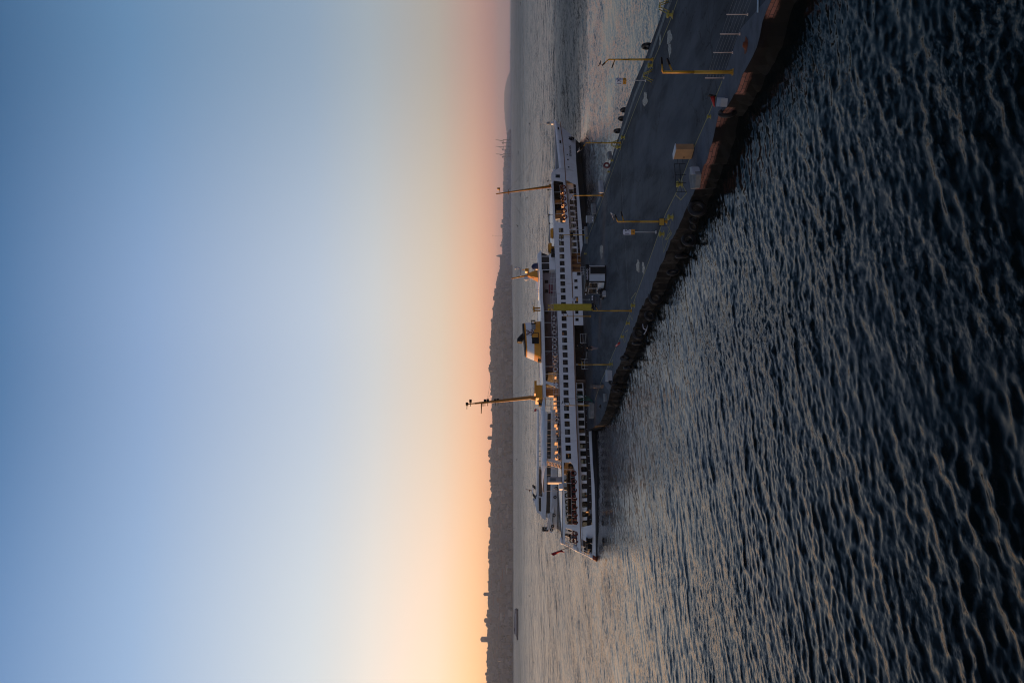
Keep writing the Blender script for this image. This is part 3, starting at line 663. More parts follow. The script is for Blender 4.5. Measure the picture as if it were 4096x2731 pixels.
text_mesh('KABATAŞ', .30, 'fascia_lettering', SIGNW, o, (pm.x, pm.y, h - .22), (math.pi / 2, 0, fa), .01)
fb = math.atan2(sx_.y, sx_.x); pm = c + (b - c) * .47 + sy_ * .12
text_mesh('MOTOR  I', .26, 'side_lettering', SIGNW, o, (pm.x, pm.y, h - .22), (math.pi / 2, 0, fb), .01)
mb = MB(); pm = c + (b - c) * .07 + sy_ * .12; mb.lathe([(.001, -.01), (.1, -.01), (.1, .01), (.001, .01)], (pm.x, pm.y, h - .2), 12, axis='Y'); mb.build('side_emblem', SIGNW, o)
# things around the kiosk
X, D = gp(2418, 1170, PZ); mb = MB()
o = empty('rubbish_bag', (X, D - .5, PZ)); tag(o, 'heap of black rubbish bags against the kiosk side', 'rubbish bags')
for k, (dx, dy, r) in enumerate(((0, 0, .45), (.55, .1, .38), (-.5, .15, .4), (.1, -.1, .3))):
    mb = MB(); mb.ell((dx, dy, r * .8 + (.45 if k == 3 else 0)), (r, r, r * .85), 12, 8)
    rr_ = random.Random(k); mb.v = [(x + rr_.uniform(-.04, .04), y + rr_.uniform(-.04, .04), max(0, z + rr_.uniform(-.04, .04))) for x, y, z in mb.v]; mb.build('bag', mat('bin_bag', (.008, .008, .009), .3, .3, 5), o)
X, D = gp(2421, 1176, PZ); o = empty('white_crate', (X, D - .7, PZ), .3); tag(o, 'open white foam crate beside the bags at the kiosk', 'crate')
mb = MB(); mb.box(-.32, .32, -.22, .22, 0, .04); mb.box(-.32, .32, -.22, -.19, .04, .36); mb.box(-.32, .32, .19, .22, .04, .36); mb.box(-.32, -.29, -.19, .19, .04, .36); mb.box(.29, .32, -.19, .19, .04, .36); mb.build('crate_body', CONCW, o)
mb = MB(); mb.box(-.33, .33, .20, .225, .36, .38); mb.build('crate_rim', SIGNW, o)
X, D = gp(2402, 1200, PZ); o = empty('wire_rack', (X, D, PZ)); tag(o, 'dark wire rack with white tags left of the kiosk', 'rack')
mb = MB()
for z in (.1, .45, .8, 1.15): mb.tube((-.6, 0, z), (.6, 0, z), .012); mb.tube((-.6, .4, z), (.6, .4, z), .012)
for i in range(6):
    x = -.6 + i * .24; mb.tube((x, 0, 0), (x, 0, 1.2), .012); mb.tube((x, 0, 1.15), (x, .4, 1.15), .01)
mb.build('grid', BLK, o)
mb = MB(); mb.box(.3, .55, -.03, -.015, 1.0, 1.15); mb.box(-.02, .22, -.03, -.015, 1.0, 1.15); mb.build('price_tag', SIGNW, o)
# small dark box sign on the ferry side of the kiosk
X, D = gp(2346, 1096, PZ); o = empty('loudspeaker_box', (X, D, PZ)); tag(o, 'square dark box with a pinkish side above the kiosk roof', 'box')
mb = MB(); mb.tube((0, 0, 0), (0, 0, .9), .04); mb.build('stand', GREY, o); mb = MB(); mb.box(-.28, .28, -.3, .3, .9, 1.5); mb.build('case', LGREY, o); mb = MB(); mb.box(-.2, .24, -.33, -.301, .93, 1.46); mb.build('grille', BLK, o)

# beige cabinet
p1 = Vector(gp(2779, 598, PZ)); p2 = Vector(gp(2768, 637, PZ)); D = p1.y
o = empty('electric_cabinet', (*p1, PZ)); tag(o, 'tall beige cabinet glowing warm on its side on the near edge', 'cabinet')
q1 = p2 - p1; dpt = Vector((-q1.y, q1.x)).normalized() * .42
if dpt.y < 0: dpt = -dpt
Pq = [Vector((0, 0)), q1 * 1.0, q1 + dpt, dpt]; hc = 1.18
# the warm panel faces the glow, the grey side faces the eye
mb = MB(); mb.hexa([(p.x, p.y, .05) for p in Pq] + [(p.x, p.y, hc) for p in Pq]); mb.build('case', BEIGE, o, fix=True)
mb = MB(); G = grow(Pq, 1.06); mb.hexa([(p.x, p.y, hc) for p in G] + [(p.x, p.y, hc + .05) for p in G]); mb.build('lid', LGREY, o, fix=True)
mb = MB(); G = grow(Pq, .9); mb.hexa([(p.x, p.y, 0) for p in G] + [(p.x, p.y, .05) for p in G]); mb.build('plinth', BLK, o, fix=True)
mb = MB(); mm = (Pq[0] + Pq[1]) * .5; fn = Vector((q1.y, -q1.x)).normalized(); fn = -fn if fn.dot(dpt) > 0 else fn
c1 = Pq[0] + q1 * .8 + fn * .012; mb.box(c1.x - .02, c1.x + .02, c1.y - .03, c1.y + .02, .5, .62); mb.build('handle', BLK, o)
mb = MB(); e_ = Pq[0] + Vector((.0, .1)); mb.tube((e_.x + .05, e_.y, .05), (e_.x + .35, e_.y + .2, .28), .02); mb.build('prop', GREY, o)

# black handrail frame
f0 = Vector(gp(2748, 768, PZ)); f1 = Vector(gp(2741, 655, PZ)); d = f1 - f0; hr = .72
o = empty('handrail', (*f0, PZ)); tag(o, 'black handrail frame round the large yellow bollard', 'handrail')
for i in range(4):
    t_ = (0, .32, .6, 1)[i]; mb = MB(); mb.tube((d.x * t_, d.y * t_, 0), (d.x * t_, d.y * t_, hr), .018, n=6); mb.build('upright', BLK, o)
for z in (hr, .38):
    mb = MB(); mb.tube((0, 0, z), (d.x, d.y, z), .018, n=6); mb.build('rail', BLK, o)
mb = MB(); mb.tube((d.x, d.y, .5), (d.x * 1.6, d.y * 1.6, .5), .016, n=6); mb.tube((d.x, d.y, .15), (d.x * 1.6, d.y * 1.6, .15), .016, n=6); mb.build('rail', BLK, o)

def block(pts_img, z1, label, m=CONC, name='concrete_block', z0=PZ, jit=.03, cat='concrete block', grp=None):
    P = [Vector(gp(x, y, z0)) for x, y in pts_img]; c0 = sum(P, Vector((0, 0))) / len(P)
    mb = MB(); r_ = random.Random(len(label)); pts = [tuple(p - c0) for p in P]; pts = subdiv(pts + [pts[0]], .35, jit, r_)[:-1]
    n = len(pts); top = [(x * .95 + r_.uniform(-jit, jit), y * .95 + r_.uniform(-jit, jit)) for x, y in pts]
    mb.add([(x, y, 0) for x, y in pts] + [(x, y, z1 * .93) for x, y in pts] + [(x * .97, y * .97, z1 + r_.uniform(-jit, jit) * .5) for x, y in top] + [(0, 0, z1)],
           [(i, (i + 1) % n, n + (i + 1) % n, n + i) for i in range(n)] + [(n + i, n + (i + 1) % n, 2 * n + (i + 1) % n, 2 * n + i) for i in range(n)] + [(2 * n + i, 2 * n + (i + 1) % n, 3 * n) for i in range(n)])
    o = mb.build(name, m, None, (c0.x, c0.y, z0), fix=True); tag(o, label, cat, grp); return o
block([(2792, 664), (2806, 700), (2800, 750), (2784, 757), (2776, 700), (2781, 668)], .34, 'rough grey concrete base with pale paint near the black handrail', CONC)
block([(2797, 668), (2803, 697), (2792, 699), (2787, 670)], .47, 'white painted concrete slab on the rough base beside the handrail', CONCW)
block([(2908, 428), (2912, 395), (2897, 391), (2892, 427)], .40, 'pale square concrete block beside the fallen red cone', CONCW)
block([(2449, 1482), (2449, 1522), (2440, 1526), (2440, 1479)], .55, 'white concrete block near the pier head lamp post', CONCW)
block([(2377, 1612), (2378, 1668), (2371, 1674), (2370, 1610)], .6, 'rounded pale concrete block at the pier corner against the ferry', CONC)
block([(2416, 1540), (2413, 1552), (2366, 1552), (2370, 1540)], .35, 'low dark timber barrier across the pier head', WOOD2, 'timber_barrier', cat='barrier')
block([(2446, 605), (2450, 634), (2443, 640), (2439, 610)], .35, 'dark concrete lump at the far edge before the red tyre', CONC)
block([(2412, 722), (2416, 770), (2408, 774), (2405, 724)], .42, 'white topped concrete block on the far edge under the ferry', CONCW)
block([(2382, 815), (2386, 854), (2379, 858), (2376, 816)], .45, 'pale grey block beside the marked cabinet on the far edge', CONC)
block([(2350, 907), (2352, 975), (2346, 975), (2345, 907)], .36, 'long rounded grey block by the grey pole', CONC)
block([(2426, 1575), (2428, 1605), (2420, 1607), (2419, 1573)], .2, 'broken concrete slab near the end of the pier', CONC)
# marked cabinet at the far edge
X, D = gp(2378, 877, PZ); o = empty('utility_cabinet', (X, D, PZ)); tag(o, 'grey utility cabinet with white marks on the far edge', 'cabinet')
mb = MB(); mb.box(-.45, .45, -.35, .35, .05, 1.1); mb.build('case', GREY, o); mb = MB(); mb.box(-.48, .48, -.38, .38, 1.1, 1.16); mb.build('lid', LGREY, o)
mb = MB(); mb.box(-.32, -.08, -.366, -.352, .22, .34); mb.box(.05, .28, -.366, -.352, .22, .34); mb.build('label_plate', SIGNW, o)
# fallen red cone, red bar
X, D = gp(2862, 408, PZ); o = empty('traffic_cone', (X, D, PZ)); tag(o, 'red traffic cone tipped over beside the square concrete block', 'cone')
mb = MB(); mb.path([(-.28, 0, .07), (.0, .02, .11), (.3, .04, .17)], [.02, .08, .15], 10); mb.build('cone', RED, o)
mb = MB(); mb.hexa([(.29, -.2, 0), (.33, -.2, 0), (.33, .24, 0), (.29, .24, 0), (.37, -.2, .4), (.41, -.2, .4), (.41, .24, .4), (.37, .24, .4)]); mb.build('base', BLK, o)
a_ = Vector(gp(2468, 1383, PZ)); b_ = Vector(gp(2481, 1371, PZ)); mb = MB(); mb.tube((0, 0, .09), (*(b_ - a_), .09), .09, n=8); mb.tube((0, 0, .09), (-.08, .02, .09), .12, .12, 8); o = mb.build('red_bar', RED, None, (*a_, PZ)); tag(o, 'short red bar lying across the near yellow line', 'bar')
# fence with four posts and cables
fp = [Vector(gp(x, y, PZ)) for x, y in ((2992, 59), (2961, 137), (2932, 211), (2897, 312.7))]
o = empty('wire_fence', (*fp[3], PZ)); tag(o, 'low wire fence with four glinting pale posts on the near edge', 'fence')
hts = []
for p, tx in zip(fp, (2906, 2880, 2853, 2820.5)):
    bx = XH + F * 11.8 / p.y; hgt = (bx - tx) * p.y / F; hts.append(hgt); q = p - fp[3]
    mb = MB(); mb.tube((q.x, q.y, 0), (q.x, q.y, hgt), .026, .03, 8); mb.lathe([(.001, 0), (.07, 0), (.07, .05), (.001, .05)], (q.x, q.y, 0), 8); mb.build('post', mat('fence_post', (.62, .46, .38), .3, .1, 3), o)
for k in range(6):
    mb = MB()
    fq = [fp[0] + (fp[0] - fp[1]) * 2] + fp
    for i, (p, q) in enumerate(zip(fq, fq[1:])):
        z1 = hts[max(0, i - 1)] * (.12 + .16 * k); z2 = hts[i] * (.12 + .16 * k); p = p - fp[3]; q = q - fp[3]
        mb.tube((p.x, p.y, z1), (q.x, q.y, z2), .005, n=4)
    mb.build('cable', GREY, o)
a_ = Vector(gp(3037, -40, PZ)); b_ = Vector(gp(3035, 51, PZ)); mb = MB(); mb.tube((0, 0, .05), (*(b_ - a_), .05), .045, n=8); o = mb.build('pipe', mat('blue_pipe', (.30, .42, .52), .45, .1, 2), None, (*a_, PZ)); tag(o, 'light blue pipe lying on the near edge by the corner', 'pipe')
# far edge trestle
X, D = gp(2660, 52, PZ)
for k, (x, y) in enumerate(((2680, 22), (2612, 300), (2475, 575))):
    X, D = gp(x, y, PZ); o = empty('mooring_trestle', (X, D, PZ)); tag(o, ('yellow mooring trestle at the far edge corner', 'yellow mooring trestle beneath sign 17', 'yellow mooring trestle at the lamp post under the ferry bow')[k], 'trestle', 'yellow mooring trestles')
    mb = MB()
    for sx in (-1, 1):
        for y0_, y1_ in ((0, 0), (.6, .5)): mb = MB(); mb.tube((sx * .45, y0_, 0), (sx * .12, y1_, .75), .035); mb.build('leg', YELB, o)
    mb = MB(); mb.tube((-.2, 0, .75), (.2, 0, .75), .04); mb.tube((0, 0, .75), (0, .5, .75), .04); mb.build('crossbar', YELB, o)

# tyres
def tyre(x, y, r, label, rot=0, lit=False, z=None, tilt=0):
    """hangs on the near quay wall; x, y = centre in survey pixels at height z"""
    z = .75 if z is None else z; X, D = gp(x, y, z)
    mb = MB(); mb.torus((0, 0, 0), r * .74, r * .28, 'Y', 24, 10, flat=.85); 
    o = mb.build('tyre_fender', RUBBER, None, (X, D, z)); o.rotation_euler = (tilt, 0, rot); tag(o, label, 'tyre', 'tyre fenders on the pier wall'); return o
wall_rot = R(70)
TY = [(2908, 452, .52, 'big black tyre on the quay wall next to the square pale block', .95), (2880, 505, .36, 'half hidden tyre just past the big black tyre', .8),
      (2800, 708, .5, 'upper black tyre of the cluster beside the painted slab', .95), (2795, 742, .5, 'front black tyre of the cluster beside the painted slab', .8), (2812, 770, .45, 'lower black tyre of the cluster beside the painted slab', .5),
      (2790, 834, .62, 'large open ring tyre with glinting rim hanging alone', .75), (2775, 880, .34, 'small tyre under the large ring tyre', .55), (2775, 908, .3, 'small tyre two places past the large ring tyre', .5),
      (2755, 960, .52, 'dull ring tyre low on the wall below sign 15', .5), (2725, 1025, .45, 'dark tyre low on the wall past sign 15', .4), (2690, 1090, .45, 'dark tyre beside the corner of the broken coping', .5),
      (2622, 1193, .6, 'wide dark ring tyre before the gangway lamp post', .7), (2600, 1262, .5, 'dark tyre just beyond the wide dark ring tyre', .6), (2556, 1335, .62, 'pale worn ring tyre hanging by the white rope', .75), (2549, 1372, .5, 'dark tyre just beyond the pale worn tyre', .6),
      (2500, 1432, .55, 'tall tyre heap top by the pier steps', 1.1), (2512, 1470, .5, 'dark tyre under the broken coping towards the head', .6), (2452, 1530, .55, 'black tyre leaning beside the white block', 1.1), (2468, 1560, .5, 'black tyre low on the pier head', .6), (2440, 1598, .5, 'black tyre at the last yellow bollard', .7), (2410, 1625, .5, 'upper black tyre at the pier tip', 1.0), (2424, 1650, .5, 'outermost black tyre at the pier tip', .6)]
for k, (x, y, r, l, z) in enumerate(TY):
    tyre(x, y, r, l, R(62 + (k * 37) % 26 - 8) if 'ring' not in l else R(28), z=z, tilt=R((k * 13) % 16 - 8))
X, D = gp(2441, 662, PZ); mb = MB(); mb.torus((0, 0, 0), .3, .12, 'Y', 20, 8); o = mb.build('tyre_fender', mat('red_tyre', (.16, .05, .05), .6, .2, 4), None, (X, D, PZ + .42)); o.rotation_euler = (0, 0, R(20)); tag(o, 'faded red tyre standing on the far edge', 'tyre')
# far side fenders
for k, (x, y) in enumerate(((2585, 180), (2497, 436), (2488, 470), (2470, 520))):
    X, D = gp(x, y, .9); mb = MB(); mb.torus((0, 0, 0), .38, .16, 'X', 20, 8); o = mb.build('tyre_fender', RUBBER, None, (X - .12, D, .82)); o.rotation_euler = (0, 0, R(10)); tag(o, ('black tyre bulging from the far edge by the long puddle', 'first of three black tyres on the far edge before the bow', 'middle of three black tyres on the far edge before the bow', 'last of three black tyres on the far edge before the bow')[k], 'tyre', 'tyres on the far pier edge')
# fender bodies, ropes
mb = MB()
X, D = gp(2576, 1316, .7)
mb = MB(); mb.path([(-.5, 0, .25), (-.1, .05, 0), (.35, .05, -.1)], .035, 6); mb.path([(-.1, .05, 0), (.05, -.05, .3), (.45, 0, .35)], .035, 6); o = mb.build('white_rope', SIGNW, None, (X, D - .6, .55)); tag(o, 'knotted white rope hanging beside the pale worn tyre', 'rope')
for k in range(3):
    mb = MB(); a_ = Vector(gp(2372 + k * 2, 1600 + k * 5, PZ)); s0 = sw(24.5 + k * .5, .05, 2.6)
    pts = []
    for i in range(9):
        t_ = i / 8; p = Vector((*a_, PZ + .3)).lerp(s0, t_); p.z -= 1.0 * math.sin(math.pi * t_) * (.5 + .2 * k); p.z = max(p.z, PZ + .05); pts.append(p - Vector((*a_, PZ)))
    mb.path(pts, .05, 6); o = mb.build('mooring_rope', GREEN, None, (*a_, PZ)); tag(o, ('upper green mooring rope from ferry to pier corner', 'middle green mooring rope from ferry to pier corner', 'lowest green mooring rope from ferry to pier corner')[k], 'rope', 'green mooring ropes')
# gangway rails at the berth
for k, (ya, yb, lx) in enumerate(((1336, 1372, 2346), (1436, 1475, 2352), (1068, 1098, 2347))):
    p0 = Vector(gp(lx, ya, PZ)); p1 = Vector(gp(lx + 1, yb, PZ)); d = p1 - p0
    o = empty('barrier_rail', (*p0, PZ)); tag(o, ('white barrier rails before the dark boarding opening', 'white barrier rails beside the green ropes', 'pale barrier rails behind the kiosk')[k], 'barrier', 'barrier rails at the berth')
    for i in range(4 if k else 2):
        q = d * (i / (3 if k else 1)); mb = MB(); mb.tube((q.x, q.y, 0), (q.x, q.y, 1.0), .022); mb.build('post', RAIL, o)
    for z in (.95, .55): mb = MB(); mb.tube((0, 0, z), (d.x, d.y, z), .02); mb.build('rail', RAIL, o)
# boarding plate
p0 = Vector(gp(2347, 1390, PZ)); o = empty('boarding_plate', (*p0, PZ), SHIP_A); tag(o, 'dark boarding plate laid from pier to the ferry opening', 'gangplank')
mb = MB(); mb.box(-1.6, 1.6, -1.6, 1.2, .02, .08); mb.build('plate', BLK, o); mb = MB(); mb.box(-1.6, -1.52, -1.6, 1.2, .08, .2); mb.build('kerb', GREY, o); mb = MB(); mb.box(1.52, 1.6, -1.6, 1.2, .08, .2); mb.build('kerb', GREY, o)

# ------------------------------------------------------------------ people
def person(base, hgt, yaw, label, pose, jacket=JACKET, legs=DENIM, hair=HAIR):
    X, D = gp(*base, PZ); root = empty('person', (X, D, PZ), yaw); tag(root, label, 'person')
    k = hgt / 1.75; fw = pose.get('lean', 0); st = pose.get('stride', .12)
    V = {'pel': (0, 0, .93), 'wa': (0, .02, 1.08), 'ch': (0, .0 + fw, 1.32), 'nk': (0, -.0 + fw, 1.47), 'hd0': (0, -.02 + fw, 1.56), 'hd1': (0, -.03 + fw, 1.68),
         'shl': (-.18, fw, 1.40), 'ell': (-.25, .04 + fw, 1.14), 'wrl': (-.23, -.1 + fw, .93), 'shr': (.18, fw, 1.40), 'elr': (.25, .04 + fw, 1.14), 'wrr': (.20, -.16 + fw, .98),
         'hpl': (-.09, 0, .90), 'knl': (-.11, -st * .6, .50), 'anl': (-.11, -st, .08), 'tol': (-.12, -st - .17, .03), 'hpr': (.09, 0, .90), 'knr': (.11, st * .4, .50), 'anr': (.11, st, .08), 'tor': (.12, st - .16, .03)}
    E = [('pel', 'wa', .15, .13), ('wa', 'ch', .13, .16), ('ch', 'nk', .16, .06), ('nk', 'hd0', .055, .085), ('hd0', 'hd1', .085, .08), ('ch', 'shl', .1, .075), ('shl', 'ell', .07, .05), ('ell', 'wrl', .05, .035),
         ('ch', 'shr', .1, .075), ('shr', 'elr', .07, .05), ('elr', 'wrr', .05, .035), ('pel', 'hpl', .12, .1), ('hpl', 'knl', .1, .065), ('knl', 'anl', .065, .05), ('anl', 'tol', .05, .04), ('pel', 'hpr', .12, .1), ('hpr', 'knr', .1, .065), ('knr', 'anr', .065, .05), ('anr', 'tor', .05, .04)]
    for sd_ in ('l', 'r'):      # five fingers per hand
        wx = V['wr' + sd_]
        V['pa' + sd_] = (wx[0], wx[1] - .03, wx[2] - .07); E.append(('wr' + sd_, 'pa' + sd_, .03, .036))
        sg = -1 if sd_ == 'l' else 1
        for f in range(4):
            V[f'f{f}a{sd_}'] = (wx[0] + sg * (f - 1.5) * .004, wx[1] - .055 + f * .02, wx[2] - .12); V[f'f{f}b{sd_}'] = (wx[0] - sg * .012, wx[1] - .065 + f * .02, wx[2] - .165 + abs(f - 1) * .008)
            E += [('pa' + sd_, f'f{f}a{sd_}', .012, .010), (f'f{f}a{sd_}', f'f{f}b{sd_}', .010, .008)]
        V['tha' + sd_] = (wx[0] - sg * .02, wx[1] - .085, wx[2] - .075); E.append(('wr' + sd_, 'tha' + sd_, .014, .009))
    names = list(V); rad = {}
    for a, b, ra, rb in E:
        rad.setdefault(a, ra); rad.setdefault(b, rb)
    me = bpy.data.meshes.new('body'); me.from_pydata([Vector(V[n]) * k for n in names], [(names.index(a), names.index(b)) for a, b, _, _ in E], [])
    o = bpy.data.objects.new('body', me); C.objects.link(o); md = o.modifiers.new('s', 'SKIN'); o.modifiers.new('u', 'SUBSURF').levels = 1
    for i, n in enumerate(names): me.skin_vertices[0].data[i].radius = (rad[n] * k * (1.0 if n[0] != 'w' else 1), rad[n] * k * .85); me.skin_vertices[0].data[i].use_root = n == 'pel'
    bm_ = bpy.data.meshes.new_from_object(o.evaluated_get(bpy.context.evaluated_depsgraph_get())); bpy.data.objects.remove(o); bm_.name = 'body'
    for mm in (jacket, legs, SKIN, BLK): bm_.materials.append(mm)
    for p in bm_.polygons:
        c = p.center / k
        p.material_index = 3 if c.z < .075 else 2 if c.z > 1.475 or (c.z < .98 and abs(c.x) > .17) else 1 if c.z < .95 else 0; p.use_smooth = True
    o = bpy.data.objects.new('body', bm_); C.objects.link(o); o.parent = root
    hd = Vector((0, -.03 + fw, 1.655)) * k
    mb = MB(); mb.ell(tuple(hd + Vector((0, .018, .03)) * k), (.088 * k, .10 * k, .095 * k), 12, 8); mb.build('hair', hair, root)
    mb = MB(); mb.ell(tuple(hd + Vector((0, -.085, -.02)) * k), (.013 * k, .02 * k, .02 * k), 6, 4); 
    for sx in (-1, 1): mb.ell(tuple(hd + Vector((sx * .083, 0, -.015)) * k), (.012 * k, .02 * k, .03 * k), 6, 4)
    mb.build('face', SKIN, root)
    mb = MB()
    for sx in (-1, 1): mb.ell(tuple(hd + Vector((sx * .032, -.083, .0)) * k), (.012 * k, .006 * k, .006 * k), 6, 4)
    mb.box(-.022 * k, .022 * k, hd.y - .09 * k, hd.y - .08 * k, hd.z - .062 * k, hd.z - .056 * k); mb.build('eyes_and_mouth', BLK, root)
    return root
person((2395, 1391), 1.72, R(200), 'person in dark jacket and pale jeans standing before the boarding opening', {'stride': .1})
person((2352, 1382), 1.75, R(170), 'person in black on the dark boarding plate beside the rails', {'stride': .06}, legs=JACKET)

# added sun blocker out of frame: it keeps the low sun off this pier
o = empty('sun_blocker', (-102, 127, 0), math.atan2(79, 42)); tag(o, 'long low added sun blocker, unseen beyond the left edge', 'sun blocker')
mb = MB(); mb.box(-50, 54, -8, 8, -1.5, 1.3); mb.build('quay', CONC, o)  # base slab of the added blocker
mb = MB(); mb.box(-46, 50.5, -6, 6, 1.3, 9.0); mb.build('wall', mat('blocker_wall', (.22, .2, .18), .8, .1, .3), o)
mb = MB(); mb.hexa([(-47, -7, 9.0), (51.5, -7, 9.0), (51.5, 7, 9.0), (-47, 7, 9.0), (-47, -.5, 11), (51.5, -.5, 11), (51.5, .5, 11), (-47, .5, 11)]); mb.build('roof', mat('blocker_roof', (.12, .07, .05), .8, .2, .3), o)
# ------------------------------------------------------------------ ferry
BH = 6.5
def raw_st(x, y, t):
    d = Vector(((YC - y) / F, 1, -(x - XH) / F)); o = Vector((0, 0, H)) - SHIP_O
    k = (t - o.dot(SY)) / d.dot(SY); p = o + d * k
    return p.dot(SX), p.z
S_TIP = raw_st(2215, 477, BH)        # bow tip and the stem at the waterline lie on the centre line
S_FOOT = raw_st(2335, 573, BH)
def s_end(z):
    k = (z - 0) / (S_TIP[1] - 0); return S_FOOT[0] + (S_TIP[0] - S_FOOT[0]) * max(-.15, min(1.6, k))
SA_, SB_ = 0.0, 0.0
SE0, SE1 = [.6, 0.0], [5.3, 4.0]
def se(z): return SE0[1] + (SE1[1] - SE0[1]) * max(-.2, min(1.6, (z - SE0[0]) / (SE1[0] - SE0[0])))
def hb(s, z=3.0):
    e = s_end(z); x = e - s; xs = s - se(z)
    if x <= 0 or xs <= 0: return 0.0
    f = 1 - (1 - min(1, x / 27)) ** 2.1
    if z < 2.6: f *= 1 - .07 * (1 - min(1, x / 27)) * min(1, (2.6 - z) / 2.6)
    if xs < 13: f *= 1 - (1 - xs / 13) ** 2.05
    return BH * f
def tn(s, z=3.0): return BH - hb(s, z)
def proj(s, t, z):
    p = sw(s, t, z); return XH + F * (H - z) / p.y, YC - F * p.x / p.y, p.y
_sil = {}
def sil(z):
    k = round(z, 1)
    if k not in _sil:
        b = se(k); _sil[k] = max((proj(b + i * .05, tn(b + i * .05, k), k)[1], b + i * .05) for i in range(200))
    return _sil[k]
for _ in range(6):      # set the stern end so that its outline falls where the survey shows it
    for q, y in ((SE0, 2234.0), (SE1, 2171.0)):
        _sil.clear(); dy = sil(q[0])[0] - y; q[1] += dy / 24.5
_sil.clear()
def SP(x, y, off=0.0):     # survey pixel -> (s, z) on the near side plating (+ inset)
    z = 3.0
    for _ in range(7):
        lo, hi = sil(z)[1], s_end(z)
        for _ in range(26):
            m_ = (lo + hi) / 2
            if proj(m_, tn(m_, z) + off, z)[1] > y: lo = m_
            else: hi = m_
        s = (lo + hi) / 2; z = H - (x - XH) * proj(s, tn(s, z) + off, z)[2] / F
    return s, z
ferry = empty('passenger_ferry', SHIP_O, SHIP_A); tag(ferry, 'long white passenger ferry with orange and white funnel moored at the pier', 'ferry')
def bld(mb, name, m, par=None, fix=True): return mb.build(name, m, ferry if par is None else par, fix=fix)
def plate(name, outer, holes, m, thick=.12, off=0.0, par=None, mirror=False, step=1.5, both=False, flat=None, zref=None):
    """a wall cut from (s, z) outlines, bent to the ship's plan"""
    polys = [[Vector((s, z, 0)) for s, z in outer]] + [[Vector((s, z, 0)) for s, z in h] for h in holes]
    allp = [p for q in polys for p in q]; tris = tessellate_polygon(polys)
    b = bmesh.new(); vs = [b.verts.new((p.x, 0, p.y)) for p in allp]
    for t in tris:
        try: b.faces.new([vs[i] for i in t])
        except ValueError: pass
    s0, s1 = min(p.x for p in allp), max(p.x for p in allp)
    ss = s0 + .1
    while ss < s1:
        if flat is None and (ss > 44 or ss < 20): bmesh.ops.bisect_plane(b, geom=b.verts[:] + b.edges[:] + b.faces[:], plane_co=(ss, 0, 0), plane_no=(1, 0, 0))
        ss += step if ss > 14 else .3
    bmesh.ops.recalc_face_normals(b, faces=b.faces)
    r = bmesh.ops.extrude_face_region(b, geom=b.faces[:] + b.edges[:] + b.verts[:])
    for v in r['geom']:
        if isinstance(v, bmesh.types.BMVert): v.co.y += thick
    for v in b.verts:
        t = v.co.y + off + (tn(v.co.x, v.co.z if zref is None else zref) if flat is None else flat); v.co.y = 2 * BH - t if mirror else t
    bmesh.ops.recalc_face_normals(b, faces=b.faces)
    me = bpy.data.meshes.new(name); b.to_mesh(me); b.free(); me.materials.append(m)
    o = bpy.data.objects.new(name, me); C.objects.link(o); o.parent = ferry if par is None else par; return o
def IM(pts, off=0.0): return [SP(x, y, off) for x, y in pts]
def rrect(s0, s1, z0, z1, r=.12):
    return [(s0 + r, z0), (s1 - r, z0), (s1, z0 + r), (s1, z1 - r), (s1 - r, z1), (s0 + r, z1), (s0, z1 - r), (s0, z0 + r)]
# --- hull shell: white above, black below
WB = [(2383.5, 2205), (2382.5, 2159), (2379, 1951), (2371.5, 1851), (2365, 1691), (2358, 1500), (2344, 1280), (2329.5, 950), (2327, 900), (2320, 825), (2312, 735), (2304, 645), (2302, 560)]
wb = sorted(IM(WB)); 
def wbz(s): return float(np.interp(s, [p[0] for p in wb], [p[1] for p in wb]))
SH = [(2371.5, 2190), (2371, 2107), (2359.5, 1800), (2349.5, 1530), (2336, 1298), (2330, 1100), (2317, 940), (2311, 850), (2304.9, 735)]
sh = sorted(IM(SH)); SHEER_FWD = SP(2236, 672)
def shz(s): return float(np.interp(s, [p[0] for p in sh], [p[1] for p in sh]))
s_st = se(.7)
def shell(name, zlo, zhi, m, n=130, par=None, out=0.0, nz=4):
    mb = MB()
    for side in (0, 1):
        vs = []
        for i in range(n + 1):
            u = .5 - .5 * math.cos(math.pi * i / n)
            for j in range(nz + 1):
                q = j / nz; s = 40; z = 0
                for _ in range(5):
                    z = zlo(s) + (zhi(s) - zlo(s)) * q; s = se(z) + (s_end(z) - se(z)) * u
                t = tn(s, z) - out
                vs.append((s, 2 * BH - t if side else t, z))
        k = nz + 1; fs = [(i * k + j, (i + 1) * k + j, (i + 1) * k + j + 1, i * k + j + 1) for i in range(n) for j in range(nz)]
        if side: fs = [f[::-1] for f in fs]
        mb.add(vs, fs, 0, True)
    return mb
mb = shell('hull', lambda s: -1.2, wbz, BLACK, out=-.04); bld(mb, 'hull_bottom', BLACK, fix=False)
top_open = shz(20)
mb = shell('hull', wbz, shz, WHITE, nz=3); bld(mb, 'hull_side', WHITE, fix=False)
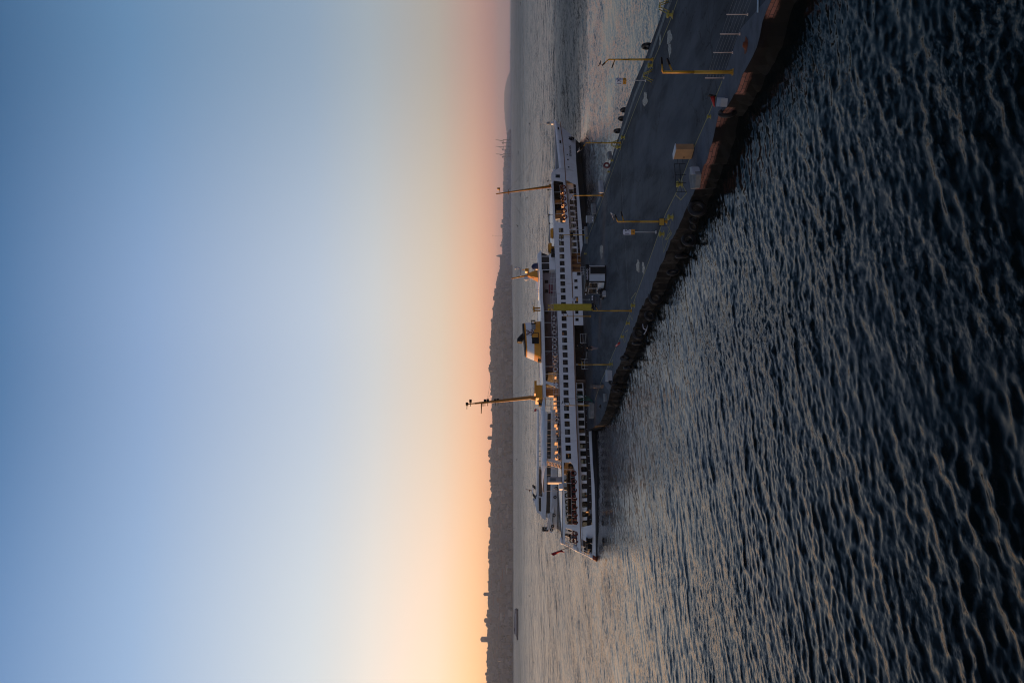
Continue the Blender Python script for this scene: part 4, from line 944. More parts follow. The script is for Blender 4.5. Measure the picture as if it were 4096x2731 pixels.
# --- upper side plating, cut from the survey
STR = [(2322.5, 2203), (2307, 1900)]
UP_OUT_TOP = [(2206.7, 690), (2205, 698), (2209, 800), (2214, 900), (2219, 1003), (2222.5, 1080), (2229, 1244), (2236, 1460), (2243, 1700), (2248, 1880), (2250.5, 2080), (2251, 2140)]
top_pts = IM(UP_OUT_TOP)
zt_s = top_pts[-1][1]; zb_s = SP(2371, 2205)[1]; stern_edge = [(se(zt_s + (zb_s - zt_s) * k_ / 6) + .01, zt_s + (zb_s - zt_s) * k_ / 6) for k_ in range(7)]
bow_edge = [SP(2236, 672)]
bot_pts = [(s, z - .02) for s, z in sorted([(stern_edge[-1][0] + .01, zb_s)] + IM([(2371, 2190), (2371, 2107), (2359.5, 1800), (2349.5, 1530), (2336, 1298), (2330, 1100), (2317, 940), (2311, 850), (2304.9, 735)]))]
s_front = SP(2236, 672)[0]; bot_pts.append((s_front, shz(s_front) - .02))
outer = top_pts + stern_edge + bot_pts + bow_edge
LB = lambda s: shz(s) + .03
def stripe_z(s): return float(np.interp(s, *zip(*sorted(IM([(2323, 2195), (2319, 2100), (2315, 1960), (2304.5, 1700), (2298, 1500), (2289.5, 1200), (2284, 1050), (2277, 900), (2262, 735), (2253, 600), (2239, 494)])))))
SZ = sorted(IM([(2323, 2195), (2319, 2100), (2315, 1960), (2304.5, 1700), (2298, 1500), (2289.5, 1200), (2284, 1050), (2277, 900), (2262, 735), (2253, 600)]))
SZ.append((s_end(4.2), SP(2240, 495)[1]))
def stripe_z(s): return float(np.interp(s, [p[0] for p in SZ], [p[1] for p in SZ]))
holes = []
# lower openings (aft promenade + aft boarding), small window strake, forward boarding + promenade
s_a = lambda y, x=2330: SP(x, y)[0]
def along(s0, s1, zf, n): return [(s0 + (s1 - s0) * i / n, zf(s0 + (s1 - s0) * i / n)) for i in range(n + 1)]
lowtop = lambda s: stripe_z(s) - .16
sA0, sA1 = s_a(2107), s_a(1300); holes.append(along(sA0 + .15, sA1, LB_ := (lambda s: shz(s) + .06), 20) + along(sA1, sA0, lowtop, 20))
sB0, sB1 = s_a(2192, 2350), s_a(2150, 2345); zB0, zB1 = LB_(2), lowtop(2); holes.append([(se(zB0) + .12, zB0), (sB1 - .9, LB_(sB1)), (sB1, lowtop(sB1)), (se(zB1) + .12, zB1)])
sC0, sC1 = s_a(1088, 2310), s_a(735, 2300); holes.append(along(sC0, sC1 - .2, LB_, 16) + along(SP(2270, 722)[0], sC0, lowtop, 16))
# upper openings
F1 = IM([(2215, 722), (2251.5, 727), (2254, 740), (2261.8, 888), (2260, 895), (2223, 886), (2221, 876), (2213.5, 730)])
F2 = IM([(2222, 696.6), (2240, 697), (2240, 711.7), (2222, 711)])
A1 = IM([(2254.7, 1849), (2283, 1849), (2291, 1858), (2298, 1876), (2302, 1960), (2309, 2098), (2264, 2096), (2260.5, 2090), (2257, 1950)])
A2 = IM([(2260.5, 2111), (2283, 2117), (2309.5, 2124)])
zA = [A2[2][1], A2[0][1]]; A2 = A2 + [(se(zA[0]) + .6, zA[0]), (se(zA[0]) + .12, zA[0] + .02), (se(zA[1]) + .12, zA[1])]
holes += [F1, F2, A1, A2]
# upper window row: 32 windows, evenly pitched
w0, w1 = SP(2247, 921)[0], SP(2276, 1824)[0]
WS = [w0 + (w1 - w0) * i / 31 for i in range(32)]
zl = lambda s: float(np.interp(s, [w1, (w0 + w1) / 2, w0], [SP(2273.2, 1824)[1], SP(2260.5, 1387)[1], SP(2246, 921)[1]]))
zl2 = lambda s: float(np.interp(s, [w1, w0], [SP(2263.5, 1824)[1] , SP(2235.5, 921)[1]]))
WZ = []
for i, s in enumerate(WS):
    yy = np.interp(s, [w1, w0], [1824, 921]); 
    xc = float(np.interp(yy, [921, 1131, 1272, 1508, 1601, 1695, 1824], [2244.3, 2251, 2255, 2263, 2266, 2269, 2273.7])); WZ.append(xc)
def win_center(s):      # find the survey row whose plating point has this s
    lo, hi = 880, 1870
    for _ in range(30):
        y = (lo + hi) / 2
        if SP(2260, y)[0] > s: lo = y
        else: hi = y
    xc = float(np.interp(y, [921, 1131, 1272, 1508, 1601, 1695, 1824], [2244.3, 2251, 2256.2, 2263, 2264.5, 2268.5, 2273.7]))
    return y, xc, SP(xc, y)[1]
pitch = (w0 - w1) / 31
WC = [(s, win_center(s)[2]) for s in WS]
ww, wh = pitch * .66, .78
for s, z in WC: holes.append(rrect(s - ww / 2, s + ww / 2, z - wh / 2, z + wh / 2))
# small windows in the lower flush part
SW = []
for y in (1123, 1150, 1193, 1206.5, 1249, 1278):
    xc = float(np.interp(y, [1123, 1278], [2303.5, 2308])); s, z = SP(xc, y); SW.append((s, z)); holes.append(rrect(s - .27, s + .27, z - .26, z + .26, .08))
plate('side_plating', outer, holes, WHITE)
plate('far_side_plating', outer, holes[:-38] + [h for h in holes[-38:]], WHITE, mirror=True)
# windows
def winmesh(w_, h_):
    m_ = MB(); f = .05
    for a, b, c, d in ((-w_ / 2, w_ / 2, -h_ / 2, -h_ / 2 + f), (-w_ / 2, w_ / 2, h_ / 2 - f, h_ / 2), (-w_ / 2, -w_ / 2 + f, -h_ / 2 + f, h_ / 2 - f), (w_ / 2 - f, w_ / 2, -h_ / 2 + f, h_ / 2 - f)): m_.box(a, b, -.02, .06, c, d)
    m_.add([(-w_ / 2 + f, .03, -h_ / 2 + f), (w_ / 2 - f, .03, -h_ / 2 + f), (w_ / 2 - f, .03, h_ / 2 - f), (-w_ / 2 + f, .03, h_ / 2 - f)], [(0, 1, 2, 3)], 1)
    return m_
def place_windows(lst, w_, h_, off=0.0, name='window'):
    first = None
    for s, z in lst:
        if first is None: first = winmesh(w_, h_).build(name, [BLK, GLASS], ferry); o = first
        else: o = first.copy(); C.objects.link(o)
        ds = .3; o.location = (s, tn(s) + off, z); o.rotation_euler = (0, 0, math.atan2(tn(s + ds) - tn(s - ds), 2 * ds))
place_windows(WC, ww, wh); place_windows(SW, .54, .52)
fs_, fz_ = SP(2231, 704); place_windows([(fs_, fz_)], abs(F2[0][0] - F2[2][0]), abs(F2[0][1] - F2[1][1]))
rwn = random.Random(4)
BL = mat('blind_and_glint', (.13, .125, .115), .8, .2, 2); BL2 = mat('painted_sun_glint', (.34, .13, .03), .6, .3, 3)  # the orange one paints a sun reflection into a single window
for i in (3, 6, 9, 15, 16, 17, 20, 25, 28):
    s, z = WC[i]; hb_ = rwn.uniform(.15, .42); mb = MB(); w2_ = ww / 2 - .06
    mb.box(-w2_, w2_ - (.3 if i == 15 else 0), .012, .022, wh / 2 - .06 - hb_, wh / 2 - .06); o = bld(mb, 'blind_and_glint', BL2 if i == 15 else BL); o.location = (s, tn(s), z); o.rotation_euler = (0, 0, math.atan2(tn(s + .3) - tn(s - .3), .6))
# recessed lower cabin walls
def recess(y0, y1, wys, xc, xtop, xbot, off, name, ww_=.72, wh_=.84):
    s0, s1 = SP(xc, y1, off)[0], SP(xc, y0, off)[0]
    hs = []
    cs = []
    for y in wys:
        x = float(np.interp(y, [y0, y1], xc if isinstance(xc, tuple) else (xc, xc))); cs.append(SP(x, y, off))
    return s0, s1, cs
ROFF = 1.0
ya = [1543.7 + 0 * i for i in range(1)]
a0 = SP(2318.5, 1543.7, ROFF); a1 = SP(2341, 2092.6, ROFF); 
LA = [(a0[0] + (a1[0] - a0[0]) * i / 17, a0[1] + (a1[1] - a0[1]) * i / 17) for i in range(18)]
s_lo, s_hi = SP(2340, 2112, ROFF)[0], SP(2318, 1528, ROFF)[0]
lw, lh = (a0[0] - a1[0]) / 17 * .66, .88
plate('lower_cabin_wall', [(s_lo, .75), (s_hi, .75), (s_hi, 2.75), (s_lo, 2.75)], [rrect(s - lw / 2, s + lw / 2, z - lh / 2, z + lh / 2) for s, z in LA], WHITE, off=ROFF, thick=.08)
place_windows(LA, lw, lh, off=ROFF)
f0, f1 = SP(2286, 768, ROFF), SP(2298.5, 1003, ROFF)
LF = [(f1[0] + (f0[0] - f1[0]) * i / 10, f1[1] + (f0[1] - f1[1]) * i / 10) for i in range(11) if i != 9]
s_lo2, s_hi2 = SP(2300, 1012, ROFF)[0], SP(2285, 735, ROFF)[0]
plate('lower_cabin_wall', [(s_lo2, .9), (s_hi2, 1.2), (s_hi2, 3.25), (s_lo2, 2.85)], [rrect(s - .4, s + .4, z - .42, z + .42) for s, z in LF], WHITE, off=ROFF, thick=.08)
place_windows(LF, .8, .84, off=ROFF)
for (sa, sb, za, zb, zt0, zt1) in ((s_lo, s_hi, .76, .76, 1.40, 1.44), (s_lo2, s_hi2, .92, 1.2, 1.5, 1.75)):
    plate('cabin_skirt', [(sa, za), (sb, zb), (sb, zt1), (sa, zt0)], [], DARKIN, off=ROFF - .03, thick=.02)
# decks
def deckslab(name, s0, s1, z, m, th=.12, ins=.14, zf=None, s_step=1.5):
    n = max(2, int((s1 - s0) / s_step)); ss = [s0 + (s1 - s0) * i / n for i in range(n + 1)]
    zz = [(z if zf is None else zf(s)) for s in ss]; mb = MB()
    vs = []
    for s, q in zip(ss, zz):
        t = min(BH - .01, tn(s, q) + ins); vs += [(s, t, q), (s, 2 * BH - t, q), (s, t, q - th), (s, 2 * BH - t, q - th)]
    fs = []
    for i in range(n):
        a, b = 4 * i, 4 * i + 4; fs += [(a, b, b + 1, a + 1), (a + 2, a + 3, b + 3, b + 2), (a, a + 2, b + 2, b), (a + 1, b + 1, b + 3, a + 3)]
    fs += [(0, 1, 3, 2), (4 * n, 4 * n + 2, 4 * n + 3, 4 * n + 1)]
    mb.add(vs, fs); return bld(mb, name, m)
s_top_stern = se(5.3)
UPZ = lambda s: stripe_z(s) + .02
deckslab('main_deck', s_st + .4, 60, .72, DECKM)
deckslab('upper_deck', se(2.8) + .3, s_front + 1, 0, DECKM, zf=UPZ)
topz = sorted(top_pts)
TZ = lambda s: float(np.interp(s, [p[0] for p in topz], [p[1] for p in topz])) - .05
deckslab('sun_deck', s_top_stern + .35, topz[-1][0] - .1, 0, ROOFM, zf=TZ, th=.16)
# forecastle deck + bulwark
FB = sorted([SP(x, y) for x, y in ((2236, 672), (2233.5, 640), (2229, 600), (2221.5, 520))])
FB.append((s_end(5.0), S_TIP[1]))
fbz = lambda s: float(np.interp(s, [p[0] for p in FB], [p[1] for p in FB]))
def fore_shell():
    mb = MB(); n = 40; nz_ = 6
    for side in (0, 1):
        for inn in (0, 1):
            vs = []
            for i in range(n + 1):
                u = i / n
                for j in range(nz_ + 1):
                    s = s_front - .0; zt = 4.5
                    for _ in range(6):
                        zl_ = shz(s) if s < 62 else wbz(s) + .0; zl_ = min(shz(s), 1.6); z = zl_ + (fbz(s) - zl_) * j / nz_
                        s = s_front + (s_end(z) - s_front) * u
                    t = min(BH, tn(s, z) + (.12 if inn else 0)); vs.append((s, 2 * BH - t if side else t, z))
            k = nz_ + 1; fs = [(i * k + j, (i + 1) * k + j, (i + 1) * k + j + 1, i * k + j + 1) for i in range(n) for j in range(nz_)]
            if side ^ inn: fs = [f[::-1] for f in fs]
            b0 = len(mb.v); mb.add(vs, fs, 0, True)
    # cap rail joining inner and outer skins
    k = nz_ + 1; tot = (n + 1) * k
    for side in (0, 1):
        o0 = side * 2 * tot; 
        for i in range(n):
            a, b = o0 + i * k + nz_, o0 + (i + 1) * k + nz_; mb.f.append((a, b, b + tot, a + tot)); mb.m.append(0); mb.sm.append(False)
    return mb
bld(fore_shell(), 'bow_plating', WHITE, fix=False)
# white below sheer at the bow down to the boot top is part of hull_side; fill forecastle deck
deckslab('fore_deck', s_front - .5, s_end(3.2) - .6, 0, DECKM, zf=lambda s: fbz(s) - .95, ins=.14)
mb = MB(); t0 = tn(s_front) + .1; 
mb.box(s_front - .05, s_front + .06, t0, 2 * BH - t0, stripe_z(s_front), TZ(topz[-1][0]) - .1); bld(mb, 'front_bulkhead', WHITE)
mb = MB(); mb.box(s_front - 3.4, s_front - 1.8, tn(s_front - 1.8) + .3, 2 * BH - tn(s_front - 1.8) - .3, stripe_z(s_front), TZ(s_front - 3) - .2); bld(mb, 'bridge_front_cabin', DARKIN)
for (yy, xx) in ((640, 2225), (600, 2222), (560, 2219)):
    pass
plate('bulwark_shade', [(s_front + .3, fbz(s_front) - .93), (s_end(4.4) - 1.2, fbz(s_end(4.4) - 1.2) - .93), (s_end(4.4) - 1.2, fbz(s_end(4.4) - 1.2) - .12), (s_front + .3, fbz(s_front) - .12)], [], GREY, off=.16, thick=.04, mirror=True)  # grey plate paints shade onto the far bulwark's inner face
# rubbing strakes
def strake(name, z_of, s0, s1, m, th=.1, out=.05, n=80):
    mb = MB()
    for side in (0, 1):
        vs = []
        for i in range(n + 1):
            s = s0 + (s1 - s0) * (i / n) ** 1.5; z = z_of(s)
            for dz, oo in ((-th / 2, .01), (-th / 2, -out), (th / 2, -out), (th / 2, .01)):
                t = min(BH, tn(s, z)) + oo; vs.append((s, 2 * BH - t if side else t, z + dz))
        mb.add(vs, [(4 * i + j, 4 * i + 4 + j, 4 * i + 4 + (j + 1) % 4, 4 * i + (j + 1) % 4) for i in range(n) for j in range(4)])
    return bld(mb, name, m)
strake('brown_strake', lambda s: stripe_z(s) - .06, se(2.7) + .02, s_end(4.2) - .1, BROWN, th=.13)
strake('pipe_strake', lambda s: stripe_z(s) - .27, se(2.5) + .3, SP(2298, 1530)[0], LGREY, th=.06, out=.1)
strake('lower_strake', lambda s: wbz(s) + .03, se(.6) + .05, 55, LGREY, th=.05, out=.04)
# hull marks: portholes, name, anchor and its pocket
def hullpt(x, y, out=.03):
    s, z = SP(x, y); ds = .3; return Vector((s, tn(s, z) - out, z)), math.atan2(tn(s + ds, z) - tn(s - ds, z), 2 * ds)
for (x, y, r) in ((2269, 619, .12), (2271.5, 639, .16), (2274, 669.5, .16)):
    p, a = hullpt(x, y); mb = MB(); mb.lathe([(.001, -.02), (r, -.02), (r, .02)], (0, 0, 0), 12, axis='Y'); o = bld(mb, 'porthole', BLK); o.location = p; o.rotation_euler = (0, 0, a)
for (x, y) in ((2232.5, 514), (2240.5, 568)):
    p, a = hullpt(x, y); mb = MB(); mb.box(-.5, .5, -.02, .03, -.16, .16); o = bld(mb, 'fairlead', BLK); o.location = p; o.rotation_euler = (0, 0, a)
p, a = hullpt(2279, 604, .04); text_mesh('EMİN KUL', .78, 'ship_name', BLK, ferry, p, (math.pi / 2, 0, a), .01)
p, a = hullpt(2282, 557, .15)
mb = MB(); mb.tube((0, 0, .5), (0, 0, -.45), .1); mb.path([(-.62, 0, -.05), (-.45, 0, -.4), (0, -.05, -.62), (.45, 0, -.4), (.62, 0, -.05)], [.06, .13, .17, .13, .06], 8)
mb.hexa([(-.75, -.06, -.1), (-.45, -.06, -.1), (-.45, .06, -.1), (-.75, .06, -.1), (-.62, -.06, .2), (-.56, -.06, .2), (-.56, .06, .2), (-.62, .06, .2)]); mb.hexa([(.45, -.06, -.1), (.75, -.06, -.1), (.75, .06, -.1), (.45, .06, -.1), (.56, -.06, .2), (.62, -.06, .2), (.62, .06, .2), (.56, .06, .2)])
mb.lathe([(.001, -.12), (.4, -.1), (.4, .02)], (0, .1, .1), 14, axis='Y'); o = bld(mb, 'anchor', BLK); o.location = p; o.rotation_euler = (0, R(-20), a)
p, a = hullpt(2304, 594, .05); mb = MB(); mb.hexa([(-1.6, 0, .3), (1.5, 0, .35), (1.5, .1, .35), (-1.6, .1, .3), (-1.5, -.08, .55), (1.9, -.08, .6), (1.9, .1, .6), (-1.5, .1, .55)]); o = bld(mb, 'anchor_plate', mat('stained_white', (.42, .38, .31), .6, .2, 2)); o.location = p; o.rotation_euler = (0, 0, a)
# bow staff and bell light
p = Vector((s_end(4.6) - .9, BH, S_TIP[1])); mb = MB(); mb.tube((0, 0, -.3), (0, 0, 3.0), .035); mb.box(-.3, .3, -.2, .2, .1, .5); bld(mb, 'bow_staff', RAIL).location = p
mb = MB(); mb.lathe([(.001, 0), (.28, 0), (.28, .3), (.2, .55), (.001, .6)], (.0, 0, .8)); bld(mb, 'bow_lamp', GREY).location = p
# stern plating bands closing the transom (sunlit)
for z0, z1 in ((3.4, 2.72), (5.32, 4.98), (1.02, .55)):      # rounded stern post of each bulwark
    mb = MB(); mb.lathe([(.001, 0), (.5, 0), (.5, 1), (.001, 1)], (0, 0, 0), 20); mb.v = [(x + .42 + se(z1 + (z0 - z1) * z), y + BH, z1 + (z0 - z1) * z) for x, y, z in mb.v]; bld(mb, 'stern_bulwark', WHITE)
mb = MB(); mb.lathe([(.001, 0), (.5, 0), (.5, 1), (.001, 1)], (0, 0, 0), 20); mb.v = [(x + .40 + se(.55 * z), y + BH, .54 * z) for x, y, z in mb.v]; bld(mb, 'stern_post', mat('stern_red', (.25, .06, .03), .5, .2, 2))  # reddish post at the foot of the stern
for dt in (-1.6, -.5, .5, 1.6):
    for z0, z1 in ((4.95, 3.4), (2.6, 1.1)):
        def sxx(z):
            s = se(z) + .1
            while hb(s, z) < abs(dt) + .05: s += .05
            return s
        mb = MB(); mb.tube((sxx(z0) + .02, BH + dt, z0), (sxx(z1) + .02, BH + dt, z1), .05); bld(mb, 'stern_stanchion', WHITE)
# promenade stanchions
sts = []
for i in range(1, 20):
    s = sA0 + (SP(2320, 1530)[0] - sA0) * i / 20
    mb = MB(); mb.tube((s, tn(s) + .12, shz(s)), (s, tn(s) + .12, shz(s) + .38), .022, n=6); sts.append(mb)
for mb in sts: bld(mb, 'bulwark_post', RAIL)
mb = MB()
for y0, y1 in ((740, 1000),):
    pts = []
    for i in range(16):
        s = sC0 + 1.8 + (sC1 - 1.2 - sC0 - 1.8) * i / 15; pts.append((s, tn(s) + .1, shz(s) + .62))
    mb.path(pts, .028, 6)
bld(mb, 'bulwark_rail', RAIL)
for i in range(12):
    s = sC0 + 1.8 + (sC1 - 1.2 - sC0 - 1.8) * i / 11; mb = MB(); mb.tube((s, tn(s) + .1, shz(s)), (s, tn(s) + .1, shz(s) + .62), .022, n=6); bld(mb, 'bulwark_post', RAIL)
# interiors: casings and lit wooden doors in the boarding bay
def ibox(name, y0, y1, xr, t0, t1, z0, z1, m):
    s1, s0 = SP(xr, y0, t0)[0], SP(xr, y1, t0)[0]; mb = MB(); mb.box(s0, s1, t0, t1, z0, z1); return bld(mb, name, m)
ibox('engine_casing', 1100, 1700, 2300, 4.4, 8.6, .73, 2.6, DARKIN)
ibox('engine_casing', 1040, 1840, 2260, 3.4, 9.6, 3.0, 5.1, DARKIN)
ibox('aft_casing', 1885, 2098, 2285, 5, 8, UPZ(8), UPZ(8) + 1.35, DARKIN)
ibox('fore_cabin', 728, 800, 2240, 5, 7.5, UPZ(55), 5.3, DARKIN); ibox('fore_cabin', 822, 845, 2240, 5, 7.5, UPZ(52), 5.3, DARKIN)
for i in range(2, 17, 2): mb = MB(); s_ = LA[i][0] + .3; mb.box(s_ - .75, s_ + .75, 5.8, 5.9, .73, 2.6); bld(mb, 'cabin_light_blocker', DARKIN)  # added dark panels, gapped to darken the windows yet pass some sun
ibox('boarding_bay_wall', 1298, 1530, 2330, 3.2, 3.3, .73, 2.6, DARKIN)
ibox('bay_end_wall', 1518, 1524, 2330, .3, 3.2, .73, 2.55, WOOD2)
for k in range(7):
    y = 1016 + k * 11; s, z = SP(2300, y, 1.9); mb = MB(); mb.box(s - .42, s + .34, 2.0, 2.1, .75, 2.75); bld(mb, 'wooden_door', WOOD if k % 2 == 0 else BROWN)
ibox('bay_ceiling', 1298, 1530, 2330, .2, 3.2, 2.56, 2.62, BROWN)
# benches
def bench_mesh(w_=2.2):
    f = MB(); f.box(-.04, .04, -w_ / 2, w_ / 2, .42, .95); f.box(-.0, .5, -w_ / 2, w_ / 2, .40, .46); f.box(-.5, 0, -w_ / 2, w_ / 2, .40, .46)
    return f
proto = None
def bench(s, t, z, w_=2.2, k=1.0):
    global proto
    if proto is None:
        proto = bench_mesh().build('bench', WOOD, ferry); q = MB()
        for y in (-.9, .9): q.box(-.35, .35, y - .03, y + .03, 0, .40)
        q.build('bench_leg', GREY, proto); o = proto
    else: o = dup(proto, (0, 0, 0), None, ferry)
    o.location = (s, t, z); o.scale = (k, w_ / 2.2, k); return o
# fore upper deck benches, aft upper-deck, sun deck, cabins
for y in (742, 775, 790, 815, 830, 860, 884):
    s, z = SP(2250, y, 3); bench(s, 2.6, UPZ(s) + .0, 1.4, .85)
for y in (1471, 1508, 1543, 1582, 1600, 1618, 1640, 1662, 1690, 1712, 1740, 1762, 1798, 1822):
    s, z = SP(2215, y, 2); k_b = int(y) % 3; bench(s, (1.5, 3.2, 2.2)[k_b], TZ(s) + .04, (.8, 1.3, 1.0)[k_b], (.8, .92, .7)[k_b])
for i in range(0, 18, 2):
    s = LA[i][0]; bench(s, 2.5, .78, .9, .9)
for i in range(20, 31, 2):
    s = WS[i]; bench(s, 1.8, UPZ(s) + .75, 1.8)
# rails: far more visible on the sun deck
def rail_run(name, s0, s1, toff, zf, hts, n_post, m=RAIL, r=.022, side=0):
    for hh in hts:
        mb = MB(); pts = []
        for i in range(13):
            s = s0 + (s1 - s0) * i / 12; t = tn(s) + toff; pts.append((s, 2 * BH - t if side else t, zf(s) + hh))
        mb.path(pts, r, 6); bld(mb, 'deck_rail', m, fix=False)
    for i in range(n_post):
        s = s0 + (s1 - s0) * i / (n_post - 1); t = tn(s) + toff; t = 2 * BH - t if side else t
        mb = MB(); mb.tube((s, t, zf(s)), (s, t, zf(s) + hts[0]), r * 1.2, n=6); bld(mb, 'rail_post', m)
sd0, sd1 = SP(2236, 1845)[0], SP(2224, 1084)[0]
rail_run('sundeck', sd0, sd1, .12, TZ, (1.0, .75, .5, .25), 28); rail_run('sundeck_far', sd0, sd1, .12, TZ, (1.0, .5), 20, side=1)
s0_, s1_ = SP(2290, 2095)[0], SP(2280, 1880)[0]
rail_run('aft', s0_, s1_, .3, lambda s: UPZ(s) + .55, (.55,), 9); rail_run('aft2', SP(2300, 2186)[0], SP(2300, 2118)[0], .3, lambda s: UPZ(s) + .4, (.85, .5), 5)
rail_run('fwd', SP(2255, 888)[0], SP(2248, 735)[0], .3, lambda s: UPZ(s) + .55, (.45,), 7)
rail_run('farfwd', SP(2255, 888)[0], SP(2248, 735)[0], .3, lambda s: UPZ(s) + .35, (.95, .55), 7, side=1); rail_run('faraft', s0_, s1_, .3, lambda s: UPZ(s) + .35, (.95, .55), 9, side=1)
# full-height stanchions in the openings and on the sun deck
for y in (1875, 1930, 1991, 2058): 
    s, z = SP(2280, y); mb = MB(); mb.tube((s, tn(s) + .3, UPZ(s)), (s, tn(s) + .3, TZ(s) - .1), .035, n=6); bld(mb, 'stanchion', RAIL)
for y in (762, 808, 850): 
    s, z = SP(2235, y); mb = MB(); mb.tube((s, tn(s) + .3, UPZ(s)), (s, tn(s) + .3, TZ(s) - .1), .035, n=6); bld(mb, 'stanchion', RAIL)
# roof over the sun deck
RT = sorted(IM([(2158.5, 1080), (2160.5, 1205), (2164, 1240), (2170, 1480), (2175, 1590)], .1)); RB = sorted(IM([(2170, 1080), (2171.5, 1205), (2176, 1240), (2181.5, 1480), (2184, 1590)], .1))
rtz = lambda s: float(np.interp(s, [p[0] for p in RT], [p[1] for p in RT])); rbz = lambda s: float(np.interp(s, [p[0] for p in RB], [p[1] for p in RB]))
rs0, rs1 = RT[0][0], RT[-1][0]
deckslab('roof', rs0, rs1, 0, ROOFM, th=.35, ins=.12, zf=lambda s: rtz(s) - .05)
for side in (0, 1):
    mb = MB(); pts = [(rs0 + (rs1 - rs0) * i / 20) for i in range(21)]; vs = []
    for s in pts:
        t = tn(s) + .0; t2 = t + .12
        if side: t, t2 = 2 * BH - t, 2 * BH - t2
        vs += [(s, t, rbz(s)), (s, t, rtz(s)), (s, t2, rtz(s)), (s, t2, rbz(s))]
    mb.add(vs, [(4 * i + j, 4 * i + 4 + j, 4 * i + 4 + (j + 1) % 4, 4 * i + (j + 1) % 4) for i in range(20) for j in range(4)] + [(0, 1, 2, 3), (80, 83, 82, 81)]); bld(mb, 'roof_fascia', WHITE)
# roof posts
for y in (1244, 1290, 1347, 1405, 1465, 1495, 1553):
    s, z = SP(2200, y, .15); mb = MB(); mb.tube((s, .17, TZ(s)), (s, .17, rbz(s)), .035, n=6); mb.tube((s, 2 * BH - .17, TZ(s)), (s, 2 * BH - .17, rbz(s)), .035, n=6); bld(mb, 'roof_post', RAIL)
q = IM([(2181, 1523), (2181, 1532), (2234, 1553), (2234, 1536)], .05); plate('slanted_strut', q, [], WHITE, thick=.14, off=.02)
# sun deck house
h0, h1 = SP(2200, 1560, 2.6)[0], SP(2200, 1084, 2.6)[0]
hm_ = SP(2200, 1238, 2.6)[0]
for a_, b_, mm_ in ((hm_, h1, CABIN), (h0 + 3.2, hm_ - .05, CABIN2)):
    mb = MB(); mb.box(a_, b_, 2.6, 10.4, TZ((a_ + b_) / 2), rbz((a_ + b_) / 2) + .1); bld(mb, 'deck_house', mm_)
mb = MB(); mb.box(h0 + 3.05, h0 + 3.19, 2.5, 10.5, TZ(h0 + 3), rbz(h0 + 3) + .05); bld(mb, 'house_end_shade', BLK)  # added black sheet stands in for shade on the house end
for y in (1127, 1165, 1250): 
    s, z = SP(2186, y, 2.6); mb = MB(); mb.box(s - .3, s + .3, 2.55, 2.6, z - .3, z + .3); bld(mb, 'deck_house_window', DARKIN)
s, z = SP(2196, 1155, 2.3); mb = MB(); mb.box(s - .75, s + .75, 2.2, 2.59, TZ(s) + .5, TZ(s) + 1.15); bld(mb, 'red_box', mat('dull_red', (.16, .02, .03), .5, .2, 2))
for y in (1552, 1562, 1568, 1576):
    s, z = SP(2196, y, 2.0); mb = MB(); mb.box(s - .18, s + .18, 2.2, 2.7, TZ(s), rbz(s)); bld(mb, 'wooden_column', WOOD)
ibox('seat_row', 1540, 1840, 2225, 2.4, 2.9, TZ(20), TZ(20) + .42, BLK); ibox('seat_row', 1560, 1835, 2225, 6, 6.6, TZ(20), TZ(20) + .42, BLK)
# awning: arched tarpaulin aft of the roof
AW = sorted(IM([(2166, 1592), (2168, 1650), (2169, 1700), (2171, 1780), (2173, 1838), (2176, 1868)], .2)); AWB = sorted(IM([(2180, 1592), (2182, 1700), (2184, 1780), (2186, 1838), (2187, 1868)], .2))
n = 26; mb = MB(); vs = []
a0_, a1_ = AW[0][0], AW[-1][0]
for i in range(n + 1):
    s = a0_ + (a1_ - a0_) * i / n; zt = float(np.interp(s, [p[0] for p in AW], [p[1] for p in AW])); zb = float(np.interp(s, [p[0] for p in AWB], [p[1] for p in AWB]))
    for j in range(9):
        a = math.pi * j / 8; vs.append((s, BH - (BH - .25) * math.cos(a), zb + (zt - zb) * (math.sin(a) ** .6 if a not in (0, math.pi) else 0) + .05 * math.sin(s * 2.2) * math.sin(a)))
for i in range(n + 1):
    for j in range(9):
        v = vs[i * 9 + j]; vs.append((v[0], BH + (v[1] - BH) * .998, v[2] - .015))
k = 9; o_ = (n + 1) * 9
fs = [(i * k + j, (i + 1) * k + j, (i + 1) * k + j + 1, i * k + j + 1) for i in range(n) for j in range(8)]; fs += [tuple(o_ + q for q in f[::-1]) for f in fs[:]]
fs += [(i * k, o_ + i * k, o_ + (i + 1) * k, (i + 1) * k) for i in range(n)] + [(i * k + 8, (i + 1) * k + 8, o_ + (i + 1) * k + 8, o_ + i * k + 8) for i in range(n)]
fs += [(j, j + 1, o_ + j + 1, o_ + j) for j in range(8)] + [(n * k + j, o_ + n * k + j, o_ + n * k + j + 1, n * k + j + 1) for j in range(8)]
mb.add(vs, fs, 0, False); bld(mb, 'awning', TARP)
for i in range(8):
    s = a0_ + (a1_ - a0_) * (i + .2) / 8; mb = MB(); zb = float(np.interp(s, [p[0] for p in AWB], [p[1] for p in AWB])); mb.tube((s, .3, TZ(s)), (s, .3, zb), .025, n=6); mb.tube((s, 2 * BH - .3, TZ(s)), (s, 2 * BH - .3, zb), .025, n=6); bld(mb, 'awning_pole', RAIL)
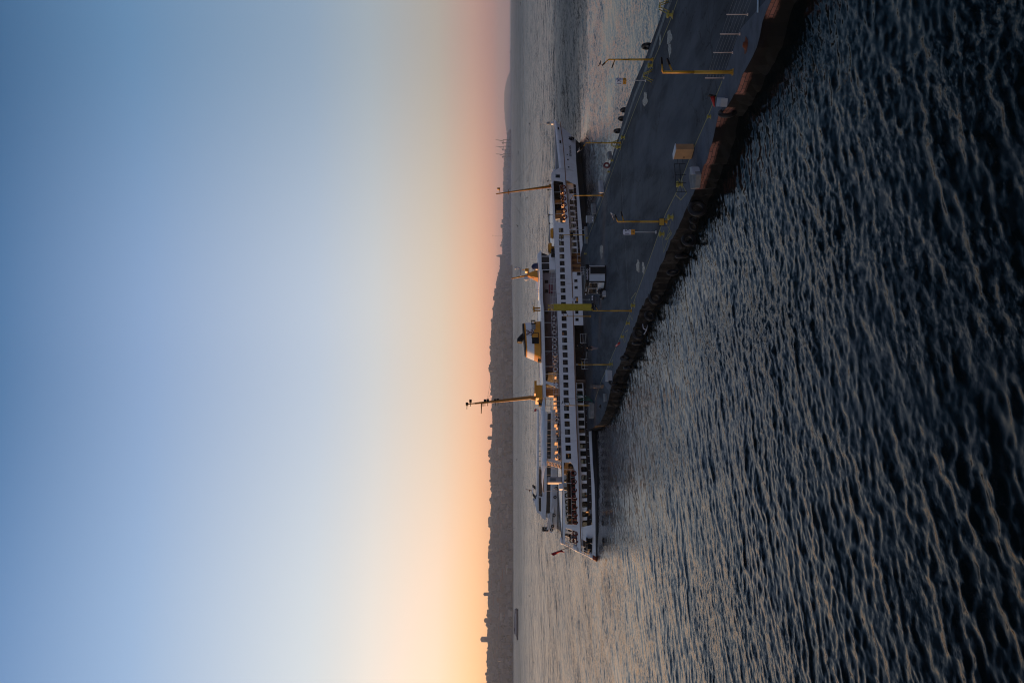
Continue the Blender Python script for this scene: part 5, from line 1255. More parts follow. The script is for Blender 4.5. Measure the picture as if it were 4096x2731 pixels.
# life rings
def rings(lst, mats_, r=.34, q=.09, name='life_ring'):
    first = None
    for s, t, z in lst:
        if first is None:
            mb = MB(); mb.torus((0, 0, 0), r, q, 'Y', 20, 8)
            for kk in range(4):
                a = math.pi / 2 * kk + .78; c = (r * math.cos(a), 0, r * math.sin(a)); mb.box(c[0] - .07, c[0] + .07, -q - .01, q + .01, c[2] - .07, c[2] + .07, 1)
            first = mb.build(name, mats_, ferry); o = first
        else: o = first.copy(); C.objects.link(o)
        o.location = (s, t, z)
L1 = []
for y in (1272, 1301, 1329, 1359, 1388, 1417.6, 1447, 1477, 1538, 1680, 1826):
    s, z = SP(2214, y, .05); L1.append((s, tn(s) + .02, TZ(s) + .62))
rings(L1, [RINGW, RINGR])
L2 = []
for y in (1892, 1925, 1957.5, 1991, 2025, 2056, 2085): s, z = SP(float(np.interp(y, [1892, 2085], [2294.5, 2301])), y, 0); L2.append((s, tn(s, z) - .02, z))
for y in (2131, 2161): s, z = SP(2301, y); L2.append((s, tn(s, z) - .02, z))
for x, y in ((2253, 749), (2254, 772), (2255, 795), (2256, 819), (2257, 843), (2259, 868)): s, z = SP(x, y); L2.append((s, tn(s, z) - .02, z))
rings(L2, [RINGR, BLK], .36, .1)
# far-side rings seen dark against the water
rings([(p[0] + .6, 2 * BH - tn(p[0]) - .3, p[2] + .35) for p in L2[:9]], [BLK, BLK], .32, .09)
# wheelhouse
WH0, WH1 = SP(2200, 1079, 1.6)[0], SP(2200, 1019, 1.6)[0]; zd = TZ(WH0); wz1 = SP(2197, 1050, 1.6)[1]; wz2 = SP(2177, 1050, 1.6)[1]; wtop = SP(2150.5, 1050, 1.6)[1]; wvb = SP(2166, 1050, 1.6)[1]
mb = MB(); mb.box(WH0, WH1, 1.6, 11.4, zd - .1, wz1); bld(mb, 'wheelhouse', WHITE)
mb = MB(); mb.hexa([(WH0, 1.7, wz1), (WH1 - .1, 1.7, wz1), (WH1 - .1, 11.3, wz1), (WH0, 11.3, wz1), (WH0, 1.7, wvb), (WH1 + .5, 1.7, wvb), (WH1 + .5, 11.3, wvb), (WH0, 11.3, wvb)]); bld(mb, 'wheelhouse_windows', DGLASS)
for i in range(3):
    s = WH0 + .02 + (WH1 - WH0 - .3) * i / 2; mb = MB(); mb.box(s - .05, s + .07, 1.66, 1.72, wz1, wvb); bld(mb, 'wheelhouse_mullion', WHITE)
mb = MB(); mb.hexa([(WH0 - .3, 1.3, wvb), (WH1 + .8, 1.3, wvb), (WH1 + .8, 11.7, wvb), (WH0 - .3, 11.7, wvb), (WH0 - .3, 1.6, rtz(WH0) - .04), (WH1 + .2, 1.6, wtop), (WH1 + .2, 11.4, wtop), (WH0 - .3, 11.4, rtz(WH0) - .04)]); bld(mb, 'wheelhouse_roof', WHITE)
mb = MB(); s, z = SP(2214, 1007, .6); mb.box(s - .5, s + .5, .4, 1.5, TZ(s) - .05, TZ(s) + .6); bld(mb, 'locker', BLK)
# mushroom vents
for y, xt, xb in ((921, 2202, 2219), (980, 2193, 2220)):
    s, z = SP(xt, y, 2); zz = TZ(s); mb = MB(); mb.lathe([(.001, zz), (.35, zz), (.35, z - .62), (.85, z - .62), (.95, z - .35), (.8, z), (.001, z)], (s, 3.0, 0), 18); bld(mb, 'mushroom_vent', ORANGE)
# blue dish cover, radar mast
s, z = SP(2128, 1067, 4); mb = MB(); mb.ell((0, 0, 0), (.62, .8, 1.0), 16, 10); o = bld(mb, 'blue_cover', BLUE); o.location = (s, 4, z - .9)
def mastp(x, y, t=BH): s, z = raw_st(x, y, t); return Vector((s, t, z))
pb0, pb1, pa = mastp(2158, 1080), mastp(2158, 1126), mastp(2111, 1101)
mb = MB(); w2 = (pb0.x - pb1.x) / 2; ca = (pb0 + pb1) / 2
mb.hexa([(ca.x - w2, BH - w2 * .8, ca.z - .5), (ca.x + w2, BH - w2 * .8, ca.z - .5), (ca.x + w2, BH + w2 * .8, ca.z - .5), (ca.x - w2, BH + w2 * .8, ca.z - .5), (pa.x - .2, BH - .22, pa.z), (pa.x + .25, BH - .22, pa.z), (pa.x + .25, BH + .22, pa.z), (pa.x - .2, BH + .22, pa.z)]); bld(mb, 'radar_mast', ORANGE)
mb = MB(); mb.tube(tuple(pa - Vector((0, 0, .1))), tuple(mastp(2046, 1114)), .16, .1); bld(mb, 'radar_pole', ORANGE)
mb = MB(); mb.tube(tuple(mastp(2083, 1103)), tuple(mastp(2080, 1072)), .1); mb.tube(tuple(mastp(2080, 1073)), tuple(mastp(2063, 1071)), .12, .08); mb.tube(tuple(mastp(2064, 1067)), tuple(mastp(2062, 1077)), .12); bld(mb, 'searchlight_arm', LGREY)
mb = MB(); c_ = mastp(2105, 1114); mb.ell(tuple(c_), (.4, .4, .42)); mb.tube(tuple(c_ - Vector((0, 0, .4))), tuple(c_ - Vector((0, 0, 1.9))), .06); bld(mb, 'radome', RAIL)
mb = MB(); a_ = mastp(2112, 1098); b_ = mastp(2112, 1079); mb.tube(tuple(a_), tuple(b_), .12); mb.box(b_.x - .5, b_.x + .1, BH - .3, BH + .3, b_.z - .1, b_.z + .5); mb.tube(tuple(b_), tuple(b_ + Vector((0, 0, 1.0))), .06); bld(mb, 'radar_bracket', ORANGE)
for xa_, ya_, xb_, yb_ in ((2160, 1040, 2118, 1040), (2160, 1160, 2110, 1159), (2160, 1167, 2132, 1167)): mb = MB(); mb.tube(tuple(mastp(xa_, ya_)), tuple(mastp(xb_, yb_)), .025); bld(mb, 'whip_aerial', LGREY)
# fore mast
fb_, ft_ = mastp(2206, 744), mastp(1984.5, 776)
mb = MB(); mb.tube(tuple(fb_ - Vector((0, 0, .4))), tuple(ft_), .26, .1, 10); mb.lathe([(.001, -.6), (.5, -.6), (.3, .5)], tuple(fb_)); 
k_ = fb_.lerp(ft_, .78); mb.tube(tuple(k_ + Vector((-.5, 0, 0))), tuple(k_ + Vector((.5, 0, .0))), .06); k_ = fb_.lerp(ft_, .93); mb.tube(tuple(k_), tuple(k_ + Vector((1.0, 0, .1))), .05); mb.box(k_.x + .8, k_.x + 1.15, BH - .15, BH + .15, k_.z, k_.z + .5); bld(mb, 'fore_mast', mat('mast_brown', (.36, .15, .02), .5, .15, 2))
for a_, b_ in (((2150, 750), (2215, 690)), ):
    pass
mb = MB(); k_ = fb_.lerp(ft_, .8); mb.tube(tuple(k_), (S_TIP[0] - 3, BH, S_TIP[1]), .014, n=4); mb.tube(tuple(k_), (fb_.x - 17, BH, TZ(50) + .2), .014, n=4); bld(mb, 'stay_wire', GREY, fix=False)
# main mast
mb = MB(); hz0 = rtz(rs0) - .1; m0, m1 = mastp(2180, 1604), mastp(2138, 1540); ss0, ss1 = mastp(2160, 1604).x, mastp(2160, 1552).x
mb.box(ss0, ss1, BH - 1.2, BH + 1.2, hz0 - .3, mastp(2142, 1570).z); mb.box(ss0 + 1.2, ss1 + .7, BH - 1.35, BH + 1.35, mastp(2146, 1560).z, mastp(2137, 1560).z); bld(mb, 'mast_house', ORANGE)
mb = MB(); pth = [mastp(2172, 1607), mastp(2150, 1594), mastp(2120, 1590), mastp(2000, 1603), mastp(1900, 1613)]; mb.path([tuple(p) for p in pth], [.7, .42, .32, .24, .14], 10); mb.tube(tuple(pth[-1]), tuple(mastp(1868, 1616)), .11, .08); bld(mb, 'main_mast', mat('mast_brown', (.36, .15, .02)))
mb = MB(); a_ = mastp(1926, 1611); b_ = mastp(1925, 1654); mb.tube(tuple(a_), tuple(b_), .1, .06); mb.tube(tuple(mastp(1932, 1612)), tuple(mastp(1932, 1625)), .08); bld(mb, 'gaff', mat('mast_brown', (.36, .15, .02)))
for x, y in ((1868, 1616), (1882, 1604), (1940, 1603), (1951, 1602), (1981, 1602), (1992, 1601)): mb = MB(); p = mastp(x, y); mb.box(p.x - .22, p.x + .22, BH - .2, BH + .2, p.z - .2, p.z + .2); mb.tube(tuple(p), tuple(p + Vector((-.9, 0, 0))), .05); bld(mb, 'mast_lamp', BLK)
mb = MB()
top = mastp(1948, 1606)
for x, y, t in ((1967, 1493, BH), (2222, 1390, .4), (2174, 1540, BH), (2180, 1640, .5), (2178, 1700, 2)):
    s, z = raw_st(x, y, t); mb.tube(tuple(top), (s, t, z), .016, n=4)
s, z = raw_st(2086, 1290, BH); mb.tube(tuple(top), (s, BH, z), .014, n=4)
bld(mb, 'stay_wire', GREY, fix=False)
mb = MB()
for x, y in ((2163, 1441), (2166, 1617)): p = mastp(x - 4, y); mb.box(p.x - .3, p.x + .3, BH - .3, BH + .3, p.z - .3, p.z + .3)
bld(mb, 'black_lantern', BLK)
mb = MB()
for y in (1231, 1241): s, z = SP(2148, y, 1.5); zz = rtz(s); mb.lathe([(.001, zz), (.12, zz), (.12, zz + .9), (.34, zz + 1.0), (.34, zz + 1.15), (.001, zz + 1.15)], (s, 1.6, 0), 12)
bld(mb, 'small_vent', ORANGE)
# funnel: outline at its near face, banded
FT = 4.6
def fpnt(x, y, t=FT): s, z = raw_st(x, y, t); return (s, z)
fz = [((2172, 1272), (2168, 1420)), ((2160.5, 1272.5), (2163, 1423)), ((2135, 1276), (2138, 1412)), ((2101, 1280), (2110, 1400)), ((2095, 1281), (2105, 1398)), ((2089, 1283), (2101, 1396))]
fm = [BLK, ORANGE, WHITE, ORANGE, BLK]; names = ['funnel_foot', 'funnel_base', 'funnel_body', 'funnel_band', 'funnel_cap']
def fring(pf, pa, i):
    (sf, zf_), (sa, za) = fpnt(*pf), fpnt(*pa); sh_ = 1.0; wd = (BH - FT); out = []
    for k in range(28):
        a = 2 * math.pi * k / 28; ca_, sa_ = math.cos(a), math.sin(a); ex = .45
        u = math.copysign(abs(ca_) ** ex, ca_); v = math.copysign(abs(sa_) ** .6, sa_)
        s = (sf + sa) / 2 + (sf - sa) / 2 * u; z = (zf_ + za) / 2 + (zf_ - za) / 2 * u; out.append((s, BH + wd * v, z))
    return out
rings_ = [fring(*p, i) for i, p in enumerate(fz)]
funnel_part = None
for i in range(5):
    mb = MB(); mb.add(rings_[i] + rings_[i + 1], [(k, (k + 1) % 28, 28 + (k + 1) % 28, 28 + k) for k in range(28)] + ([tuple(range(28, 56))] if i == 4 else []), 0, False); o = bld(mb, names[i], fm[i])
mb = MB(); e = [mastp(*p) for p in ((2098, 1343), (2088, 1350), (2080, 1358), (2079, 1370))]; mb.path([tuple(p) for p in e], [.55, .52, .5, .45], 12); bld(mb, 'exhaust_pipe', BLK)
def fbox(name, x0, x1, y0, y1, m, out=.1, frame=False):
    s1, z1 = fpnt(x0, y0, FT - .1); s0, z0 = fpnt(x1, y1, FT - .1); mb = MB()
    if frame:
        f = .1
        for a in ((s0, s1, z0, z0 + f), (s0, s1, z1 - f, z1), (s0, s0 + f, z0, z1), (s1 - f, s1, z0, z1)): mb.box(a[0], a[1], FT - out, FT + .15, a[2], a[3])
    else: mb.box(s0, s1, FT - out, FT + .3, z0, z1)
    return bld(mb, name, m)
fbox('funnel_frame', 2125, 2142, 1280, 1296, BLK, frame=True); fbox('funnel_louvre', 2126, 2142, 1297, 1316, GREY); fbox('funnel_hatch', 2127, 2154, 1332, 1351, ORANGE, .12); fbox('funnel_frame', 2126.5, 2155, 1331, 1352, BLK, .14, True); fbox('funnel_door', 2128, 2156, 1353, 1373, BLK, .1)
# anchor emblem (two crossed anchors)
s, z = fpnt(2121, 1329, FT - .12); mb = MB()
for sg in (-1, 1):
    d = Vector((sg * .55, 0, .83)).normalized(); q = Vector((d.z, 0, -d.x)); c0 = Vector((s, FT - .1, z))
    mb.tube(tuple(c0 - d * .55), tuple(c0 + d * .6), .06); mb.tube(tuple(c0 + d * .38 - q * .22), tuple(c0 + d * .38 + q * .22), .05); mb.torus(tuple(c0 + d * .68), .11, .035, 'Y', 12, 6)
    mb.path([tuple(c0 - d * .55 + q * math.sin(a) * .42 + d * (1 - math.cos(a)) * .42) for a in np.linspace(-1.1, 1.1, 9)], .05, 6)
bld(mb, 'anchor_emblem', mat('emblem_red', (.10, .015, .02), .5, .1, 3))
# aft roof things: ventilation unit, curved slatted stair, raft box
s, z = SP(2236, 1926, 1.2); zz = TZ(s); u0, u1 = SP(2236, 1938, 1.2)[0], SP(2236, 1913, 1.2)[0]; zt = SP(2190, 1926, 1.2)[1]
mb = MB(); mb.box(u0, u1, 1.2, 2.1, zz, zt); bld(mb, 'ventilation_unit', mat('unit_paint', (.36, .33, .33), .5, .06, 1))
mb = MB(); zq = [zz + (zt - zz) * k for k in (.45, .85)]; mb.box(u0 + .2, u1 - .2, 1.17, 1.199, zq[0], zq[1]); o = bld(mb, 'unit_grille', BLK)
mb = MB()
for k in range(9): z_ = zq[0] + (zq[1] - zq[0]) * (k + .5) / 9; mb.box(u0 + .2, u1 - .2, 1.14, 1.17, z_ - .03, z_ + .03)
bld(mb, 'unit_louvre', GREY)
mb = MB(); r0, r1 = SP(2240, 1968, .5)[0], SP(2240, 1942, .5)[0]; mb.box(r0, r1, .6, 1.2, TZ(r0), TZ(r0) + .55); bld(mb, 'raft_box', WHITE)
def stairs():
    s0, s1 = SP(2230, 1866, .9)[0], SP(2200, 1846, .9)[0]; zb, zt_ = TZ(s0) + .1, SP(2180, 1850, .9)[1]
    for sd_ in (0, 1):
        mb = MB(); t = .9 + sd_ * 1.5; pts = []
        for i in range(9): q = i / 8; pts.append((s0 + (s1 - s0) * (q ** .6), t, zb + (zt_ - zb) * q))
        for p, q in zip(pts, pts[1:]): mb.hexa([(p[0], t - .04, p[2] - .05), (p[0] + .5, t - .04, p[2] - .05), (p[0] + .5, t + .04, p[2] - .05), (p[0], t + .04, p[2] - .05), (q[0], t - .04, q[2] - .05), (q[0] + .5, t - .04, q[2] - .05), (q[0] + .5, t + .04, q[2] - .05), (q[0], t + .04, q[2] - .05)])
        bld(mb, 'stair_stringer', RAIL)
        mb = MB(); mb.path([(p[0] - .1, t, p[2] + .55) for p in pts], .03, 6); bld(mb, 'stair_rail', RAIL, fix=False)
    for i in range(11):
        q = (i + .5) / 11; mb = MB(); x = s0 + (s1 - s0) * (q ** .6); z_ = zb + (zt_ - zb) * q; mb.box(x - .05, x + .42, .95, 2.35, z_, z_ + .05); bld(mb, 'stair_tread', mat('varnish_red', (.40, .12, .05), .4, .15, 2))
stairs()
# black rims of the roof edge on both sides
for side in (0, 1):
    mb = MB(); pts = []
    for i in range(30):
        s = s_top_stern + .03 + (sd0 - s_top_stern) * (i / 29) ** 1.6; t = tn(s, 5.3) + .04; pts.append((s, 2 * BH - t if side else t, TZ(s) + .1))
    mb.path(pts, .05, 6); bld(mb, 'roof_edge_pipe', BLK, fix=False)
mb = MB(); pts = []
for i in range(30):
    s = topz[-1][0] - 1 + (SP(2222, 1070)[0] - topz[-1][0] + 1) * i / 29; t = tn(s) + .1; pts.append((s, 2 * BH - t, TZ(s) + .12))
mb.path(pts, .06, 6); bld(mb, 'roof_edge_pipe', BLK, fix=False)
# deck lamps on the front roof
mb = MB()
for y in (728, 760, 857, 891): s, z = SP(2200, y, 1); mb.tube((s, 1.2, TZ(s)), (s, 1.2, TZ(s) + .6), .03); mb.ell((s, 1.2, TZ(s) + .65), (.14, .14, .14), 8, 6)
bld(mb, 'roof_lamp', BLK)
# dark deck gear at the stern, flag and staff
mb = MB()
for y in (2170, 2182): s, z = SP(2350, y, 1.0); mb.lathe([(.001, .73), (.3, .73), (.2, .85), (.2, 1.35), (.36, 1.45), (.36, 1.6), (.001, 1.6)], (s, 4, 0), 12); mb.lathe([(.001, .73), (.3, .73), (.2, .85), (.2, 1.35), (.36, 1.45), (.36, 1.6), (.001, 1.6)], (s, 9, 0), 12)
s, z = SP(2350, 2175, 1); mb.box(s - 1.0, s + 1.2, 5, 8, .73, 1.35); bld(mb, 'mooring_winch', BLK)
f0_ = mastp(2281, 2186); f1_ = mastp(2197, 2215); mb = MB(); mb.tube(tuple(f0_), tuple(f1_), .06, .03); bld(mb, 'flag_staff', mat('staff_grey', (.25, .2, .2), .5, .1, 2))
d = (f1_ - f0_).normalized(); mb = MB(); n = 14; vs = []
for i in range(n + 1):
    for j in range(7):
        u = i / n; v = j / 6; p = f0_.lerp(f1_, .42 + .52 * u); p = p + Vector((-.25 * v - .15 * math.sin(u * 5 + v * 2) * v, .3 * math.sin(u * 7 + v * 3) * v, -.6 * v * (1 - .35 * u))); vs.append(tuple(p))
fs = [(i * 7 + j, (i + 1) * 7 + j, (i + 1) * 7 + j + 1, i * 7 + j + 1) for i in range(n) for j in range(6)]
mb.add(vs, fs, 0, True)
fl = mb.build('flag', REDF, ferry); fl.modifiers.new('t', 'SOLIDIFY').thickness = .02
# ------------------------------------------------------------------ second boat (behind, heading left)
BD = 275.0
boat = empty('tour_boat', ((YC - 1885) * BD / F, BD, 0), math.pi); tag(boat, 'smaller white excursion boat passing behind the ferry stern, heading left', 'boat')
BX0 = (YC - 1885) * BD / F
def bp(x, y): return (-(((YC - y) * BD / F) - BX0), H - (x - XH) * BD / F)      # local along (bow positive), height
BW = 7.5
def bhb(s):
    e = bp(2215, 2132)[0]; u = max(0, min(1, (e - s) / 9.5)); return BW / 2 * (1 - (1 - u) ** 2)
def bprism(name, pts, m, t0, t1, par=None, follow=False):
    P = [bp(x, y) for x, y in pts]; n = len(P); tris = tessellate_polygon([[Vector((a, b, 0)) for a, b in P]])
    mb = MB()
    def tt(s, t): return max(-bhb(s), min(bhb(s), t)) if follow else t
    mb.add([(a, tt(a, t0), b) for a, b in P] + [(a, tt(a, t1), b) for a, b in P], [tuple(t) for t in tris] + [tuple(n + i for i in t[::-1]) for t in tris] + [(i, (i + 1) % n, n + (i + 1) % n, n + i) for i in range(n)])
    return mb.build(name, m, par or boat, fix=True)
# hull loft
def bhull():
    mb = MB(); n = 40; sE = bp(2215, 2133)[0]; s0 = bp(2226, 1640)[0]
    for side in (-1, 1):
        vs = []
        for i in range(n + 1):
            for j in range(5):
                q = j / 4; s = s0 + (sE - 1.6 * (1 - q) - s0) * i / n
                zt = float(np.interp(s, [s0, bp(0, 2000)[0], bp(0, 2060)[0], sE], [1.35, 1.45, 2.0, 3.0])); z = -.5 + (zt + .5) * q
                u = max(0, min(1, (sE - 1.6 * (1 - q) - s) / 9.5)); hbw = BW / 2 * (1 - (1 - u) ** 2) * (.82 + .18 * q)
                vs.append((s, side * hbw, z))
        fs = [(i * 5 + j, (i + 1) * 5 + j, (i + 1) * 5 + j + 1, i * 5 + j + 1) for i in range(n) for j in range(4)]
        mb.add(vs, fs if side < 0 else [f[::-1] for f in fs], 0, True)
    return mb
bhull().build('hull', WHITE2, boat)
mb = MB(); mb.box(bp(0, 1640)[0], bp(0, 2118)[0] - 2.5, -3.0, 3.0, 1.2, 1.3); mb.build('deck', DECKM, boat)
bprism('lower_bulwark', [(2203, 1640), (2201, 1900), (2198, 2037), (2214, 2042), (2214, 1640)], WHITE2, -3.4, 3.4)
bprism('lower_cabin_glass', [(2188, 1650), (2186, 1900), (2183, 2040), (2198, 2040), (2202, 1650)], DGLASS, -3.25, 3.25)
for y in list(range(1660, 2040, 19)): bprism('mullion', [(2187, y), (2183, y + 3), (2202, y + 3), (2203, y)], WHITE2, -3.33, -3.25)
bprism('upper_bulwark', [(2172, 1650), (2168, 1985), (2165, 2062), (2181, 2070), (2184, 2000), (2188, 1650)], WHITE2, -3.5, 3.5)
bprism('upper_deck_glass', [(2156, 1870), (2154, 1968), (2166, 1968), (2170, 1870)], mat('brown_glass', (.10, .07, .05), .12, .2, 2), -3.1, 3.1)
for y in range(1660, 1975, 21): bprism('upper_post', [(2155, y), (2154, y + 2.5), (2171, y + 2.5), (2172, y)], WHITE2, -3.3, -3.2)
bprism('roof', [(2149, 1640), (2147, 1900), (2146, 1980), (2147.5, 2042), (2154, 2044), (2153, 1980), (2156, 1640)], WHITE2, -3.5, 3.5)
bprism('wheelhouse_wall', [(2168, 1980), (2154, 1976), (2150, 2038), (2165, 2060), (2168, 2056)], WHITE2, -2.6, 2.6)
bprism('wheelhouse_glass', [(2151.5, 1985), (2150, 2034), (2163, 2038), (2163, 1984)], DGLASS, -2.7, 2.7)
for y in (1998, 2012, 2026): bprism('wheelhouse_mullion', [(2151, y), (2151, y + 2), (2163, y + 2), (2163, y)], WHITE2, -2.78, -2.7)
bprism('wheelhouse_roof', [(2137, 2006), (2147, 2041), (2153, 2043), (2150, 1985), (2145, 1978)], WHITE2, -2.8, 2.8)
bprism('cabin_front', [(2181, 2045), (2181, 2059), (2200, 2072), (2202, 2045)], WHITE2, -2.6, 2.6)
bprism('bow_bulwark', [(2200, 2030), (2196, 2060), (2195, 2100), (2199, 2128), (2209, 2130), (2208, 2040)], WHITE2, -3.3, 3.3, follow=True)
bprism('arch_leg', [(2129, 1943), (2131, 1944), (2142, 1955), (2143, 1948), (2134, 1942)], BLK, -2, 2); bprism('arch_leg', [(2129, 1972), (2132, 1972), (2146, 1991), (2144, 1993), (2130, 1978)], BLK, -2, 2)
bprism('arch_top', [(2129, 1945), (2131, 1945), (2132, 1974), (2130, 1974)], WHITE2, -2, 2)
a_, b_ = bp(2129, 1962), bp(2103, 1955); mb = MB(); mb.tube((a_[0], 0, a_[1]), (b_[0], 0, b_[1]), .1, .05); mb.tube((bp(2118, 1957)[0], 0, bp(2118, 1957)[1]), (bp(2118, 1966)[0], 0, bp(2118, 1966)[1]), .1); mb.build('mast', RUST, boat)
a_ = bp(2136, 1997); mb = MB(); mb.box(a_[0] - .35, a_[0] + .35, -.4, .4, a_[1] - .5, a_[1] + .3); mb.lathe([(.001, -.42), (.2, -.42), (.2, -.4)], (a_[0], 0, a_[1] - .1), 12, axis='Y'); mb.build('air_unit', LGREY, boat)
for k, (x, y) in enumerate(((2217.5, 1979), (2214, 2052), (2209, 2099), (2206, 2115), (2222, 1944))):
    s, z = bp(x, y); hbw = bhb(s) if s > 9 else 3.6; mb = MB(); mb.torus((s, hbw + .2, z), .32, .14, 'Y', 16, 8); mb.build('tyre_fender', RUBBER, boat)
bprism('bow_box', [(2169, 2108), (2169, 2122), (2193, 2122), (2193, 2108)], BLK, -.8, .8)
mb = MB()
for k, y in enumerate(range(2060, 2126, 9)):
    s, z = bp(2196, y); t = bhb(s) * .92; z2 = bp(2178, y)[1]
    for sg in (-1, 1): mb.tube((s, sg * t, z), (s, sg * t, z2), .03, n=5)
for x in (2178, 2187):
    for sg in (-1, 1): mb.path([(bp(x, y)[0], sg * bhb(bp(x, y)[0]) * .92, bp(x, y)[1]) for y in range(2060, 2130, 6)], .03, 5)
mb.build('bow_rail', RAIL, boat)
mb = MB()
for y in range(1655, 1960, 14): s, z = bp(2141, y); mb.tube((s, 3.3, z - .5), (s, 3.3, z + .2), .02, n=5) if y > 1900 else None
mb.path([(bp(2141, y)[0], 3.3, bp(2141, y)[1]) for y in range(1900, 1985, 10)], .025, 5); mb.build('roof_rail', RAIL, boat)
# passengers of the upper deck as dark seated figures are parts of nothing: three people
for k, (y, lab) in enumerate(((1765, 'person in dark coat standing at the stern rail of the passing boat'), (1812, 'person in black leaning on the upper rail of the passing boat'))):
    s, z = bp(2170, y); p = Vector((BX0 - s, BD - 2.6, z - .9)); 
    root = person((2400, 1300), 1.7, R(180), lab, {'stride': .05}, legs=JACKET); root.location = p
# flag at its stern
s, z = bp(2152, 1645); mb = MB(); mb.tube((s, 0, z - .5), (s, 0, z + 1.2), .03); mb.add([(s, 0, z + 1.1), (s - .8, .1, z + .9), (s - .8, .15, z + .3), (s, 0, z + .5)], [(0, 1, 2, 3), (3, 2, 1, 0)], 1); mb.build('stern_flag', [RAIL, REDF], boat)

# ------------------------------------------------------------------ distant ferry
FD = 1490.0
fx = (YC - 2495) * FD / F; far_f = empty('distant_ferry', (fx, FD, 0), math.pi); tag(far_f, 'grey hazy ferry far out on the water heading left', 'ferry')
def qp(x, y): return (-((YC - y) * FD / F - fx), H - (x - XH) * FD / F)
FG = mat('far_ferry_grey', (.25, .24, .25), .6, .1, .2); FDK = mat('far_ferry_dark', (.05, .045, .05), .6, .2, .2)
def fpr(name, pts, m, wd):
    P = [qp(x, y) for x, y in pts]; n = len(P); tris = tessellate_polygon([[Vector((a, b, 0)) for a, b in P]]); mb = MB()
    mb.add([(a, -wd, b) for a, b in P] + [(a, wd, b) for a, b in P], [tuple(t) for t in tris] + [tuple(n + i for i in t[::-1]) for t in tris] + [(i, (i + 1) % n, n + (i + 1) % n, n + i) for i in range(n)]); return mb.build(name, m, far_f, fix=True)
fpr('hull', [(2066, 2433), (2067, 2470), (2066, 2545), (2067, 2557), (2073, 2552), (2073.5, 2440)], FDK, 5)
fpr('superstructure', [(2060, 2436), (2059.5, 2530), (2066, 2543), (2067, 2436)], FG, 4.5)
fpr('upper_deck', [(2058.8, 2436), (2055.5, 2480), (2055.5, 2531), (2060, 2534), (2060, 2436)], FG, 3.5)
fpr('wheelhouse', [(2056, 2508), (2056, 2521), (2059.5, 2521), (2059.5, 2508)], FDK, 3.6)
mb = MB()
for i in range(20):
    s, z = qp(2063, 2452 + i * 4.2); mb.box(s - .45, s + .45, 4.5, 4.62, z - .45, z + .45)
mb.build('cabin_window', SIGNW, far_f)
s, z = qp(2058, 2441); mb = MB(); mb.tube((s, 0, z), (s, 0, z + 3.5), .2); mb.build('mast', FDK, far_f)
# small craft near the horizon
for k, (x, y, ln, lab) in enumerate(((2056, 1581, 9, 'small dark motor boat beyond the main mast'), (2049, 630, 16, 'low dark cargo boat off the container port'), (2082, 781, 18, 'small dark sailing hull beyond the fore mast'), (2052, 1273, 8, 'tiny dark mast of a boat between radar mast and funnel'), (2072, 612, 14, 'small dark launch between port and ferry bow'), (2082, 17, 14, 'small dark boat far out at the open sea side'))):
    X, D = gp(x + 1.5, y, 0); L_ = ln * D / F; o = empty('small_boat', (X, D, 0)); tag(o, lab, 'boat', 'small boats on the strait')
    mb = MB(); n = 8; vs = []
    for i in range(n + 1):
        u = i / n; hw = .22 * L_ * .5 * math.sin(math.pi * min(1, u * .55 + .45)) ** .7
        vs += [((u - .5) * L_, -hw, .25 + .12 * u * u * L_ * .5), ((u - .5) * L_, -hw * .7, -.2), ((u - .5) * L_, hw * .7, -.2), ((u - .5) * L_, hw, .25 + .12 * u * u * L_ * .5)]
    mb.add(vs, [(4 * i + j, 4 * i + 4 + j, 4 * i + 4 + (j + 1) % 4, 4 * i + (j + 1) % 4) for i in range(n) for j in range(4)] + [(0, 1, 2, 3)]); mb.build('hull', FDK, o)
    mb = MB(); hh = .1 * L_; mb.hexa([(-.3 * L_, -.07 * L_, .2), (.08 * L_, -.07 * L_, .2), (.08 * L_, .07 * L_, .2), (-.3 * L_, .07 * L_, .2), (-.26 * L_, -.05 * L_, .2 + hh), (.02 * L_, -.05 * L_, .2 + hh), (.02 * L_, .05 * L_, .2 + hh), (-.26 * L_, .05 * L_, .2 + hh)]); mb.build('cabin', FG, o)

# ------------------------------------------------------------------ far shore
SHORE = [(-400, 3000), (700, 3300), (1000, 4300), (1366, 5200)]
def shore_d(y):      # distance of the waterline by bearing
    return float(np.interp(y, [0, 520, 620, 1000, 1150, 1300, 1600, 2000, 2731, 3300], [10500, 9800, 9300, 8600, 5200, 3900, 3600, 3500, 3350, 3200]))
SKYL = [(-300, 2036), (290, 2037), (330, 2028), (370, 2014), (420, 2012), (470, 2015), (510, 2022), (545, 2028), (600, 2022), (641, 2020), (696, 2017), (791, 2016), (871, 2016), (982, 2013), (1020, 2015), (1060, 2008), (1099, 2001), (1155, 1993), (1180, 1986), (1219, 1984), (1267, 1980), (1298, 1976), (1364, 1973), (1440, 1972), (1479, 1971), (1542, 1973), (1593, 1977), (1695, 1981), (1751, 1979), (1774, 1975), (1822, 1972), (1866, 1975), (1901, 1972), (1955, 1978), (2032, 1976), (2082, 1977), (2130, 1972), (2155, 1972), (2220, 1969), (2301, 1966), (2352, 1965), (2437, 1963), (2560, 1961), (2623, 1961), (2731, 1959), (3300, 1962)]
skx = lambda y: float(np.interp(y, [p[0] for p in SKYL], [p[1] for p in SKYL]))
def ridge_depth(y): return float(np.interp(y, [290, 1000, 1150, 1300, 3300], [900, 700, 900, 1300, 1500]))
HILLM = mat('hill_ground', (.055, .058, .05), .9, .3, .01)
def hill_z(y, q):     # q 0 at shore, 1 at ridge
    zr = H - (skx(y) - XH) * (shore_d(y) + ridge_depth(y)) / F
    return 2 + (zr - 2) * (math.sin(q * math.pi / 2) ** .85 if q > 0 else 0)
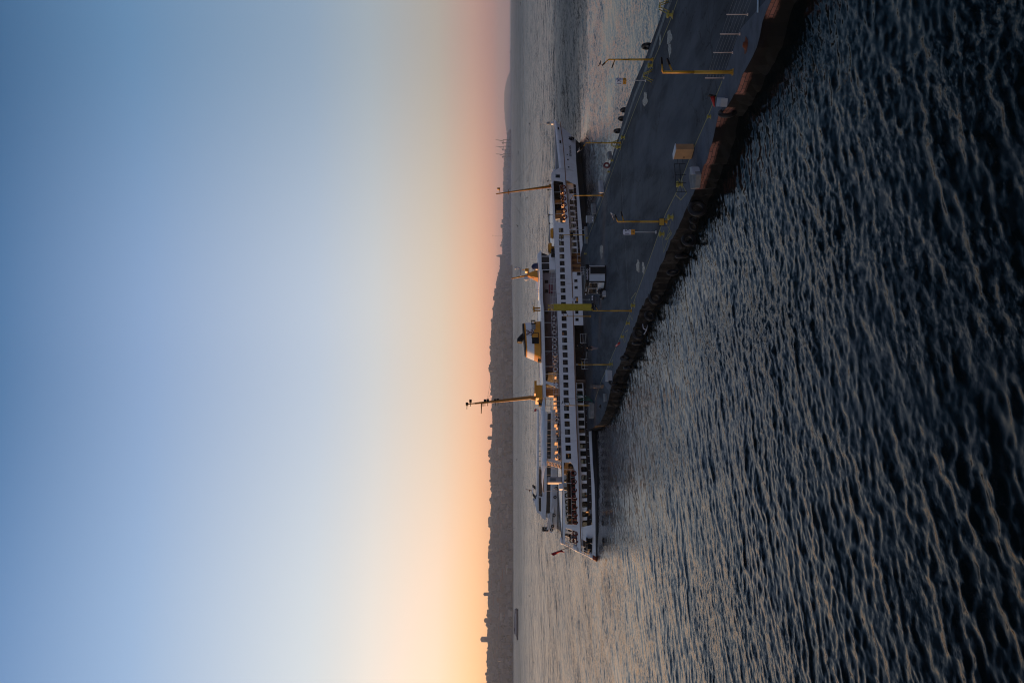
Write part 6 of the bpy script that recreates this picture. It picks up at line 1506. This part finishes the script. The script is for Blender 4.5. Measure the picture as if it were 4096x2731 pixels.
def hill_pt(y, q): D = shore_d(y) + ridge_depth(y) * q; return Vector(((YC - y) * D / F, D, hill_z(y, q)))
ys = np.arange(530, 3300, 6.0); qs = [0, 0, .15, .3, .45, .6, .8, 1, 1.15, 1.4]; vs = []; rh = random.Random(4)
for y in ys:
    ph_ = rh.uniform(-1, 1)
    for k, q in enumerate(qs):
        p = hill_pt(y, min(q, 1)); 
        if q > 1: D = shore_d(y) + ridge_depth(y) * q; p = Vector(((YC - y) * D / F, D, p.z * (1.6 - q * .6) - (60 if q > 1.3 else 0)))
        if k == 0: p.z = -3
        vs.append((p.x, p.y, p.z + (rh.uniform(-2.0, 2.0) if .2 < q < .9 else 0)))
k = len(qs); fs = [(i * k + j, i * k + j + 1, (i + 1) * k + j + 1, (i + 1) * k + j) for i in range(len(ys) - 1) for j in range(k - 1)]
mb = MB(); mb.add(vs, [f[::-1] for f in fs]); o = mb.build('hills', HILLM, fix=True); tag(o, kind='structure')
# island hill beyond the breakwater
mb = MB(); D0 = 15000; vs = []; yy = np.linspace(285, 560, 40)
for y in yy:
    zt = H - (float(np.interp(y, [285, 305, 330, 370, 420, 470, 520, 560], [2040, 2030, 2021, 2013, 2012, 2015, 2021, 2034])) - XH) * D0 / F
    for dD, kz in ((-600, 0), (-350, .7), (-100, 1), (150, .6), (350, 0)): D = D0 + dD; vs.append(((YC - y) * D / F, D, max(-2, zt * .85 * kz if kz else -3)))
mb.add(vs, [(i * 5 + j, (i + 1) * 5 + j, (i + 1) * 5 + j + 1, i * 5 + j + 1) for i in range(39) for j in range(4)]); o = mb.build('island_hill', HILLM, fix=True); tag(o, kind='structure')
# breakwater
X0, D0 = (YC - 200) * 8300 / F, 8300; X1 = (YC - 530) * 8300 / F
mb = MB(); rb = random.Random(2); n = 60; vs = []
for i in range(n + 1):
    x = X0 + (X1 - X0) * i / n; hh = 3.5 + rb.uniform(-.6, .6); vs += [(x, D0 - 9, -2), (x, D0 - 3, hh), (x, D0 + 3, hh), (x, D0 + 9, -2)]
mb.add(vs, [(4 * i + j, 4 * i + j + 1, 4 * i + 5 + j, 4 * i + 4 + j) for i in range(n) for j in range(3)]); o = mb.build('breakwater', mat('rocks', (.12, .12, .12), .9, .4, .2), fix=True); tag(o, 'long low rock breakwater on the horizon at the open sea side', 'breakwater')
o = empty('lighthouse', (X0 - 20, 8300, 3)); tag(o, 'tiny harbour light on the tip of the breakwater', 'lighthouse')
mb = MB(); mb.lathe([(.001, 0), (4, 0), (2.2, 12), (.001, 12)]); mb.build('tower', FDK, o); mb = MB(); mb.lathe([(3.2, 12), (3.2, 13), (1.8, 13), (1.8, 16), (.001, 18)]); mb.build('lantern', FG, o)

# city buildings
def citymat(name, wall, win, sx=3.4, sy=3.1):
    m = bpy.data.materials.new(name); m.use_nodes = True; t = m.node_tree; b = t.nodes['Principled BSDF']
    tc_ = t.nodes.new('ShaderNodeNewGeometry'); sp_ = t.nodes.new('ShaderNodeSeparateXYZ'); t.links.new(tc_.outputs['Position'], sp_.inputs[0])
    cb = t.nodes.new('ShaderNodeCombineXYZ'); t.links.new(mth(t, 'ADD', sp_.outputs[0], mth(t, 'MULTIPLY', sp_.outputs[1], .73)), cb.inputs[0]); t.links.new(sp_.outputs[2], cb.inputs[1])
    br = t.nodes.new('ShaderNodeTexBrick'); br.offset = 0; br.inputs['Scale'].default_value = 1; br.inputs['Brick Width'].default_value = sx; br.inputs['Row Height'].default_value = sy; br.inputs['Mortar Size'].default_value = .75
    br.inputs['Color1'].default_value = (*win, 1); br.inputs['Color2'].default_value = (*[c * 1.5 for c in win], 1); br.inputs['Mortar'].default_value = (*wall, 1); t.links.new(cb.outputs[0], br.inputs['Vector'])
    oi = t.nodes.new('ShaderNodeObjectInfo'); t.links.new(mixc(t, 1.0, br.outputs[0], ramp(t, oi.outputs['Random'], [(0, (.35, .36, .38)), (.5, (.5, .5, .5)), (1, (.85, .84, .84))]), 'MULTIPLY'), b.inputs['Base Color']); b.inputs['Roughness'].default_value = .8
    return m
CM = [citymat('city_wall_pale', (.36, .35, .33), (.05, .055, .06)), citymat('city_wall_grey', (.20, .20, .20), (.04, .045, .05)), citymat('city_wall_ochre', (.28, .22, .17), (.05, .045, .045), 4.2, 3.3)]
RF = mat('red_tiles', (.16, .075, .05), .8, .3, .05); FLATR = mat('flat_roof', (.14, .14, .14), .9, .2, .05)
def bmesh_kind(k):
    w_, d_, h_ = [(16, 14, 18), (30, 15, 15), (12, 12, 24), (22, 16, 12), (44, 16, 14)][k % 5]
    root = bpy.data.objects.new('city_building', None)
    body = MB(); body.box(-w_ / 2, w_ / 2, -d_ / 2, d_ / 2, -12, h_)
    if k % 5 == 4: body.box(-w_ / 2, -w_ / 4, -d_ / 2 - .6, d_ / 2, -12, h_ + 3.2)
    roof = MB()
    if k % 2 == 0: roof.hexa([(-w_ / 2 - .6, -d_ / 2 - .6, h_), (w_ / 2 + .6, -d_ / 2 - .6, h_), (w_ / 2 + .6, d_ / 2 + .6, h_), (-w_ / 2 - .6, d_ / 2 + .6, h_), (-w_ / 2 + 4, -.3, h_ + 3.5), (w_ / 2 - 4, -.3, h_ + 3.5), (w_ / 2 - 4, .3, h_ + 3.5), (-w_ / 2 + 4, .3, h_ + 3.5)])
    else: roof.box(-w_ / 2 - .2, w_ / 2 + .2, -d_ / 2 - .2, d_ / 2 + .2, h_, h_ + .9); roof.box(-3, 3, -3, 3, h_ + .9, h_ + 3.4)
    return body, roof, CM[k % 3], (RF if k % 2 == 0 else FLATR)
protos = []
for k in range(10):
    body, roof, m1, m2 = bmesh_kind(k); e = empty('city_building'); body.build('wall', m1, e, fix=True); roof.build('roof', m2, e, fix=True); protos.append(e)
rc = random.Random(12); placed = []; used = set()
LABS = [(1000, 'hazy building low on the shore beside the container port'), (1400, 'hazy building on the hillside behind the ferry funnel'), (1900, 'hazy building on the hillside behind the ferry masts'), (2300, 'hazy building on the hillside above the passing boat'), (9999, 'hazy building on the hillside above the distant ferry')]
GR = ['low shore buildings by the port', 'hillside buildings behind the funnel', 'hillside buildings behind the masts', 'hillside buildings above the passing boat', 'hillside buildings above the distant ferry']
WHERE = ['beside the port', 'behind the funnel', 'behind the masts', 'above the passing boat', 'above the distant ferry']
N_B = 292; tries = 0; cnt = 0
while cnt < N_B and tries < 6000:
    tries += 1; y = rc.uniform(640, 2745); 
    if y < 1100 and rc.random() < .6: continue
    q = rc.choice([rc.uniform(.02, .98), rc.uniform(.02, .98), rc.uniform(.01, .2), .99])
    p = hill_pt(y, q); kk = rc.randrange(10); f = rc.uniform(.75, 1.25) * (.8 if q > .9 else 1) * (1.25 if p.y > 6000 else 1.0)
    if any(abs(p.x - a.x) < 20 * f and abs(p.y - a.y) < 55 for a in placed): continue
    placed.append(p)
    if kk not in used: used.add(kk); o = protos[kk]
    else: o = dup(protos[kk], (0, 0, 0))
    o.location = p; o.rotation_euler = (0, 0, rc.uniform(-.5, .5)); o.scale = (f, f, f * rc.uniform(.8, 1.25) * (.75 if q > .85 else 1))
    li = [i for i, (a, _) in enumerate(LABS) if y < a][0]; cnt += 1
    look = ('pale', 'grey', 'ochre')[kk % 3] + (' red-roofed' if kk % 2 == 0 else ' flat-roofed') + (' block', ' wide block', ' tall block', ' low house', ' long block')[kk % 5]
    tag(o, 'hazy ' + look + (' at the shore', ' low on the slope', ' high on the slope', ' on the ridge')[0 if q < .1 else 1 if q < .5 else 2 if q < .92 else 3] + ' ' + WHERE[li], 'building', GR[li])
for kk in range(10):
    if kk not in used:
        for ch in protos[kk].children: bpy.data.objects.remove(ch)
        bpy.data.objects.remove(protos[kk])
# one mass of trees and tiny roofs in between
TREEM = mat('far_trees', (.035, .045, .028), .95, .4, .05)
mb = MB(); rt = random.Random(9)
for i in range(5200):
    y = rt.uniform(600, 2760); q = rt.choice([rt.random(), rt.random(), 1.0]); p = hill_pt(y, q); r = rt.uniform(3.5, 8) * (1.3 if y < 1050 else 1) * (.75 if q == 1 else 1); k0 = len(mb.v)
    hs = rt.uniform(.6, 1.1); a0 = rt.random() * 6.28
    vs = [(p.x, p.y, p.z + r * 1.6 * hs)] + [(p.x + r * math.cos(a0 + a * 1.2566) * rt.uniform(.7, 1.2), p.y + r * math.sin(a0 + a * 1.2566), p.z + r * hs * rt.uniform(.6, 1.1)) for a in range(5)] + [(p.x + r * .7 * math.cos(a0 + a * 1.2566), p.y + r * .7 * math.sin(a0 + a * 1.2566), p.z - 2) for a in range(5)]
    mb.add(vs, [(0, 1 + a, 1 + (a + 1) % 5) for a in range(5)] + [(1 + a, 6 + a, 6 + (a + 1) % 5, 1 + (a + 1) % 5) for a in range(5)])
o = mb.build('far_trees', TREEM, fix=False); tag(o, 'dark hazy mass of trees covering the far hillside', 'trees', kind='stuff')
mb = MB(); cw = 0
for i in range(2600):
    y = rt.uniform(900, 2760); q = rt.random(); p = hill_pt(y, q); w_ = rt.uniform(5, 11); d_ = 5; h_ = rt.uniform(6, 14)
    mb.box(p.x - w_, p.x + w_, p.y - d_, p.y + d_, p.z - 5, p.z + h_, rt.choice([0, 0, 1, 2]))
o = mb.build('distant_houses', CM); tag(o, 'dense small houses filling the hazy hillside', 'houses', kind='stuff')
# landmarks
def at(y, D, xb): return ((YC - y) * D / F, D, H - (xb - XH) * D / F)
def tower(name, y0, y1, xt, xb, D, m, label, cat, crown=0):
    h_ = (xb - xt) * D / F + 15; w_ = (y1 - y0) * D / F / 2; o = empty(name, (*at((y0 + y1) / 2, D, xb)[:2], H - (xb - XH) * D / F - 15)); tag(o, label, cat)
    mb = MB(); mb.box(-w_, w_, -w_ * .7, w_ * .7, 0, h_ * .95 if crown else h_); mb.build('wall', m, o)
    mb = MB()
    if crown == 1: mb.box(-w_ * .8, w_ * .8, -w_ * .5, w_ * .5, h_ * .95, h_ * .985); mb.hexa([(-w_ * .7, -w_ * .4, h_ * .985), (w_ * .7, -w_ * .4, h_ * .985), (w_ * .7, w_ * .4, h_ * .985), (-w_ * .7, w_ * .4, h_ * .985), (-w_ * .2, -w_ * .2, h_ * 1.03), (w_ * .2, -w_ * .2, h_ * 1.03), (w_ * .2, w_ * .2, h_ * 1.03), (-w_ * .2, w_ * .2, h_ * 1.03)])
    elif crown == 2:
        t = (y1 - y0) * .13 * D / F; mb.box(-w_, -w_ + t, -3, 3, h_ * .95, h_ * 1.15); mb.box(w_ - t, w_, -3, 3, h_ * .95, h_ * 1.15); mb.box(-w_, w_, -3, 3, h_ * 1.15, h_ * 1.2)
    else: mb.box(-w_ * .95, w_ * .95, -w_ * .6, w_ * .6, h_, h_ + 1.5)
    mb.build('roof', FLATR, o); return o
tower('skyscraper', 2546, 2565, 1923, 1966, 4900, CM[2], 'tallest tower block standing alone on the skyline above the distant ferry', 'tower', 1)
tower('tower_block', 2471, 2490, 1950, 1966, 4900, CM[2], 'tower block with an open rooftop frame right of the tallest tower', 'tower', 2)
tower('tower_block', 2520, 2536, 1955, 1966, 4900, CM[2], 'low framed tower block next to the tallest tower', 'tower', 2)
tower('office_block', 1975, 2005, 1971, 1985, 4700, CM[1], 'flat wide block on the skyline above the passing boat mast', 'building')
tower('office_block', 878, 892, 2007, 2020, 9000, CM[1], 'narrow block on the low skyline behind the forward ferry windows', 'building')
tower('office_block', 898, 912, 2003, 2020, 9000, CM[1], 'taller grey block on the low skyline behind the forward ferry windows', 'building')
tower('office_block', 728, 742, 2012, 2020, 9000, CM[1], 'small bump of a block on the low skyline behind the fore mast', 'building')
tower('long_building', 1029, 1099, 2001, 2012, 6200, CM[0], 'long flat-topped building beside the pointed tower on the skyline', 'building')
def needle(y, xt, xb, D, r, label, name='minaret'):
    h_ = (xb - xt) * D / F; p = at(y, D, xb); o = empty(name, p); tag(o, label, name.replace('_', ' '))
    mb = MB(); mb.lathe([(.001, -10), (r, -10), (r, h_ * .6), (r * 1.7, h_ * .62), (r * 1.7, h_ * .65), (r * .8, h_ * .66), (r * .8, h_ * .78)], n=8); mb.build('shaft', FG, o); mb = MB(); mb.lathe([(r * .95, h_ * .78), (.001, h_)], n=8); mb.build('spire', FDK, o); return o
needle(1697, 1961, 1977, 4700, 2.2, 'single minaret on the skyline left of the main mast'); needle(1793, 1958, 1973, 4700, 2.0, 'right one of two thin minarets above the ferry awning'); needle(1817, 1958, 1973, 4700, 2.0, 'left one of two thin minarets above the ferry awning')
needle(2072, 1966, 1976, 4700, 2, 'minaret just right of the large mosque dome'); needle(2209, 1961, 1970, 4700, 1.8, 'short minaret right of the small mosque dome'); needle(1226, 1976, 1985, 4700, 1.5, 'thin minaret on the skyline right of the funnel'); needle(1018, 2012, 2019, 7000, 2, 'tiny minaret by the pointed tower')
def dome(y, xt, xb, wd, D, label):
    r = wd * D / F / 2; p = at(y, D, xb); o = empty('mosque', (p[0], p[1], p[2] - 10)); tag(o, label, 'mosque')
    hh = (xb - xt) * D / F + 10
    mb = MB(); mb.box(-r, r, -r, r, 0, hh * .35 + 5); mb.build('wall', FG, o)
    mb = MB(); z0 = hh * .35 + 5; mb.lathe([(r * .9, z0), (r * .88, z0 + (hh - z0) * .3), (r * .68, z0 + (hh - z0) * .62), (r * .35, z0 + (hh - z0) * .84), (.001, z0 + (hh - z0) * .9)], n=18); mb.build('dome', FDK, o)
    mb = MB(); mb.tube((0, 0, z0 + (hh - z0) * .85), (0, 0, hh), .7); mb.build('finial', FDK, o)
dome(2103, 1951, 1974, 19, 4600, 'large domed mosque breaking the skyline above the boat bow'); dome(2227, 1951, 1969, 14, 4600, 'small domed mosque on the skyline left of the large one')
p = at(1024, 6200, 2015); o = empty('pointed_tower', p); tag(o, 'broad stone tower with a rounded pointed top on the skyline', 'tower')
k_ = 6200 / F; mb = MB(); mb.lathe([(.001, -15), (5.5 * k_, -15), (5.5 * k_, 15 * k_)], n=12); mb.build('shaft', FG, o); mb = MB(); mb.lathe([(5.5 * k_, 15 * k_), (4.5 * k_, 17 * k_), (4.2 * k_, 23 * k_), (2 * k_, 28 * k_), (.001, 31 * k_)], n=12); mb.build('cap', FG, o)
p = at(943, 8800, 2014); o = empty('antenna_mast', p); tag(o, 'hair-thin antenna mast above the low shore', 'mast'); mb = MB(); mb.tube((0, 0, 0), (0, 0, 44 * 8800 / F), 1.0, .5, 6); mb.build('lattice', FDK, o); mb = MB(); mb.box(-2, 2, -2, 2, -2, 3); mb.build('foot', FG, o)
# quay on the far shore under the pointed tower
mb = MB(); a_ = at(1064, 4300, 2052); b_ = at(1112, 4300, 2052); mb.box(b_[0], a_[0], 4250, 4500, -1, 9); mb.box(b_[0] + 10, b_[0] + 24, 4249, 4270, 9, 15); o = mb.build('harbour_quay', CM[0]); tag(o, 'low pale harbour building at the water between bow and funnel', 'building')
# container port: cranes and stacks
PD = 7200
def crane(y, label, flip=1):
    k_ = PD / F; o = empty('port_crane', at(y, PD, 2043)); tag(o, label, 'crane', 'cranes of the container port')
    z1 = 30 * k_; mb = MB()
    for dx in (-6, 6):
        for dy in (-8, 8): mb.tube((dx * k_, dy, 0), (dx * k_, dy, z1), 1.5, n=5)
    mb.tube((-6 * k_, -8, 12 * k_), (6 * k_, -8, 12 * k_), 1.1, n=5); mb.tube((-6 * k_, -8, 2 * k_), (6 * k_, -8, 12 * k_), .9, n=5); mb.build('leg_frame', FDK, o)
    mb = MB(); mb.box(-12 * k_, 7 * k_, -4, 4, z1 - 1.5, z1 + 2.5); mb.build('girder', FDK, o)
    mb = MB(); mb.tube((3 * k_, 0, z1), (6 * k_ * flip, 0, z1 + 30 * k_), 2.4, 1.6, 6); mb.build('raised_boom', FDK, o)
    mb = MB(); mb.box(-9 * k_, -4 * k_, -4, 4, z1 + 2.5, z1 + 4.5 * k_); mb.build('machine_house', FDK, o)
    mb = MB(); mb.tube((-10 * k_, 0, z1), (2 * k_, 0, z1 + 13 * k_), .5, n=4); mb.tube((3 * k_, 0, z1), (1 * k_, 0, z1 + 14 * k_), 1.0, n=5); mb.tube((1 * k_, 0, z1 + 14 * k_), (4.5 * k_, 0, z1 + 18 * k_), .5, n=4); mb.build('stay', FDK, o)
crane(566, 'nearest-to-sea gantry crane with its boom raised highest'); crane(592, 'middle gantry crane of the container port'); crane(622, 'gantry crane at the city end of the container port')
rp = random.Random(1)
STK = mat('container_paint', (.20, .17, .17), .7, .5, .02)
for i in range(22):
    y = 524 + i * 5.6; p = at(y, PD + 60, 2043); hh = rp.uniform(6, 20) * 1.2; mb = MB(); mb.box(-8, 8, -6, 6, 0, hh)
    for z in range(3, int(hh), 3): mb.box(-8.1, 8.1, -6.1, 6.1, z - .2, z)
    o = mb.build('container_stack', STK, None, (p[0], p[1], 0)); tag(o, 'hazy stack of containers along the port quay', 'containers', 'container stacks at the port')
mb = MB(); a_ = at(522, PD, 2043); b_ = at(660, PD, 2043); mb.box(b_[0], a_[0], PD - 30, PD + 200, -2, 3.5); o = mb.build('port_quay', FDK); tag(o, 'low dark quay carrying the container port', 'quay')
o = empty('moored_ship', (*gp(2041, 527, 0)[:0], *at(526, PD - 60, 2043)[:2], 0)); tag(o, 'dark ship stern moored at the seaward end of the port', 'ship'); mb = MB(); mb.hexa([(-12, -6, 0), (12, -6, 0), (12, 6, 0), (-12, 6, 0), (-13, -7, 12), (15, -7, 12), (15, 7, 12), (-13, 7, 12)]); mb.build('hull', FDK, o); mb = MB(); mb.box(-8, 6, -5, 5, 12, 19); mb.build('bridge', FG, o)

# ------------------------------------------------------------------ gulls
def gull_mesh(d1, d2, m_):
    mb = MB(); mb.path([(0, .30, .02), (0, .22, .02), (0, .10, 0), (0, -.08, 0), (0, -.22, .01), (0, -.34, .02)], [.012, .035, .06, .065, .04, .015], 8)
    mb.tube((0, .28, .02), (0, .36, .005), .014, .004, 6)
    for sg in (-1, 1):
        pts = [(sg * .04, 0, .03), (sg * .30, .10, .03 + d1), (sg * .46, .04, .03 + d1 * .9), (sg * .72, -.14, .03 + d2)]; ch = [.20, .17, .14, .02]
        vs = []
        for (x, y, z), c in zip(pts, ch): vs += [(x, y + c * .4, z + .006), (x, y - c * .6, z + .004), (x, y - c * .6, z - .004), (x, y + c * .4, z - .008)]
        mb.add(vs, [(4 * i + j, 4 * i + 4 + j, 4 * i + 4 + (j + 1) % 4, 4 * i + (j + 1) % 4) for i in range(3) for j in range(4)] + [(12, 13, 14, 15), (0, 3, 2, 1)])
    me = mb.build('gull', m_); return me
gm = [gull_mesh(.16, .02, GULLG), gull_mesh(.10, .20, GULLG), gull_mesh(-.02, -.14, GULLG), gull_mesh(.2, .34, GULLG)]
GULLS = [(1832, 212, 6), (1828, 432, 4), (1963, 285, 6), (2119, 495, 14), (2080, 107, 6), (2105, 94, 6), (2136, 100, 10), (2095, 163, 8), (2202, 218, 14), (2112, 136, 8), (2080, 272, 6), (2152, 450, 8), (1976, 791, 8), (2088, 645, 8), (2063, 614, 6), (2111, 724, 12), (2169, 709, 10), (2109, 792, 18), (2183, 816, 10), (2072, 905, 18), (2103, 953, 10), (2122, 953, 10), (2053, 789, 5), (2065, 920, 6), (2072, 942, 6), (2018, 475, 6), (2030, 515, 6), (1971, 942, 6), (1810, 1083, 4), (2059, 1215, 4), (2095, 1190, 10), (2075, 1384, 7), (2068, 1222, 5), (2059, 1438, 4), (2071, 1447, 5), (2056, 1625, 12), (2068, 1655, 8), (2084, 1618, 8), (2142, 1650, 6), (2068, 1837, 14), (2070, 1918, 6), (2075, 2026, 10), (2095, 2000, 10), (2057, 2112, 10), (2085, 2112, 6), (2118, 2382, 15), (2136, 2630, 14), (2070, 2388, 6), (2056, 2574, 6), (2123, 2508, 8), (2064, 2640, 6), (2112, 2620, 5), (1600, 2450, 4), (2262, 905, 14), (2139, 1275, 5), (2160, 600, 8), (2180, 1035, 8), (2068, 2180, 5)]
rgl = random.Random(6); protog = {}
for i, (x, y, sz) in enumerate(GULLS):
    D = min(1.25 * F / sz, 480 if x > 2055 else 900)
    if x > XH + 3: D = min(D, .82 * (H - .6) * F / (x - XH))
    sc_ = sz * D / F / 1.3; k = i % 4
    if k not in protog: protog[k] = gm[k]; o = gm[k]
    else: o = gm[k].copy(); C.objects.link(o)
    o.location = dp(x, y, D); o.rotation_euler = (R(rgl.uniform(-25, 25)), R(rgl.uniform(-35, 35)), R(rgl.uniform(0, 360))); o.scale = (sc_,) * 3
    pl = [b for a, b in ((300, 'off the pier corner'), (640, 'between bow and port'), (860, 'by the fore mast'), (1150, 'near the wheelhouse'), (1300, 'right of the funnel'), (1560, 'left of the funnel'), (1900, 'beyond the main mast'), (2200, 'over the passing boat'), (9999, 'near the distant ferry')) if y < a][0]
    tag(o, ('tiny' if sz < 7 else 'small' if sz < 11 else 'larger') + ' dark gull ' + ('in the open sky' if x < 2000 else 'just at the skyline' if x < 2045 else 'low over the far water' if x < 2080 else 'over the nearer water') + ' ' + pl, 'gull', 'gulls in flight')
def standing_gull(x, y, D, label, yaw=0.0, s=1.0, m_=None):
    p = dp(x, y, D); o = empty('standing_gull', p, yaw); o.scale = (s,) * 3; tag(o, label, 'gull', 'gulls perched on the lamp posts')
    mb = MB(); mb.path([(0, .20, .33), (0, .15, .32), (0, .11, .27), (0, .05, .20), (0, -.08, .16), (0, -.20, .13), (0, -.33, .10)], [.02, .045, .042, .07, .085, .05, .012], 10); mb.tube((0, .19, .33), (0, .27, .31), .013, .004, 6)
    for sx in (-.03, .03): mb.tube((sx, 0, .13), (sx, .01, 0), .008, n=5); mb.tube((sx, -.02, .004), (sx, .06, .004), .014, .006, 5)
    mb.build('body', m_ or GULLW, o)
    mb = MB()
    for sg in (-1, 1): mb.path([(sg * .075, .06, .22), (sg * .085, -.06, .19), (sg * .05, -.22, .14), (sg * .02, -.38, .12)], [.03, .045, .03, .008], 6)
    mb.build('folded_wings', GULLG, o); return o
def lampD(b): return gp(*b, PZ)[1]
standing_gull(2461, 860.5, lampD((2669, 886)) , 'white gull perched on the lamp head beside sign 15', R(-90), 1.0)
standing_gull(2407, 258, lampD((2612, 239)), 'grey gull standing on the lamp head near sign 17', R(60), .9, GULLG)
standing_gull(2242, 964, lampD((2349, 940)), 'gull on the thin lamp post before the ferry windows', R(-70), .9, GULLG)
standing_gull(2254.5, 1610, lampD((2376, 1621)), 'dark gull on the last lamp post of the pier', R(100), .9, GULLG)
standing_gull(2313, 1457.5, lampD((2442, 1458)), 'white gull on the lamp arm near the pier head', R(0), .7)
standing_gull(2322, 602, lampD((2483, 572)), 'pale gull on the lamp head under the ferry bow', R(80), 1.0)

# ------------------------------------------------------------------ haze
mb = MB(); mb.box(-9000, 9000, -1200, 15500, -6, 178); o = mb.build('haze', [], None); o.data.materials.clear()
hm = bpy.data.materials.new('haze_air'); hm.use_nodes = True; t = hm.node_tree
for n_ in list(t.nodes):
    if n_.type != 'OUTPUT_MATERIAL': t.nodes.remove(n_)
out = [n_ for n_ in t.nodes if n_.type == 'OUTPUT_MATERIAL'][0]; pv = t.nodes.new('ShaderNodeVolumePrincipled')
pv.inputs['Color'].default_value = (.58, .75, 1, 1); pv.inputs['Density'].default_value = HAZE; pv.inputs['Anisotropy'].default_value = .1
t.links.new(pv.outputs[0], out.inputs['Volume']); o.data.materials.append(hm); tag(o, kind='stuff')
